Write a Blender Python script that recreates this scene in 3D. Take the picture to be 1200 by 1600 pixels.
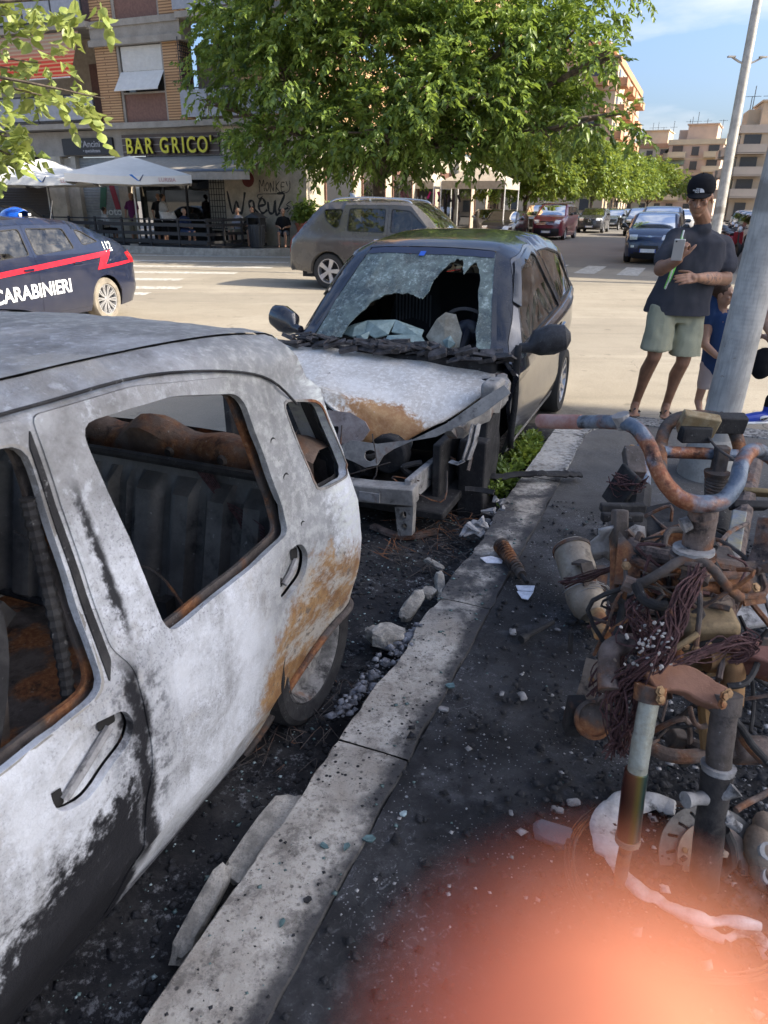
import bpy, bmesh, random
import numpy as np
from math import *
from mathutils import Vector as V, Matrix, geometry, noise as mnoise
for o in list(bpy.data.objects): bpy.data.objects.remove(o)
SC = bpy.context.scene
COL = SC.collection
rnd = random.Random(7)
# ---------------------------------------------------------------- camera, sky, sun, exposure
cd = bpy.data.cameras.new('camera'); cam = bpy.data.objects.new('camera', cd); COL.objects.link(cam)
cd.sensor_fit = 'HORIZONTAL'; cd.sensor_width = 36.0; cd.lens = 36.0*1109/1200
cd.clip_start = 0.002; cd.clip_end = 3000
cam.location = (0, 0, 1.6)
cam.rotation_euler = (Matrix.Rotation(radians(90-23.5), 3, 'X') @ Matrix.Rotation(radians(0.6), 3, 'Z')).to_euler()
cd.dof.use_dof = True; cd.dof.focus_distance = 3.6; cd.dof.aperture_fstop = 33.27/3.2   # phone lens, 3.2 mm pupil
SC.camera = cam
SUN_EL, SUN_AZ = radians(33), atan2(-0.20, 0.98)          # towards the sun: right, a little behind the camera
sd = V((cos(SUN_EL)*cos(SUN_AZ), cos(SUN_EL)*sin(SUN_AZ), sin(SUN_EL)))
W = bpy.data.worlds.new('World'); SC.world = W; W.use_nodes = True
wn = W.node_tree.nodes; wl = W.node_tree.links
for n in list(wn): wn.remove(n)
wo = wn.new('ShaderNodeOutputWorld'); bg = wn.new('ShaderNodeBackground'); sky = wn.new('ShaderNodeTexSky')
sky.sky_type = 'NISHITA'; sky.sun_disc = False; sky.sun_elevation = SUN_EL
sky.sun_rotation = atan2(sd.x, sd.y); sky.altitude = 50; sky.air_density = 0.9; sky.dust_density = 4.5; sky.ozone_density = 5.0
tc = wn.new('ShaderNodeTexCoord'); mp = wn.new('ShaderNodeMapping'); mp.inputs['Scale'].default_value = (1.3, 1.3, 5.0)
mp.inputs['Location'].default_value = (0.35, 0.1, 0.43)
cn = wn.new('ShaderNodeTexNoise'); cn.inputs['Scale'].default_value = 2.3; cn.inputs['Detail'].default_value = 9; cn.inputs['Roughness'].default_value = 0.55
cr = wn.new('ShaderNodeValToRGB'); cr.color_ramp.elements[0].position = 0.52; cr.color_ramp.elements[1].position = 0.74
cr.color_ramp.elements[0].color = (0, 0, 0, 1); cr.color_ramp.elements[1].color = (.85, .85, .85, 1)
cm = wn.new('ShaderNodeMixRGB'); cm.inputs['Color2'].default_value = (3.6, 3.7, 3.9, 1)
wl.new(tc.outputs['Generated'], mp.inputs['Vector']); wl.new(mp.outputs['Vector'], cn.inputs['Vector'])
wl.new(cn.outputs['Fac'], cr.inputs['Fac']); wl.new(cr.outputs['Color'], cm.inputs['Fac'])
wl.new(sky.outputs['Color'], cm.inputs['Color1']); wl.new(cm.outputs['Color'], bg.inputs['Color'])
bg.inputs['Strength'].default_value = 0.15
wl.new(bg.outputs['Background'], wo.inputs['Surface'])
sl = bpy.data.lights.new('sun', 'SUN'); sl.energy = 4.4; sl.angle = radians(0.5); sl.color = (1.0, 0.90, 0.74)
sun = bpy.data.objects.new('sun', sl); COL.objects.link(sun)
sun.rotation_euler = sd.to_track_quat('Z', 'Y').to_euler(); sun.location = (30, -8, 40)
vs = SC.view_settings; vs.view_transform = 'Standard'; vs.look = 'None'; vs.gamma = 1; vs.use_curve_mapping = False
vs.exposure = 1.10
SC.cycles.max_bounces = 6; SC.cycles.transparent_max_bounces = 16; SC.cycles.diffuse_bounces = 3; SC.cycles.glossy_bounces = 3
SC.cycles.use_denoising = True; SC.cycles.sample_clamp_indirect = 4.0
# ---------------------------------------------------------------- street frame: n = to the right of the kerb line, s = along the street
ES = V((.384, .9233, 0)); EN = V((.9233, -.384, 0)); SANG = atan2(.9233, .384)
def NS(n, s, z=0.0): return EN*n + ES*s + V((0, 0, z))
ROAD = -0.13
# ---------------------------------------------------------------- mesh builder
def rotm(axis, deg): return Matrix.Rotation(radians(deg), 4, axis)
def frames(path, up=None):
    T = []
    n = len(path)
    for i in range(n):
        a = path[max(i-1, 0)]; b = path[min(i+1, n-1)]
        t = (b-a); T.append(t.normalized() if t.length > 1e-9 else V((0, 0, 1)))
    u = V((0, 0, 1)) if up is None else V(up)
    if abs(T[0].dot(u)) > .95: u = V((1, 0, 0))
    out = []
    x = T[0].cross(u).normalized()
    for t in T:
        x = (x - t*x.dot(t))
        x = x.normalized() if x.length > 1e-6 else t.orthogonal().normalized()
        out.append((x, t.cross(x).normalized(), t))
    return out
def smooth_path(pts, k=4, closed=False):
    P = [V(p) for p in pts]; n = len(P); out = []
    rng = range(n if closed else n-1)
    for i in rng:
        p0 = P[(i-1) % n] if (closed or i > 0) else P[0]; p1 = P[i]; p2 = P[(i+1) % n]
        p3 = P[(i+2) % n] if (closed or i+2 < n) else P[n-1]
        for j in range(k):
            t = j/k
            out.append(.5*((2*p1)+(p2-p0)*t+(2*p0-5*p1+4*p2-p3)*t*t+(3*p1-p0-3*p2+p3)*t**3))
    if not closed: out.append(P[-1])
    return out
class MB:
    def __init__(s): s.v = []; s.f = []; s.m = []
    def add(s, vs_, fs_, mi=0):
        b = len(s.v); s.v += [tuple(p) for p in vs_]
        for f in fs_: s.f.append([b+i for i in f]); s.m.append(mi)
        return s
    def box(s, c, d, M=None, mi=0, taper=1.0):
        hx, hy, hz = d[0]/2, d[1]/2, d[2]/2; P = []
        for z, k in ((-hz, 1), (hz, taper)):
            for x, y in ((-hx, -hy), (hx, -hy), (hx, hy), (-hx, hy)):
                p = V((x*k, y*k, z)); p = (M.to_3x3() @ p) if M is not None else p
                P.append(p+V(c))
        return s.add(P, [(3, 2, 1, 0), (4, 5, 6, 7), (0, 1, 5, 4), (1, 2, 6, 5), (2, 3, 7, 6), (3, 0, 4, 7)], mi)
    def bar(s, a, b, w, h=None, mi=0, up=None):
        return s.tube([a, b], w/2, 4, mi=mi, sq=(w/2, (h or w)/2), up=up)
    def tube(s, path, r, seg=8, mi=0, caps=True, sq=None, up=None, closed=False):
        path = [V(p) for p in path]; n = len(path); fr = frames(path, up); P = []
        for i, (x, y, t) in enumerate(fr):
            ri = r[i] if isinstance(r, (list, tuple)) else r
            if sq:
                ks = sq[i] if isinstance(sq[0], (list, tuple)) else sq
                ring = [x*ks[0]*a+y*ks[1]*b for a, b in ((-1, -1), (1, -1), (1, 1), (-1, 1))]
            else: ring = [(x*cos(2*pi*k/seg)+y*sin(2*pi*k/seg))*ri for k in range(seg)]
            P += [path[i]+q for q in ring]
        g = 4 if sq else seg; F = []
        for i in range(n if closed else n-1):
            for k in range(g):
                a, b = i*g+k, i*g+(k+1) % g; i2 = (i+1) % n
                F.append((a, b, i2*g+(k+1) % g, i2*g+k))
        if caps and not closed: F += [tuple(range(g-1, -1, -1)), tuple(range((n-1)*g, n*g))]
        return s.add(P, F, mi)
    def ell(s, path, rad, seg=12, mi=0, caps=True, up=None):          # elliptical loft: rad = [(rx, ry)]
        path = [V(p) for p in path]; n = len(path); fr = frames(path, up); P = []
        for i, (x, y, t) in enumerate(fr):
            P += [path[i]+x*cos(2*pi*k/seg)*rad[i][0]+y*sin(2*pi*k/seg)*rad[i][1] for k in range(seg)]
        F = [(i*seg+k, i*seg+(k+1) % seg, (i+1)*seg+(k+1) % seg, (i+1)*seg+k) for i in range(n-1) for k in range(seg)]
        if caps: F += [tuple(range(seg-1, -1, -1)), tuple(range((n-1)*seg, n*seg))]
        return s.add(P, F, mi)
    def lathe(s, prof, seg=24, M=None, mi=0, a0=0, a1=2*pi):
        M = M or Matrix(); full = abs(a1-a0-2*pi) < 1e-6; k = seg if full else seg+1; P = []; F = []
        for r, h in prof:
            for j in range(k):
                a = a0+(a1-a0)*j/seg; P.append(M @ V((r*cos(a), r*sin(a), h)))
        for i in range(len(prof)-1):
            for j in range(seg):
                j2 = (j+1) % k; F.append((i*k+j, i*k+j2, (i+1)*k+j2, (i+1)*k+j))
        return s.add(P, F, mi)
    def prism(s, poly, h, M=None, mi=0, z0=0.0):
        M = M or Matrix(); n = len(poly)
        P = [M @ V((x, y, z0)) for x, y in poly]+[M @ V((x, y, z0+h)) for x, y in poly]
        F = [tuple(range(n-1, -1, -1)), tuple(range(n, 2*n))]+[(i, (i+1) % n, n+(i+1) % n, n+i) for i in range(n)]
        return s.add(P, F, mi)
    def grid(s, rows, mi=0, flip=False, wrap=False):
        n = len(rows[0]); P = [p for r in rows for p in r]; F = []
        for i in range(len(rows)-1):
            for j in range(n if wrap else n-1):
                q = (i*n+j, i*n+(j+1) % n, (i+1)*n+(j+1) % n, (i+1)*n+j); F.append(q[::-1] if flip else q)
        return s.add(P, F, mi)
    def sph(s, c, r, seg=12, mi=0, M=None):
        r = (r, r, r) if not isinstance(r, (tuple, list, V)) else r; R = max(5, seg//2); rows = []
        for i in range(R+1):
            a = pi*i/R-pi/2; row = []
            for j in range(seg):
                p = V((cos(a)*cos(2*pi*j/seg)*r[0], cos(a)*sin(2*pi*j/seg)*r[1], sin(a)*r[2]))
                row.append(V(c)+((M.to_3x3() @ p) if M is not None else p))
            rows.append(row)
        return s.grid(rows, mi, wrap=True)
    def xf(s, M):
        s.v = [tuple(M @ V(p)) for p in s.v]; return s
    def build(s, name, mat, parent=None, loc=None, rot=None, ang=35, bev=0, sub=0, solid=0, M=None):
        me = bpy.data.meshes.new(name); me.from_pydata(s.v, [], s.f); mats = mat if isinstance(mat, (list, tuple)) else [mat]
        for m in mats: me.materials.append(m)
        if len(mats) > 1: me.polygons.foreach_set('material_index', s.m)
        me.validate(); me.update()
        if ang: me.shade_smooth(); me.set_sharp_from_angle(angle=radians(ang))
        return link(name, me, parent, loc, rot, bev, sub, solid, M)
def link(name, me, parent=None, loc=None, rot=None, bev=0, sub=0, solid=0, M=None):
    o = bpy.data.objects.new(name, me); COL.objects.link(o)
    if parent is not None: o.parent = parent
    if M is not None: o.matrix_basis = M
    if loc is not None: o.location = loc
    if rot is not None: o.rotation_euler = rot
    if solid: d = o.modifiers.new('solid', 'SOLIDIFY'); d.thickness = solid; d.offset = 0
    if bev: d = o.modifiers.new('bevel', 'BEVEL'); d.width = bev; d.segments = 2; d.limit_method = 'ANGLE'; d.angle_limit = radians(40)
    if sub: d = o.modifiers.new('sub', 'SUBSURF'); d.levels = sub; d.render_levels = sub
    return o
def tag(o, label=None, cat=None, group=None, kind=None):
    if label: o['label'] = label
    if cat: o['category'] = cat
    if group: o['group'] = group
    if kind: o['kind'] = kind
    return o
def thing(name, label, cat, loc=(0, 0, 0), rz=0, group=None):
    o = bpy.data.objects.new(name, None); COL.objects.link(o); o.location = loc; o.rotation_euler = (0, 0, rz)
    o.empty_display_size = .1
    return tag(o, label, cat, group)
def dup(o, loc=None, rz=None, label=None, parent=None, scale=None):
    c = o.copy(); COL.objects.link(c)
    if parent is not None: c.parent = parent
    for ch in o.children: dup(ch, parent=c)
    if loc is not None: c.location = loc
    if rz is not None: c.rotation_euler = (0, 0, rz)
    if scale is not None: c.scale = (scale,)*3 if not isinstance(scale, tuple) else scale
    if label: c['label'] = label
    return c
# ---------------------------------------------------------------- planar panels with holes (constrained triangulation)
def inpoly(pts, poly):
    x, y = pts[:, 0], pts[:, 1]; ins = np.zeros(len(pts), bool); n = len(poly)
    for i in range(n):
        x1, y1 = poly[i]; x2, y2 = poly[(i+1) % n]
        if y1 == y2: continue
        c = ((y1 > y) != (y2 > y)) & (x < (x2-x1)*(y-y1)/(y2-y1)+x1); ins ^= c
    return ins
def dens(poly, step):
    out = []
    for i in range(len(poly)):
        a, b = poly[i], poly[(i+1) % len(poly)]; k = max(1, int(ceil(hypot(b[0]-a[0], b[1]-a[1])/step)))
        out += [(a[0]+(b[0]-a[0])*j/k, a[1]+(b[1]-a[1])*j/k) for j in range(k)]
    return out
def rpoly(poly, r, k=4):
    out = []; n = len(poly)
    for i in range(n):
        p = V(poly[i]).to_2d(); a = V(poly[i-1]).to_2d(); b = V(poly[(i+1) % n]).to_2d()
        u = a-p; w = b-p; q = min(r, u.length*.45, w.length*.45); u = p+u.normalized()*q; w = p+w.normalized()*q
        for j in range(k+1):
            t = j/k; out.append(tuple(u*(1-t)**2+p*2*t*(1-t)+w*t*t))
    return out
def tri2d(outline, holes=(), step=.06):
    O = dens(outline, step); H = [dens(h, step) for h in holes]; pts = list(O); edges = [(i, (i+1) % len(O)) for i in range(len(O))]
    for h in H:
        b = len(pts); pts += h; edges += [(b+i, b+(i+1) % len(h)) for i in range(len(h))]
    xs = [p[0] for p in O]; ys = [p[1] for p in O]
    gx = np.arange(min(xs)+step*.5, max(xs), step); gy = np.arange(min(ys)+step*.5, max(ys), step)
    if len(gx) and len(gy):
        G = np.array([(x+(j % 2)*step*.25, y) for j, y in enumerate(gy) for x in gx]); k = inpoly(G, O)
        for h in H: k &= ~inpoly(G, h)
        bp = np.array(pts); G = G[k]
        if len(G):
            d = np.min(np.hypot(G[:, None, 0]-bp[None, :, 0], G[:, None, 1]-bp[None, :, 1]), axis=1); G = G[d > step*.45]
            pts += [tuple(g) for g in G]
    r = geometry.delaunay_2d_cdt([V(p) for p in pts], edges, [], 0, 1e-6)
    vv = [tuple(p) for p in r[0]]; ff = [tuple(f) for f in r[2]]
    c = np.array([[sum(vv[i][0] for i in f)/len(f), sum(vv[i][1] for i in f)/len(f)] for f in ff])
    k = inpoly(c, O)
    for h in H: k &= ~inpoly(c, h)
    return vv, [f for f, q in zip(ff, k) if q]
def panel(mb, fn, outline, holes=(), step=.06, rim=0.0, back=False, mi=0):
    """2D polygon with holes, mapped to 3D by fn(x, y) -> Vector; rim = depth of the returned edge (along -normal)."""
    vv, ff = tri2d(outline, holes, step)
    P = [V(fn(x, y)) for x, y in vv]
    e = 1e-3
    if rim:
        from collections import Counter
        N = []
        for x, y in vv:
            n = (V(fn(x+e, y))-V(fn(x-e, y))).cross(V(fn(x, y+e))-V(fn(x, y-e))); N.append(n.normalized())
        ed = Counter()
        for f in ff:
            for i in range(len(f)): ed[frozenset((f[i], f[(i+1) % len(f)]))] += 1
        m = len(P); P2 = P+[p-n*rim for p, n in zip(P, N)]; F = list(ff)
        for f in ff:
            for i in range(len(f)):
                a, b = f[i], f[(i+1) % len(f)]
                if ed[frozenset((a, b))] == 1: F.append((b, a, m+a, m+b))
        if back: F += [tuple(m+i for i in reversed(f)) for f in ff]
        return mb.add(P2, F, mi)
    return mb.add(P, ff, mi)
def remesh_obj(mb, name, mat, parent, vox, smooth=6, disp=None, M=None, sub=0, cuts=()):
    """overlapping closed shapes -> one continuous skin"""
    me = bpy.data.meshes.new('tmp'); me.from_pydata(mb.v, [], mb.f); me.update()
    o = bpy.data.objects.new('tmp', me); COL.objects.link(o)
    m = o.modifiers.new('r', 'REMESH'); m.mode = 'VOXEL'; m.voxel_size = vox
    if smooth: q = o.modifiers.new('s', 'SMOOTH'); q.iterations = smooth; q.factor = .5
    dg = bpy.context.evaluated_depsgraph_get(); ne = bpy.data.meshes.new_from_object(o.evaluated_get(dg))
    bpy.data.objects.remove(o); bpy.data.meshes.remove(me)
    ne.name = name; ne.materials.clear()
    for mm in (mat if isinstance(mat, (list, tuple)) else [mat]): ne.materials.append(mm)
    if disp:
        n = len(ne.vertices); co = np.empty(n*3); ne.vertices.foreach_get('co', co); no = np.empty(n*3); ne.vertices.foreach_get('normal', no)
        co = co.reshape(-1, 3); no = no.reshape(-1, 3); d = np.array([disp(V(p)) for p in co]); ne.vertices.foreach_set('co', (co+no*d[:, None]).ravel())
        ne.update()
    if cuts:
        bm = bmesh.new(); bm.from_mesh(ne)
        for co_, no_ in cuts: bmesh.ops.bisect_plane(bm, geom=bm.verts[:]+bm.edges[:]+bm.faces[:], plane_co=V(co_), plane_no=V(no_), clear_outer=True)
        bm.to_mesh(ne); bm.free()
    ne.shade_smooth()
    return link(name, ne, parent, M=M)
def text_mesh(body, size, name, mat, parent=None, M=None, ext=.002, off=0.0, align='CENTER', shear=0, space=1.0, sx=1.0):
    c = bpy.data.curves.new(name, 'FONT'); c.body = body; c.size = size; c.extrude = ext; c.offset = off; c.align_x = align; c.shear = shear
    c.space_character = space
    o = bpy.data.objects.new('t', c); COL.objects.link(o); dg = bpy.context.evaluated_depsgraph_get()
    me = bpy.data.meshes.new_from_object(o.evaluated_get(dg)); bpy.data.objects.remove(o); me.materials.clear(); me.materials.append(mat); me.name = name
    if sx != 1: me.transform(Matrix.Diagonal((sx, 1, 1, 1)))
    return link(name, me, parent, M=M)
def basis(o, x, y, z):
    return Matrix(((x[0], y[0], z[0], o[0]), (x[1], y[1], z[1], o[1]), (x[2], y[2], z[2], o[2]), (0, 0, 0, 1)))

# ---------------------------------------------------------------- materials
class NM:
    def __init__(s, name):
        s.m = bpy.data.materials.new(name); s.m.use_nodes = True; s.t = s.m.node_tree; s.N = s.t.nodes
        for n in list(s.N): s.N.remove(n)
        s.out = s.N.new('ShaderNodeOutputMaterial'); s._co = {}
    def nd(s, typ, ins=None, **props):
        n = s.N.new('ShaderNode'+typ)
        for k, v in props.items(): setattr(n, k, v)
        for k, v in (ins or {}).items():
            if v is None: continue
            i = n.inputs[k]
            if isinstance(v, bpy.types.NodeSocket): s.t.links.new(v, i)
            else: i.default_value = (*v, 1) if isinstance(v, (tuple, list)) and len(v) == 3 and i.type == 'RGBA' else v
        return n
    def co(s, k='Object'):
        if k not in s._co: s._co[k] = s.nd('TexCoord').outputs[k]
        return s._co[k]
    def noise(s, sc=5, det=4, rough=.55, vec=None, dist=0.0, col=False):
        n = s.nd('TexNoise', {'Vector': vec if vec is not None else s.co(), 'Scale': sc, 'Detail': det, 'Roughness': rough, 'Distortion': dist})
        return n.outputs['Color' if col else 'Fac']
    def vor(s, sc=5, feat='F1', vec=None, out='Distance', rand=1.0):
        return s.nd('TexVoronoi', {'Vector': vec if vec is not None else s.co(), 'Scale': sc, 'Randomness': rand}, feature=feat).outputs[out]
    def ma(s, op, a, b=None, c=None, clamp=False):
        n = s.nd('Math', operation=op, use_clamp=clamp)
        for i, v in enumerate((a, b, c)):
            if v is None: continue
            if isinstance(v, bpy.types.NodeSocket): s.t.links.new(v, n.inputs[i])
            else: n.inputs[i].default_value = v
        return n.outputs[0]
    def sm(s, v, lo, hi):                                         # smoothstep lo..hi -> 0..1
        n = s.nd('MapRange', {'Value': v}, interpolation_type='SMOOTHSTEP'); n.inputs[1].default_value = lo; n.inputs[2].default_value = hi; return n.outputs[0]
    def mix(s, f, a, b, mode='MIX'):
        return s.nd('MixRGB', {'Fac': f, 'Color1': a, 'Color2': b}, blend_type=mode).outputs[0]
    def ramp(s, f, stops):
        n = s.nd('ValToRGB', {'Fac': f}); e = n.color_ramp.elements
        for i, (p, c) in enumerate(stops):
            q = e[i] if i < 2 else e.new(p); q.position = p; q.color = (*c, 1) if len(c) == 3 else c
        return n.outputs[0]
    def xyz(s, vec=None):
        return s.nd('SeparateXYZ', {'Vector': vec if vec is not None else s.co()}).outputs
    def mapv(s, vec=None, loc=(0, 0, 0), rot=(0, 0, 0), sc=(1, 1, 1)):
        return s.nd('Mapping', {'Vector': vec if vec is not None else s.co(), 'Location': loc, 'Rotation': rot, 'Scale': sc}).outputs[0]
    def bump(s, h, st=.3, d=.01, nrm=None):
        return s.nd('Bump', {'Height': h, 'Strength': st, 'Distance': d, 'Normal': nrm}).outputs[0]
    def bsdf(s, col, rough=.5, metal=0, normal=None, coat=0, spec=.5, **kw):
        p = s.nd('BsdfPrincipled', {'Base Color': col, 'Roughness': rough, 'Metallic': metal, 'Normal': normal, 'Coat Weight': coat, 'Specular IOR Level': spec})
        for k, v in kw.items(): p.inputs[k].default_value = v
        return p.outputs[0]
    def fin(s, sh):
        s.t.links.new(sh, s.out.inputs['Surface']); return s.m
def std(name, col, rough=.6, metal=0, var=.12, sc=6, bump=0, bsc=None, spec=.5, coat=0, fine=0):
    k = NM(name); n = k.noise(sc, 5, .6)
    c = k.mix(k.sm(n, .3, .7), tuple(x*(1-var) for x in col), tuple(min(1, x*(1+var)) for x in col))
    if fine: c = k.mix(k.ma('MULTIPLY', k.sm(k.noise(sc*14, 3), .45, .75), fine), c, tuple(x*.45 for x in col))
    nm = k.bump(k.noise(bsc or sc*6, 4), bump, .01) if bump else None
    r = k.ma('ADD', rough-.08, k.ma('MULTIPLY', n, .16))
    return k.fin(k.bsdf(c, r, metal, nm, coat, spec))
def carpaint(name, col, rough=.28, dust=.10, metal=.0):
    k = NM(name); d = k.ma('MULTIPLY', k.sm(k.noise(3, 6, .65), .42, .75), dust)
    c = k.mix(d, col, (.32, .29, .25)); c = k.mix(k.ma('MULTIPLY', k.sm(k.noise(160, 2), .6, .75), dust*.8), c, (.4, .37, .33))
    return k.fin(k.bsdf(c, k.ma('ADD', rough, k.ma('MULTIPLY', d, .8)), metal, None, .7, .5, **{'Coat Roughness': .06}))
def glassm(name, tint=(.35, .42, .40), keep=.55, rough=.02, dirt=.12):
    """thin window pane: partly see-through, tinted, reflecting"""
    k = NM(name); tr = k.nd('BsdfTransparent', {'Color': tint}).outputs[0]
    gl = k.nd('BsdfGlossy', {'Color': (.9, .9, .9), 'Roughness': rough}).outputs[0]
    fr = k.nd('Fresnel', {'IOR': 1.52}).outputs[0]
    a = k.nd('MixShader', {0: k.ma('MULTIPLY_ADD', fr, 1.3, .03, True), 1: tr, 2: gl}).outputs[0]
    df = k.nd('BsdfDiffuse', {'Color': (.42, .40, .36)}).outputs[0]
    m = k.nd('MixShader', {0: k.ma('MULTIPLY', k.sm(k.noise(7, 6, .7), .35, .8), dirt), 1: a, 2: df}).outputs[0]
    return k.fin(m)
M_BLACK = std('black_plastic', (.018, .018, .02), .45, bump=.05)
M_RUBBER = std('tyre_rubber', (.03, .029, .028), .85, bump=.1)
M_TYRESUN = std('sunlit_tyre', (.20, .175, .14), .9, var=.3)  # beige rubber stands in for sun on the police car tyres
M_DARKIN = std('dark_cabin', (.03, .03, .033), .8)
M_SEAT = std('seat_cloth', (.06, .06, .068), .9)
M_CHROME = std('bright_metal', (.62, .62, .63), .25, .9, var=.05)
M_RIM = std('alloy', (.55, .55, .56), .32, .7, var=.08)
M_LAMP = std('lamp_glass', (.62, .65, .66), .08, .25, var=.2, sc=30, coat=1)
M_RED = std('tail_lamp', (.5, .012, .02), .15, coat=1)
M_PLATE = std('plate_white', (.75, .76, .76), .4)
M_PLBLUE = std('plate_blue', (.02, .07, .4), .4)
M_INK = std('plate_ink', (.02, .02, .022), .5)
M_GLASS = glassm('car_glass')
M_GLASSDK = glassm('dark_glass', (.10, .12, .12), dirt=.1)
M_WHITE = std('white_paint', (.75, .75, .73), .5)
M_REDVINYL = std('red_vinyl', (.66, .012, .03), .4)
M_WVINYL = std('white_vinyl', (.78, .79, .8), .4)
def m_asphalt():
    k = NM('asphalt'); o = k.co(); x, y, z = k.xyz()
    big = k.noise(.35, 5, .6); mid = k.noise(3.2, 5, .6); agg = k.noise(95, 3, .7)
    c = k.mix(k.sm(big, .35, .68), (.29, .25, .19), (.36, .315, .245))
    c = k.mix(k.ma('MULTIPLY', k.sm(mid, .40, .72), .45), c, (.23, .20, .155))
    c = k.mix(k.ma('MULTIPLY', k.sm(agg, .42, .72), .5), c, (.46, .41, .33)); c = k.mix(k.ma('MULTIPLY', k.sm(k.noise(70, 2), .56, .72), .5), c, (.15, .13, .10))
    w = k.mapv(k.nd('VectorMath', {0: o, 1: k.noise(.8, 4, col=True)}, operation='ADD').outputs[0])
    cr = k.vor(.55, 'DISTANCE_TO_EDGE', w); crm = k.ma('MULTIPLY', k.ma('SUBTRACT', 1, k.sm(cr, .0, .006)), k.sm(k.noise(.5, 2), .50, .60))
    c = k.mix(k.ma('MULTIPLY', crm, .5), c, (.09, .08, .065))
    # darker asphalt beyond the far crossing, worn tyre tracks
    a = k.ma('ADD', k.ma('MULTIPLY', x, .9233), k.ma('MULTIPLY', y, -.384)); s_ = k.ma('ADD', k.ma('MULTIPLY', x, .384), k.ma('MULTIPLY', y, .9233))
    pt = k.nd('TexVoronoi', {'Vector': k.mapv(sc=(.16, .30, 1)), 'Scale': 1.0}, feature='F1', distance='CHEBYCHEV').outputs['Color']; c = k.mix(k.ma('MULTIPLY', k.sm(k.xyz(pt)[0], .70, .74), .30), c, (.20, .175, .14))
    tk = k.noise(1.2, 5, .6, k.mapv(rot=(0, 0, .25), sc=(.25, 2.2, 1))); c = k.mix(k.ma('MULTIPLY', k.sm(tk, .52, .68), .30), c, (.19, .165, .13)); c = k.mix(k.ma('MULTIPLY', k.sm(k.noise(4.5, 3), .66, .74), .5), c, (.13, .115, .09))
    st = k.sm(k.ma('ADD', s_, k.ma('MULTIPLY', big, 1.2)), 23.2, 24.4); c = k.mix(k.ma('MULTIPLY', st, .62), c, (.105, .10, .098))
    # soot of the burnt cars along the kerb
    ax = k.ma('DIVIDE', k.ma('ADD', a, 1.35), 1.45); ay = k.ma('DIVIDE', k.ma('ADD', s_, -2.2), 4.3)
    r = k.ma('SQRT', k.ma('ADD', k.ma('MULTIPLY', ax, ax), k.ma('MULTIPLY', ay, ay))); r = k.ma('ADD', r, k.ma('MULTIPLY', k.ma('SUBTRACT', k.noise(1.4, 6, .7), .5), .8))
    so = k.ma('SUBTRACT', 1, k.sm(r, .78, 1.12)); soc = k.mix(k.ma('MULTIPLY', k.sm(k.noise(34, 6, .78), .52, .66), k.sm(k.noise(3, 4), .40, .6)), k.mix(k.sm(k.noise(4, 6, .7), .4, .65), (.012, .012, .014), (.040, .038, .037)), (.17, .17, .175))
    c = k.mix(so, c, soc)
    h = k.ma('ADD', k.noise(120, 3, .7), k.ma('MULTIPLY', crm, -1.5))
    return k.fin(k.bsdf(c, .88, 0, k.bump(h, .5, .006), spec=.3))
def m_pavement():
    k = NM('charred_pavement'); x, y, z = k.xyz()
    c = k.mix(k.sm(k.noise(1.6, 5), .35, .7), (.15, .14, .125), (.21, .195, .175)); c = k.mix(k.ma('MULTIPLY', k.sm(k.noise(110, 3, .7), .45, .7), .5), c, (.34, .32, .29))
    # the fire scar: soot spread round the burnt scooter and along the kerb
    a = k.ma('ADD', k.ma('MULTIPLY', x, .9233), k.ma('MULTIPLY', y, -.384)); s_ = k.ma('ADD', k.ma('MULTIPLY', x, .384), k.ma('MULTIPLY', y, .9233))
    ax = k.ma('DIVIDE', k.ma('ADD', a, -.25), 1.9); ay = k.ma('DIVIDE', k.ma('ADD', s_, -1.7), 2.5)
    r = k.ma('SQRT', k.ma('ADD', k.ma('MULTIPLY', ax, ax), k.ma('MULTIPLY', ay, ay)))
    r1 = k.ma('ADD', r, k.ma('MULTIPLY', k.ma('SUBTRACT', k.noise(1.7, 7, .65), .5), .9))
    m1 = k.ma('SUBTRACT', 1, k.sm(r1, .65, 1.25)); m0 = k.ma('SUBTRACT', 1, k.sm(r1, 1.0, 1.9))
    c = k.mix(k.ma('MULTIPLY', m0, .72), c, (.045, .044, .045)); c = k.mix(k.ma('MULTIPLY', m1, .95), c, k.mix(k.sm(k.noise(2.6, 7, .7), .42, .62), (.010, .010, .012), (.042, .042, .045)))
    # worn lighter patches in the soot, speckles of ash and glass dust
    c = k.mix(k.ma('MULTIPLY', k.sm(k.noise(3.5, 9, .74), .53, .66), .55), c, (.11, .11, .115))
    c = k.mix(k.ma('MULTIPLY', k.sm(k.noise(30, 6, .8, dist=1.5), .55, .64), k.sm(k.noise(1.3, 5), .44, .62)), c, (.19, .19, .20))
    sp = k.vor(70); big = k.vor(24)
    c = k.mix(k.ma('MULTIPLY', k.ma('SUBTRACT', 1, k.sm(sp, .10, .20)), k.sm(k.noise(3, 3), .42, .62)), c, (.30, .30, .31))
    c = k.mix(k.ma('MULTIPLY', k.ma('SUBTRACT', 1, k.sm(big, .06, .16)), k.sm(k.noise(5, 3), .54, .62)), c, (.26, .27, .28))
    c = k.mix(k.ma('MULTIPLY', k.sm(k.noise(55, 5, .75), .60, .74), k.sm(k.noise(2.2, 4), .46, .66)), c, (.14, .145, .16))
    h = k.ma('ADD', k.ma('MULTIPLY', k.noise(60, 6, .8), 1.5), k.ma('MULTIPLY', k.noise(9, 5), 1.6))
    ro = k.ma('ADD', .50, k.ma('MULTIPLY', k.noise(8, 5), .5))
    return k.fin(k.bsdf(c, ro, 0, k.bump(h, .55, .010), spec=.4))
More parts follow.
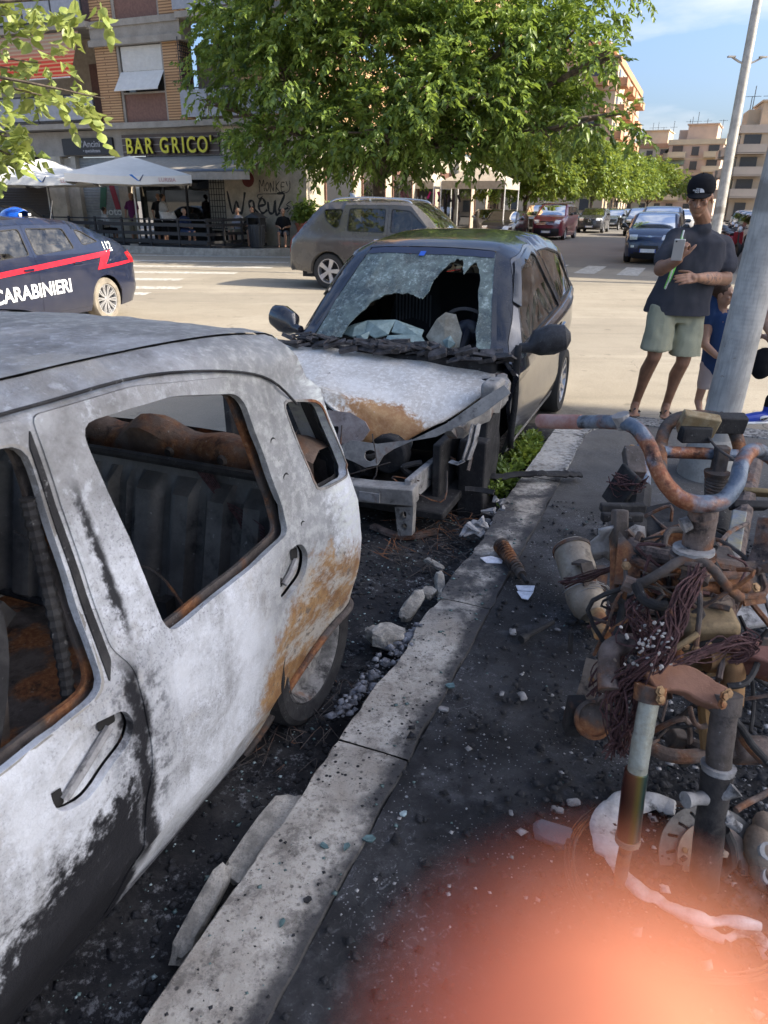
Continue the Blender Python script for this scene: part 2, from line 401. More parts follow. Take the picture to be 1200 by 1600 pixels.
def m_kerb():
    k = NM('kerb_concrete'); x, y, z = k.xyz()
    c = k.mix(k.sm(k.noise(5, 7, .65), .32, .68), (.35, .315, .27), (.55, .51, .45)); c = k.mix(k.ma('MULTIPLY', k.sm(k.noise(22, 6, .75), .50, .64), .6), c, (.24, .215, .185)); c = k.mix(k.ma('MULTIPLY', k.sm(k.noise(2.3, 5), .5, .68), .5), c, (.27, .225, .18)); c = k.mix(k.ma('MULTIPLY', k.sm(k.noise(7, 9, .80), .50, .61), .70), c, (.11, .098, .086))
    c = k.mix(k.ma('MULTIPLY', k.sm(k.noise(75, 4, .75), .54, .68), .75), c, (.11, .095, .08))
    a = k.ma('ADD', k.ma('MULTIPLY', x, .9233), k.ma('MULTIPLY', y, -.384)); s_ = k.ma('ADD', k.ma('MULTIPLY', x, .384), k.ma('MULTIPLY', y, .9233))
    # soot on the inner edge, black where the front wheel and bumper burned
    e = k.ma('ADD', a, k.ma('MULTIPLY', k.ma('SUBTRACT', k.noise(6, 7, .7), .5), .22)); c = k.mix(k.ma('MULTIPLY', k.sm(e, -.675, -.60), .90), c, (.032, .032, .036))
    b = k.ma('ADD', s_, k.ma('MULTIPLY', k.ma('SUBTRACT', k.noise(5, 6, .7), .5), 1.0)); bm = k.ma('MULTIPLY', k.sm(b, 2.25, 2.7), k.ma('SUBTRACT', 1, k.sm(b, 4.0, 4.3)))
    c = k.mix(k.ma('MULTIPLY', k.ma('MULTIPLY', bm, k.sm(k.noise(4, 6, .7), .36, .56)), .88), c, (.035, .035, .04))
    sp = k.vor(38); c = k.mix(k.ma('MULTIPLY', k.ma('SUBTRACT', 1, k.sm(sp, .14, .26)), k.sm(k.noise(4, 3), .45, .62)), c, (.015, .015, .018))
    far = k.sm(b, 4.2, 4.6); c = k.mix(k.ma('MULTIPLY', far, k.ma('MULTIPLY', k.sm(k.noise(30, 5, .7), .35, .6), .55)), c, (.62, .61, .58))
    h = k.ma('ADD', k.noise(70, 6, .75), k.ma('MULTIPLY', k.noise(14, 5), .9))
    return k.fin(k.bsdf(c, .9, 0, k.bump(h, .7, .008), spec=.25))
def m_wreck():
    """burnt silver paint of the near car: ash bloom, soot, rust (object space = car space, x forward, z up)"""
    k = NM('burnt_silver_paint'); x, y, z = k.xyz(); o = k.co()
    n1 = k.noise(2.6, 6, .65); n2 = k.noise(7, 7, .7); n3 = k.noise(28, 6, .7); cell = k.vor(95, 'DISTANCE_TO_EDGE')
    nw = k.ma('ADD', k.ma('MULTIPLY', n2, .62), k.ma('MULTIPLY', n3, .38)); W_ = lambda a, f: k.ma('ADD', a, k.ma('MULTIPLY', k.ma('SUBTRACT', nw, .5), f*1.25))
    c = k.mix(k.sm(n1, .38, .62), (.64, .65, .67), (.38, .382, .39)); c = k.mix(k.ma('MULTIPLY', k.sm(k.noise(5.5, 7, .7, k.mapv(loc=(4, 2, 1))), .52, .68), .55), c, (.40, .37, .33)); c = k.mix(k.ma('MULTIPLY', k.sm(n3, .42, .66), .55), c, (.76, .78, .82))
    fl = k.ma('MULTIPLY', k.ma('SUBTRACT', 1, k.sm(cell, .0, .06)), k.sm(n2, .36, .52)); c = k.mix(k.ma('MULTIPLY', fl, .40), c, (.40, .42, .46))
    c = k.mix(k.ma('MULTIPLY', k.sm(k.noise(150, 4, .75), .53, .62), k.ma('MULTIPLY', k.sm(n1, .38, .58), .70)), c, (.17, .17, .185))
    # grey-brown roof and greenhouse
    up = k.sm(W_(z, .16), .98, 1.28); g = k.mix(k.sm(k.noise(4, 8, .72), .36, .64), (.105, .098, .090), (.33, .325, .32)); g = k.mix(k.ma('MULTIPLY', k.sm(n3, .54, .70), .7), g, (.50, .51, .53)); g = k.mix(k.ma('MULTIPLY', k.sm(k.noise(2.2, 6, .7, k.mapv(sc=(.6, 2.5, 1))), .54, .66), .75), g, (.060, .058, .056))
    g = k.mix(k.ma('MULTIPLY', k.sm(k.noise(3, 4), .55, .7), .6), g, (.33, .30, .25))
    c = k.mix(k.ma('MULTIPLY', up, .88), c, g); vs_ = k.noise(16, 6, .7, k.mapv(sc=(1, 1, .12))); c = k.mix(k.ma('MULTIPLY', k.ma('MULTIPLY', k.sm(vs_, .50, .66), k.sm(n1, .36, .58)), .55), c, (.25, .245, .24))
    # smoke-grey zone round the rear handle
    q = k.ma('MULTIPLY', k.sm(W_(x, -.35), -1.02, -1.24), k.ma('SUBTRACT', 1, k.sm(W_(x, -.35), -1.50, -1.62))); c = k.mix(k.ma('MULTIPLY', q, .72), c, k.mix(k.sm(n3, .4, .65), (.20, .20, .195), (.36, .355, .33)))
    # rust: rear quarter and wheel arch
    ru = k.mix(k.sm(k.noise(11, 6, .7), .35, .7), (.24, .11, .035), (.42, .25, .10)); ru = k.mix(k.ma('MULTIPLY', k.sm(n3, .52, .68), .8), ru, (.40, .35, .28)); ru = k.mix(k.ma('MULTIPLY', k.sm(k.noise(4.2, 7, .72, k.mapv(loc=(1, 5, 2), rot=(0, .5, 0), sc=(1, 1, 2.2))), .50, .62), .75), ru, (.50, .49, .44)); ru = k.mix(k.ma('MULTIPLY', k.sm(k.noise(90, 4, .75), .55, .64), .6), ru, (.10, .07, .05))
    ru = k.mix(k.ma('MULTIPLY', k.sm(k.noise(17, 6, .72), .58, .66), .8), ru, (.11, .09, .075))
    dx = k.ma('DIVIDE', k.ma('ADD', x, 1.46), .40); dz = k.ma('DIVIDE', k.ma('ADD', z, -.25), .46); rr = k.ma('SQRT', k.ma('ADD', k.ma('MULTIPLY', dx, dx), k.ma('MULTIPLY', dz, dz)))
    rm = k.ma('SUBTRACT', 1, k.sm(W_(rr, .75), .78, 1.0)); c = k.mix(k.ma('MULTIPLY', rm, .94), c, ru)
    # pale scraped streaks high on the quarter
    c = k.mix(k.ma('MULTIPLY', k.ma('MULTIPLY', k.sm(x, -1.52, -1.62), k.sm(z, .55, .75)), k.sm(k.noise(9, 5, .6, k.mapv(rot=(0, .6, 0), sc=(1, 1, 5))), .42, .62)), c, (.60, .62, .58))
    # black soot: unburnt lower front door, streak down the door gap, streak on the pillar
    blk = k.mix(k.sm(n3, .60, .76), (.016, .016, .019), (.085, .085, .095)); wl_ = W_(k.ma('ADD', z, k.ma('MULTIPLY', n3, .07)), .42)
    lim = k.ma('MULTIPLY_ADD', x, -.28, .37); b1 = k.ma('MULTIPLY', k.ma('SUBTRACT', 1, k.sm(k.ma('ADD', k.ma('SUBTRACT', wl_, lim), k.ma('MULTIPLY', k.ma('SUBTRACT', k.noise(70, 3, .7), .5), .12)), -.01, .10)), k.sm(W_(x, .12), -.575, -.535))
    dg = k.ma('ABSOLUTE', k.ma('ADD', W_(x, .10), .567)); b2 = k.ma('MULTIPLY', k.ma('SUBTRACT', 1, k.sm(dg, .010, .042)), k.ma('MULTIPLY', k.sm(z, .12, .25), k.ma('SUBTRACT', 1, k.sm(z, .76, .86))))
    b2w = k.ma('MULTIPLY', k.ma('MULTIPLY', k.ma('SUBTRACT', 1, k.sm(dg, .05, .15)), k.sm(n3, .42, .62)), k.ma('MULTIPLY', k.sm(z, .3, .4), k.ma('SUBTRACT', 1, k.sm(z, .74, .84))))
    pg = k.ma('ABSOLUTE', k.ma('ADD', k.ma('ADD', W_(x, .03), k.ma('MULTIPLY', k.ma('SUBTRACT', z, 1.0), -.03)), .597)); b3 = k.ma('MULTIPLY', k.ma('SUBTRACT', 1, k.sm(k.ma('ADD', pg, k.ma('MULTIPLY', k.ma('SUBTRACT', n3, .5), .05)), .003, .020)), k.ma('MULTIPLY', k.sm(z, .82, .9), k.ma('SUBTRACT', 1, k.sm(z, 1.14, 1.25))))
    sill = k.ma('MULTIPLY', k.ma('SUBTRACT', 1, k.sm(W_(z, .10), .03, .10)), .75)
    bt = k.ma('MAXIMUM', k.ma('MAXIMUM', b1, b2), k.ma('MAXIMUM', k.ma('MULTIPLY', b2w, .75), k.ma('MAXIMUM', b3, sill)))
    c = k.mix(bt, c, blk)
    h = k.ma('ADD', k.ma('MULTIPLY', n3, .6), k.ma('ADD', k.ma('MULTIPLY', k.noise(160, 4, .7), .45), k.ma('MULTIPLY', n2, .8)))
    return k.fin(k.bsdf(c, k.ma('MULTIPLY_ADD', n2, .45, .36), .10, k.bump(h, .45, .008), spec=.4))
def m_burnt(name, a, b, rustf=.4, sootf=.4, sc=8, rough=.8, metal=.15, rust=((.17, .065, .03), (.30, .14, .06))):
    k = NM(name); n1 = k.noise(sc, 7, .7); n2 = k.noise(sc*.45, 5); n3 = k.noise(sc*5, 5, .7)
    c = k.mix(k.sm(n1, .3, .7), a, b); r = k.mix(k.sm(n3, .35, .7), *rust)
    c = k.mix(k.sm(n2, .5+(.5-rustf)*.5, .62+(.5-rustf)*.5), c, r); c = k.mix(k.ma('MULTIPLY', k.sm(k.noise(sc*.8, 6, .7, k.mapv(loc=(3, 1, 7))), .62-sootf*.3, .78-sootf*.3), .85), c, (.016, .015, .016))
    c = k.mix(k.ma('MULTIPLY', k.sm(n3, .62, .74), .5), c, (.42, .41, .40))
    return k.fin(k.bsdf(c, rough, metal, k.bump(k.ma('ADD', n3, n1), .5, .006), spec=.3))
def m_hood():
    k = NM('burnt_bonnet_paint'); x, y, z = k.xyz(); n1 = k.noise(2.2, 7, .68); n2 = k.noise(9, 7, .7); n3 = k.noise(36, 5, .7); cell = k.vor(44, 'DISTANCE_TO_EDGE')
    c = k.mix(k.sm(n1, .36, .64), (.50, .46, .41), (.70, .67, .62)); c = k.mix(k.ma('MULTIPLY', k.sm(n3, .44, .64), .7), c, (.80, .78, .74))
    c = k.mix(k.ma('MULTIPLY', k.ma('SUBTRACT', 1, k.sm(cell, 0, .05)), k.ma('MULTIPLY', k.sm(n2, .45, .6), .6)), c, (.24, .22, .20))
    fr = k.sm(k.ma('ADD', x, k.ma('MULTIPLY', k.ma('SUBTRACT', n2, .5), .55)), 1.36, 1.62); c = k.mix(k.ma('MULTIPLY', fr, .65), c, k.mix(k.sm(n3, .45, .6), (.34, .28, .21), (.62, .59, .53)))
    # bare rusting lip on the near front edge
    dx = k.ma('DIVIDE', k.ma('ADD', x, -1.62), .17); dy = k.ma('DIVIDE', k.ma('ADD', y, -.30), .33); rr = k.ma('SQRT', k.ma('ADD', k.ma('MULTIPLY', dx, dx), k.ma('MULTIPLY', dy, dy)))
    rm = k.ma('SUBTRACT', 1, k.sm(k.ma('ADD', rr, k.ma('MULTIPLY', k.ma('SUBTRACT', k.ma('ADD', k.ma('MULTIPLY', n2, .6), k.ma('MULTIPLY', n3, .4)), .5), 1.6)), .70, 1.05)); c = k.mix(k.ma('MULTIPLY', rm, .93), c, k.mix(k.sm(n2, .35, .65), (.28, .125, .04), (.42, .24, .10)))
    bk = k.sm(k.ma('ADD', x, k.ma('MULTIPLY', k.ma('SUBTRACT', n2, .5), .2)), .90, .78); c = k.mix(k.ma('MULTIPLY', bk, .8), c, (.035, .033, .032))
    return k.fin(k.bsdf(c, .72, .05, k.bump(k.ma('ADD', n3, n2), .35, .006), spec=.3))
def m_facade_brick():
    k = NM('tan_brick'); x, y, z = k.xyz(k.co())
    u = k.ma('ADD', k.ma('MULTIPLY', x, .9233), k.ma('MULTIPLY', y, -.384)); cb = k.nd('CombineXYZ', {0: u, 1: z, 2: 0}).outputs[0]
    b = k.nd('TexBrick', {'Vector': cb, 'Scale': 1.0, 'Mortar Size': .02, 'Brick Width': 1.4, 'Row Height': .095, 'Color1': (.50, .315, .17), 'Color2': (.45, .27, .145), 'Mortar': (.20, .12, .07)})
    return k.fin(k.bsdf(b.outputs['Color'], .85, 0, k.bump(b.outputs['Fac'], -.6, .02), spec=.2))
def m_leaf(name, a, b, tr=(.30, .42, .06)):
    k = NM(name); i = k.nd('NewGeometry').outputs['Random Per Island']; n = k.noise(.9, 3); f = k.ma('ADD', k.ma('MULTIPLY', i, .45), k.ma('MULTIPLY', k.sm(k.noise(1.7, 3), .38, .62), .55))
    c = k.mix(f, a, b)
    p = k.bsdf(c, .42, 0, spec=.5); t = k.nd('BsdfTranslucent', {'Color': k.mix(.5, c, tr)}).outputs[0]
    return k.fin(k.nd('MixShader', {0: .30, 1: p, 2: t}).outputs[0])
def m_skin(name, col, mott=.15):
    k = NM(name); n = k.noise(14, 5, .6); c = k.mix(k.sm(n, .3, .7), tuple(x*(1-mott) for x in col), col)
    p = k.nd('BsdfPrincipled', {'Base Color': c, 'Roughness': .5, 'Subsurface Weight': .15, 'Subsurface Radius': (.01, .004, .002), 'Normal': k.bump(k.noise(90, 3), .1, .002)})
    p.inputs['Subsurface Scale'].default_value = .5
    return k.fin(p.outputs[0])
def m_cloth(name, col, sc=300, var=.1):
    k = NM(name); n = k.noise(5, 4); c = k.mix(k.sm(n, .3, .7), tuple(x*(1-var) for x in col), tuple(x*(1+var) for x in col))
    h = k.ma('ADD', k.noise(sc, 2), k.ma('MULTIPLY', k.noise(11, 3, .5, k.mapv(sc=(1, 1, .5))), 2.2))
    return k.fin(k.bsdf(c, .9, 0, k.bump(h, .35, .012), spec=.15))
M_ASPHALT = m_asphalt(); M_PAVE = m_pavement(); M_KERB = m_kerb(); M_WRECK = m_wreck(); M_HOOD = m_hood()
M_CHAR = m_burnt('charred_metal', (.022, .021, .022), (.05, .048, .047), .15, .5)
M_CHARRUST = m_burnt('charred_rusty_metal', (.055, .045, .038), (.13, .11, .10), .52, .30, sc=12)
M_GREYBURN = m_burnt('ash_grey_metal', (.17, .16, .15), (.36, .34, .31), .30, .25)
M_RUSTPIPE = m_burnt('rusty_tube', (.085, .062, .052), (.20, .155, .135), .50, .34, sc=18, rust=((.13, .055, .03), (.24, .12, .065)))
M_BLUEPIPE = m_burnt('heat_blued_tube', (.085, .115, .16), (.23, .26, .30), .56, .38, sc=17, metal=.35, rough=.5, rust=((.21, .07, .035), (.33, .16, .085)))
M_PALEALU = m_burnt('melted_alloy', (.22, .21, .205), (.40, .39, .38), .15, .34, sc=14, metal=.2)
M_BROWNALU = m_burnt('scorched_alloy', (.20, .145, .105), (.32, .25, .19), .15, .25, sc=12, metal=.25)
M_WIRE = m_burnt('burnt_wire', (.045, .022, .022), (.12, .06, .06), .2, .2, sc=60, metal=.1)
M_ASH = std('pale_ash', (.32, .31, .305), .95, var=.35, sc=25, bump=.6)
M_CINDER = std('cinder', (.022, .022, .025), .85, var=.5, sc=30, bump=.8)
M_STONE = std('broken_kerb_stone', (.34, .31, .265), .95, var=.45, sc=14, bump=1.0, bsc=45, fine=.7)

# ---------------------------------------------------------------- ground, road, pavement, kerb
def frame_M(n, s, z=0, deg=0): return Matrix.Translation(NS(n, s, z)) @ Matrix.Rotation(SANG-pi/2+radians(deg), 4, 'Z')   # local x = n, y = s
mb = MB()
xs = [-1500, -400, -120, -40, -20, -10, -6, -4, -3, -2, -1, 0, 1, 2, 3, 4, 6, 10, 20, 40, 120, 400, 1500]
mb.grid([[V((x, y, ROAD)) for x in xs] for y in [-1500, -300, -60, -20, -6, 0, 2, 4, 6, 8, 12, 18, 30, 60, 120, 300, 900, 2500]], flip=True)
tag(mb.build('road', M_ASPHALT), kind='structure')
def fbm(x, y, z=0, o=4): return mnoise.fractal(V((x, y, z)), 1.0, 2.0, o)
KI, KO = -0.585, -0.835                                     # inner and outer edge of the kerb
mb = MB(); rows = []
nn = list(np.arange(KI, 2.4, .05))+[3, 4, 6, 9]; ss = [-14, -6, -2, 0]+list(np.arange(.4, 5.9, .05))+[5.9]
for s in ss:
    rows.append([NS(n, s, .007*fbm(n*2.3, s*2.3)+.003*fbm(n*9, s*9, 3)-.009) for n in nn])
mb.grid(rows, flip=True)
tag(mb.build('pavement', M_PAVE), kind='structure')
kerb = thing('kerb', None, None); tag(kerb, kind='structure')
def kerb_stone(s0, s1, seed, rough=.012, dmg=0.0, fn=lambda a, b, z: NS(a, b, z)):
    prof = [(KO-.004, -.16), (KO-.003, -.09), (KO-.001, -.045), (KO+.001, -.007), (KO+.008, .003), (KO+.05, .005), (KO+.10, .006), (KO+.15, .006), (KO+.20, .005), (KI-.004, .004), (KI+.002, -.05)]
    k = max(2, int((s1-s0)/.028)); rows = []
    for i in range(k+1):
        s = s0+(s1-s0)*i/k; e = min(1, min(s-s0, s1-s)/.02) if 0 < i < k else 0
        q_ = fbm(s*3.1, seed, 1.7, 3)+.35*fbm(floor(s*34)/3.4, seed, 9, 2); chip = max(0, q_+.05)*dmg+(.016 if fbm(floor(s*22)*.9, seed, 5, 2) > .22 else 0)*(1 if dmg else .3)
        row = []
        for j, (a, z) in enumerate(prof):
            w = max(0, 1-j/5.0)
            a2 = a+chip*w+rough*.35*fbm(s*16, j*.7, seed)*w+(.010*fbm(s*6, 7, seed) if j >= 9 else 0)
            z2 = z+(.003*fbm(s*9, a*9, seed)+.0025*fbm(s*40, a*40, seed) if j > 2 else 0)-chip*.9*max(0, w-.30)-(.006 if e < .5 else 0)
            row.append(fn(a2, s, z2))
        rows.append(row)
    return MB().grid(rows).build('kerb_stone', M_KERB, kerb, ang=32)
random.seed(3)
cuts = [-9, -7.6, -6.2, -4.8, -3.4, -2.0, -.9, .35, 1.63, 2.62, 3.72, 4.30, 5.35]
for i in range(len(cuts)-1):
    d = .20 if 1.5 < cuts[i] < 3.7 else (.07 if cuts[i] > -1 else .0)
    kerb_stone(cuts[i]+.003, cuts[i+1]-.003, i*3.7, .012, d)
def corner(a, b, z):                                        # quarter round, then along the side street
    R = .75; L = R*pi/2; t = b-5.35; off = a-KO
    if t < L:
        an = t/R; return NS(KO+R-(R-off)*cos(an), 5.35+(R-off)*sin(an), z)
    return NS(KO+R+(t-L), 5.35+R-off, z)
bb = 5.35
for i in range(9):
    kerb_stone(bb+.003, bb+(.39 if i < 3 else .95)-.003, 50+i*2.1, .008, .0, corner); bb += .39 if i < 3 else .95
fill = MB(); P = [NS(KI, 5.35, -.013)]+[corner(KI, 5.35+.75*pi/2*t/6, -.013) for t in range(1, 7)]+[NS(9, 5.86, -.013), NS(9, 5.9, -.013), NS(9, 5.3, -.013)]
# painted zebra crossings
def stripe(a, b, w):
    a, b = V(a), V(b); d = (b-a).normalized(); p = V((-d.y, d.x, 0))*w/2; k = max(2, int((b-a).length/.4)); rows = []
    for i in range(k+1):
        q = a+(b-a)*i/k; w1 = 1+.04*fbm(q.x*3, q.y*3); rows.append([q-p*w1+V((0, 0, ROAD+.004)), q+p*w1+V((0, 0, ROAD+.004))])
    tag(MB().grid(rows, flip=True).build('crosswalk_stripe', M_ROADPAINT), kind='structure')
def m_roadpaint():
    k = NM('worn_road_paint'); w = k.sm(k.noise(9, 7, .75), .36, .60)
    c = k.mix(w, (.30, .27, .22), (.60, .575, .52)); return k.fin(k.bsdf(c, .8, 0, k.bump(k.noise(90, 3), .4, .005), spec=.3))
M_ROADPAINT = m_roadpaint()
for a, b, w in [((-18.35, 20.64), (-12.68, 22.71), .5), ((-16.56, 18.75), (-11.85, 20.5), .5), ((-15.5, 17.0), (-11.3, 18.6), .5), ((-14.5, 15.35), (-11.2, 16.62), .5), ((-13.5, 13.75), (-11.4, 14.6), .5), ((-12.3, 12.3), (-10.3, 13.1), .5), ((-11.6, 11.4), (-10.2, 11.95), .45)]:
    stripe(NS(*a), NS(*b), w)
for n in [-6.4, -5.2, -4.05, -2.9, -1.75, -.6, .55, 1.7]: stripe(NS(n, 21.2), NS(n, 24.1), .56)
# pavement in front of the bar, far kerbs
M_PAVEFAR = std('old_pavement', (.16, .148, .13), .9, var=.3, sc=3, bump=.3, fine=.5)
M_KERBFAR = std('old_kerb', (.34, .32, .28), .9, var=.25, sc=5, bump=.3, fine=.4)
def slabpoly(name, pts, z0, z1, mat):
    mb = MB(); mb.prism([(NS(*p).x, NS(*p).y) for p in pts], z1-z0, z0=z0); return tag(mb.build(name, mat), kind='structure')
bp = [(-40, 21.8), (-16.4, 21.8), (-14.6, 22.3), (-13.6, 23.3), (-13.0, 24.8), (-12.6, 26.5), (-11.4, 200), (-40, 200)]
slabpoly('bar_pavement', bp, -.3, 0.0, M_PAVEFAR)
mb = MB(); q = [NS(*p, .0) for p in bp[:7]]
mb.tube([p+V((0, 0, -.02)) for p in q], .1, 4, sq=(.11, .12)); tag(mb.build('bar_kerb', M_KERBFAR), kind='structure')
slabpoly('far_pavement', [(5.2, 27), (40, 27), (40, 200), (5.6, 200)], -.3, -.004, M_PAVEFAR)
# ---------------------------------------------------------------- buildings
M_BRICK = m_facade_brick()
M_CONC = std('grey_render', (.30, .275, .24), .9, var=.15, sc=2, bump=.2, fine=.35)
M_MARBLE = std('stained_marble', (.46, .40, .31), .6, var=.25, sc=1.8, fine=.3)
M_BROWN = std('brown_tile', (.17, .085, .062), .6, var=.2, sc=12)
M_SHUT = std('roller_shutter', (.60, .60, .58), .6, var=.06)
M_IRON = std('black_iron', (.022, .022, .024), .5)
M_GLASSPAR = std('frosted_glass', (.30, .31, .34), .25, var=.1)
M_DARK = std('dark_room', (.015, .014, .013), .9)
M_CANVAS = std('white_canvas', (.72, .71, .67), .8, var=.06, sc=2)
M_AWNGREY = std('grey_awning', (.34, .31, .27), .85, var=.1)
M_YELLOW = std('yellow_letter', (.62, .56, .03), .4)
M_TERRA = std('terracotta', (.38, .13, .07), .8)
M_SPRAY = std('black_spray', (.02, .02, .022), .6)
def nbox(mb, n0, n1, s0, s1, z0, z1, mi=0):
    return mb.box(NS((n0+n1)/2, (s0+s1)/2, (z0+z1)/2), (n1-n0, s1-s0, z1-z0), Matrix.Rotation(SANG-pi/2, 4, 'Z'), mi)
bar = thing('apartment_building', 'tan brick apartment block with a bar on its ground floor and a propped out shutter', 'building', NS(-19, 30, 0)); BI = Matrix.Translation(-NS(-19, 30, 0))
def bpart(name, boxes, mat, parent=bar, bev=0, **kw):
    out = None
    for b in boxes:
        mb = MB(); nbox(mb, *b)
        if parent is bar or parent.parent is bar: mb.xf(BI)
        o = mb.build(name, mat, parent, bev=bev, **kw); out = out or o
    return out
FS = 26.5
bpart('wall', [(-18.12, -14.40, FS, FS+.5, -.05, 3.2), (-18.12, -14.40, FS+.01, FS+.5, 3.2, 4.3), (-14.9, -14.41, FS+.5, 60, -.05, 4.3)], M_MARBLE)
bpart('wall', [(-23.55, -23.05, FS, FS+.5, -.05, 3.35), (-26.0, -25.75, FS, FS+.5, -.05, 3.35), (-27.5, -26.6, FS-.01, FS+.5, -.05, 3.35)], M_MARBLE)
bpart('lintel', [(-40, -18.12, FS+.02, FS+.6, 3.35, 4.30)], M_CONC)
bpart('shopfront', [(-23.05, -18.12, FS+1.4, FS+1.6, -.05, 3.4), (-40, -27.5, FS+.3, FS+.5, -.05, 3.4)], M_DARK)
for n in (-22.9, -21.7, -20.5, -19.3): bpart('door_frame', [(n, n+.09, FS+.55, FS+.63, 0, 3.0)], M_IRON)
for n in (-22.8, -21.6, -20.4): bpart('door_pane', [(n, n+1.08, FS+.58, FS+.60, .9, 2.9)], M_GLASSDK)
g = bpart('window_grille', [(-19.0, -18.2, FS+.1, FS+.13, .55, .6)], M_IRON)
for i in range(7): bpart('grille_bar', [(-19.0+i*.125, -18.98+i*.125, FS+.1, FS+.12, .6, 2.6)], M_IRON, g)
for i in range(9): bpart('grille_bar', [(-19.0, -18.2, FS+.085, FS+.098, .75+i*.22, .775+i*.22)], M_IRON, g)
bpart('grille_window', [(-19.02, -18.15, FS+.2, FS+.25, .5, 2.7)], std('frosted_pane', (.42, .40, .34), .3))
def slats(name, n0, n1, s, z0, z1, p, mat, parent=bar, tilt=0.0):
    mb = MB(); k = int((z1-z0)/p)
    rows = []
    for i in range(k+1):
        z = z0+(z1-z0)*i/k
        for dz, ds in ((0, .0), (p*.55, -.018), (p*.9, -.012)):
            if i < k: rows.append([NS(n0, s+ds-tilt*(z1-z-dz), z+dz), NS(n1, s+ds-tilt*(z1-z-dz), z+dz)])
    mb.grid(rows); mb.xf(BI); return mb.build(name, mat, parent, ang=0)
sh = slats('roller_door', -25.75, -23.55, FS+.25, 0, 3.3, .11, std('grey_roller_door', (.30, .31, .30), .6))
slats('roller_door', -40, -27.5, FS+.2, 0, 3.3, .11, std('brown_roller_door', (.06, .05, .045), .6))
bpart('roller_door_panel', [(-26.6, -26.0, FS+.2, FS+.25, 0, 3.3)], std('tan_door', (.42, .36, .28), .7))
# flag emblem and lettering painted on the grey roller door
for n0, n1, m in ((-24.95, -24.6, std('green_paint', (.03, .13, .07), .6)), (-24.05, -23.75, std('red_paint', (.33, .03, .05), .6))):
    mb = MB(); mb.grid([[NS(n0-.0, FS+.222, 1.25), NS(n1, FS+.222, 1.25)], [NS(n0+.25*(1 if n0 < -24.5 else -1), FS+.222, 2.3), NS(n1+.25*(1 if n0 < -24.5 else -1), FS+.222, 2.3)]]); mb.xf(BI); mb.build('emblem_stripe', m, sh)
def wall_text(body, size, n, s, z, name, mat, parent, off=0.0, ext=.004, sx=1.0, shear=0, space=1.0):
    M = basis(NS(n, s, z), EN, V((0, 0, 1)), -ES); M = (BI @ M) if parent is bar or parent.parent is bar else M
    return text_mesh(body, size, name, mat, parent, M, ext, off, sx=sx, shear=shear, space=space)
wall_text('moto', .42, -24.3, FS+.215, 1.02, 'lettering', M_WHITE, sh, .01, sx=1.3)
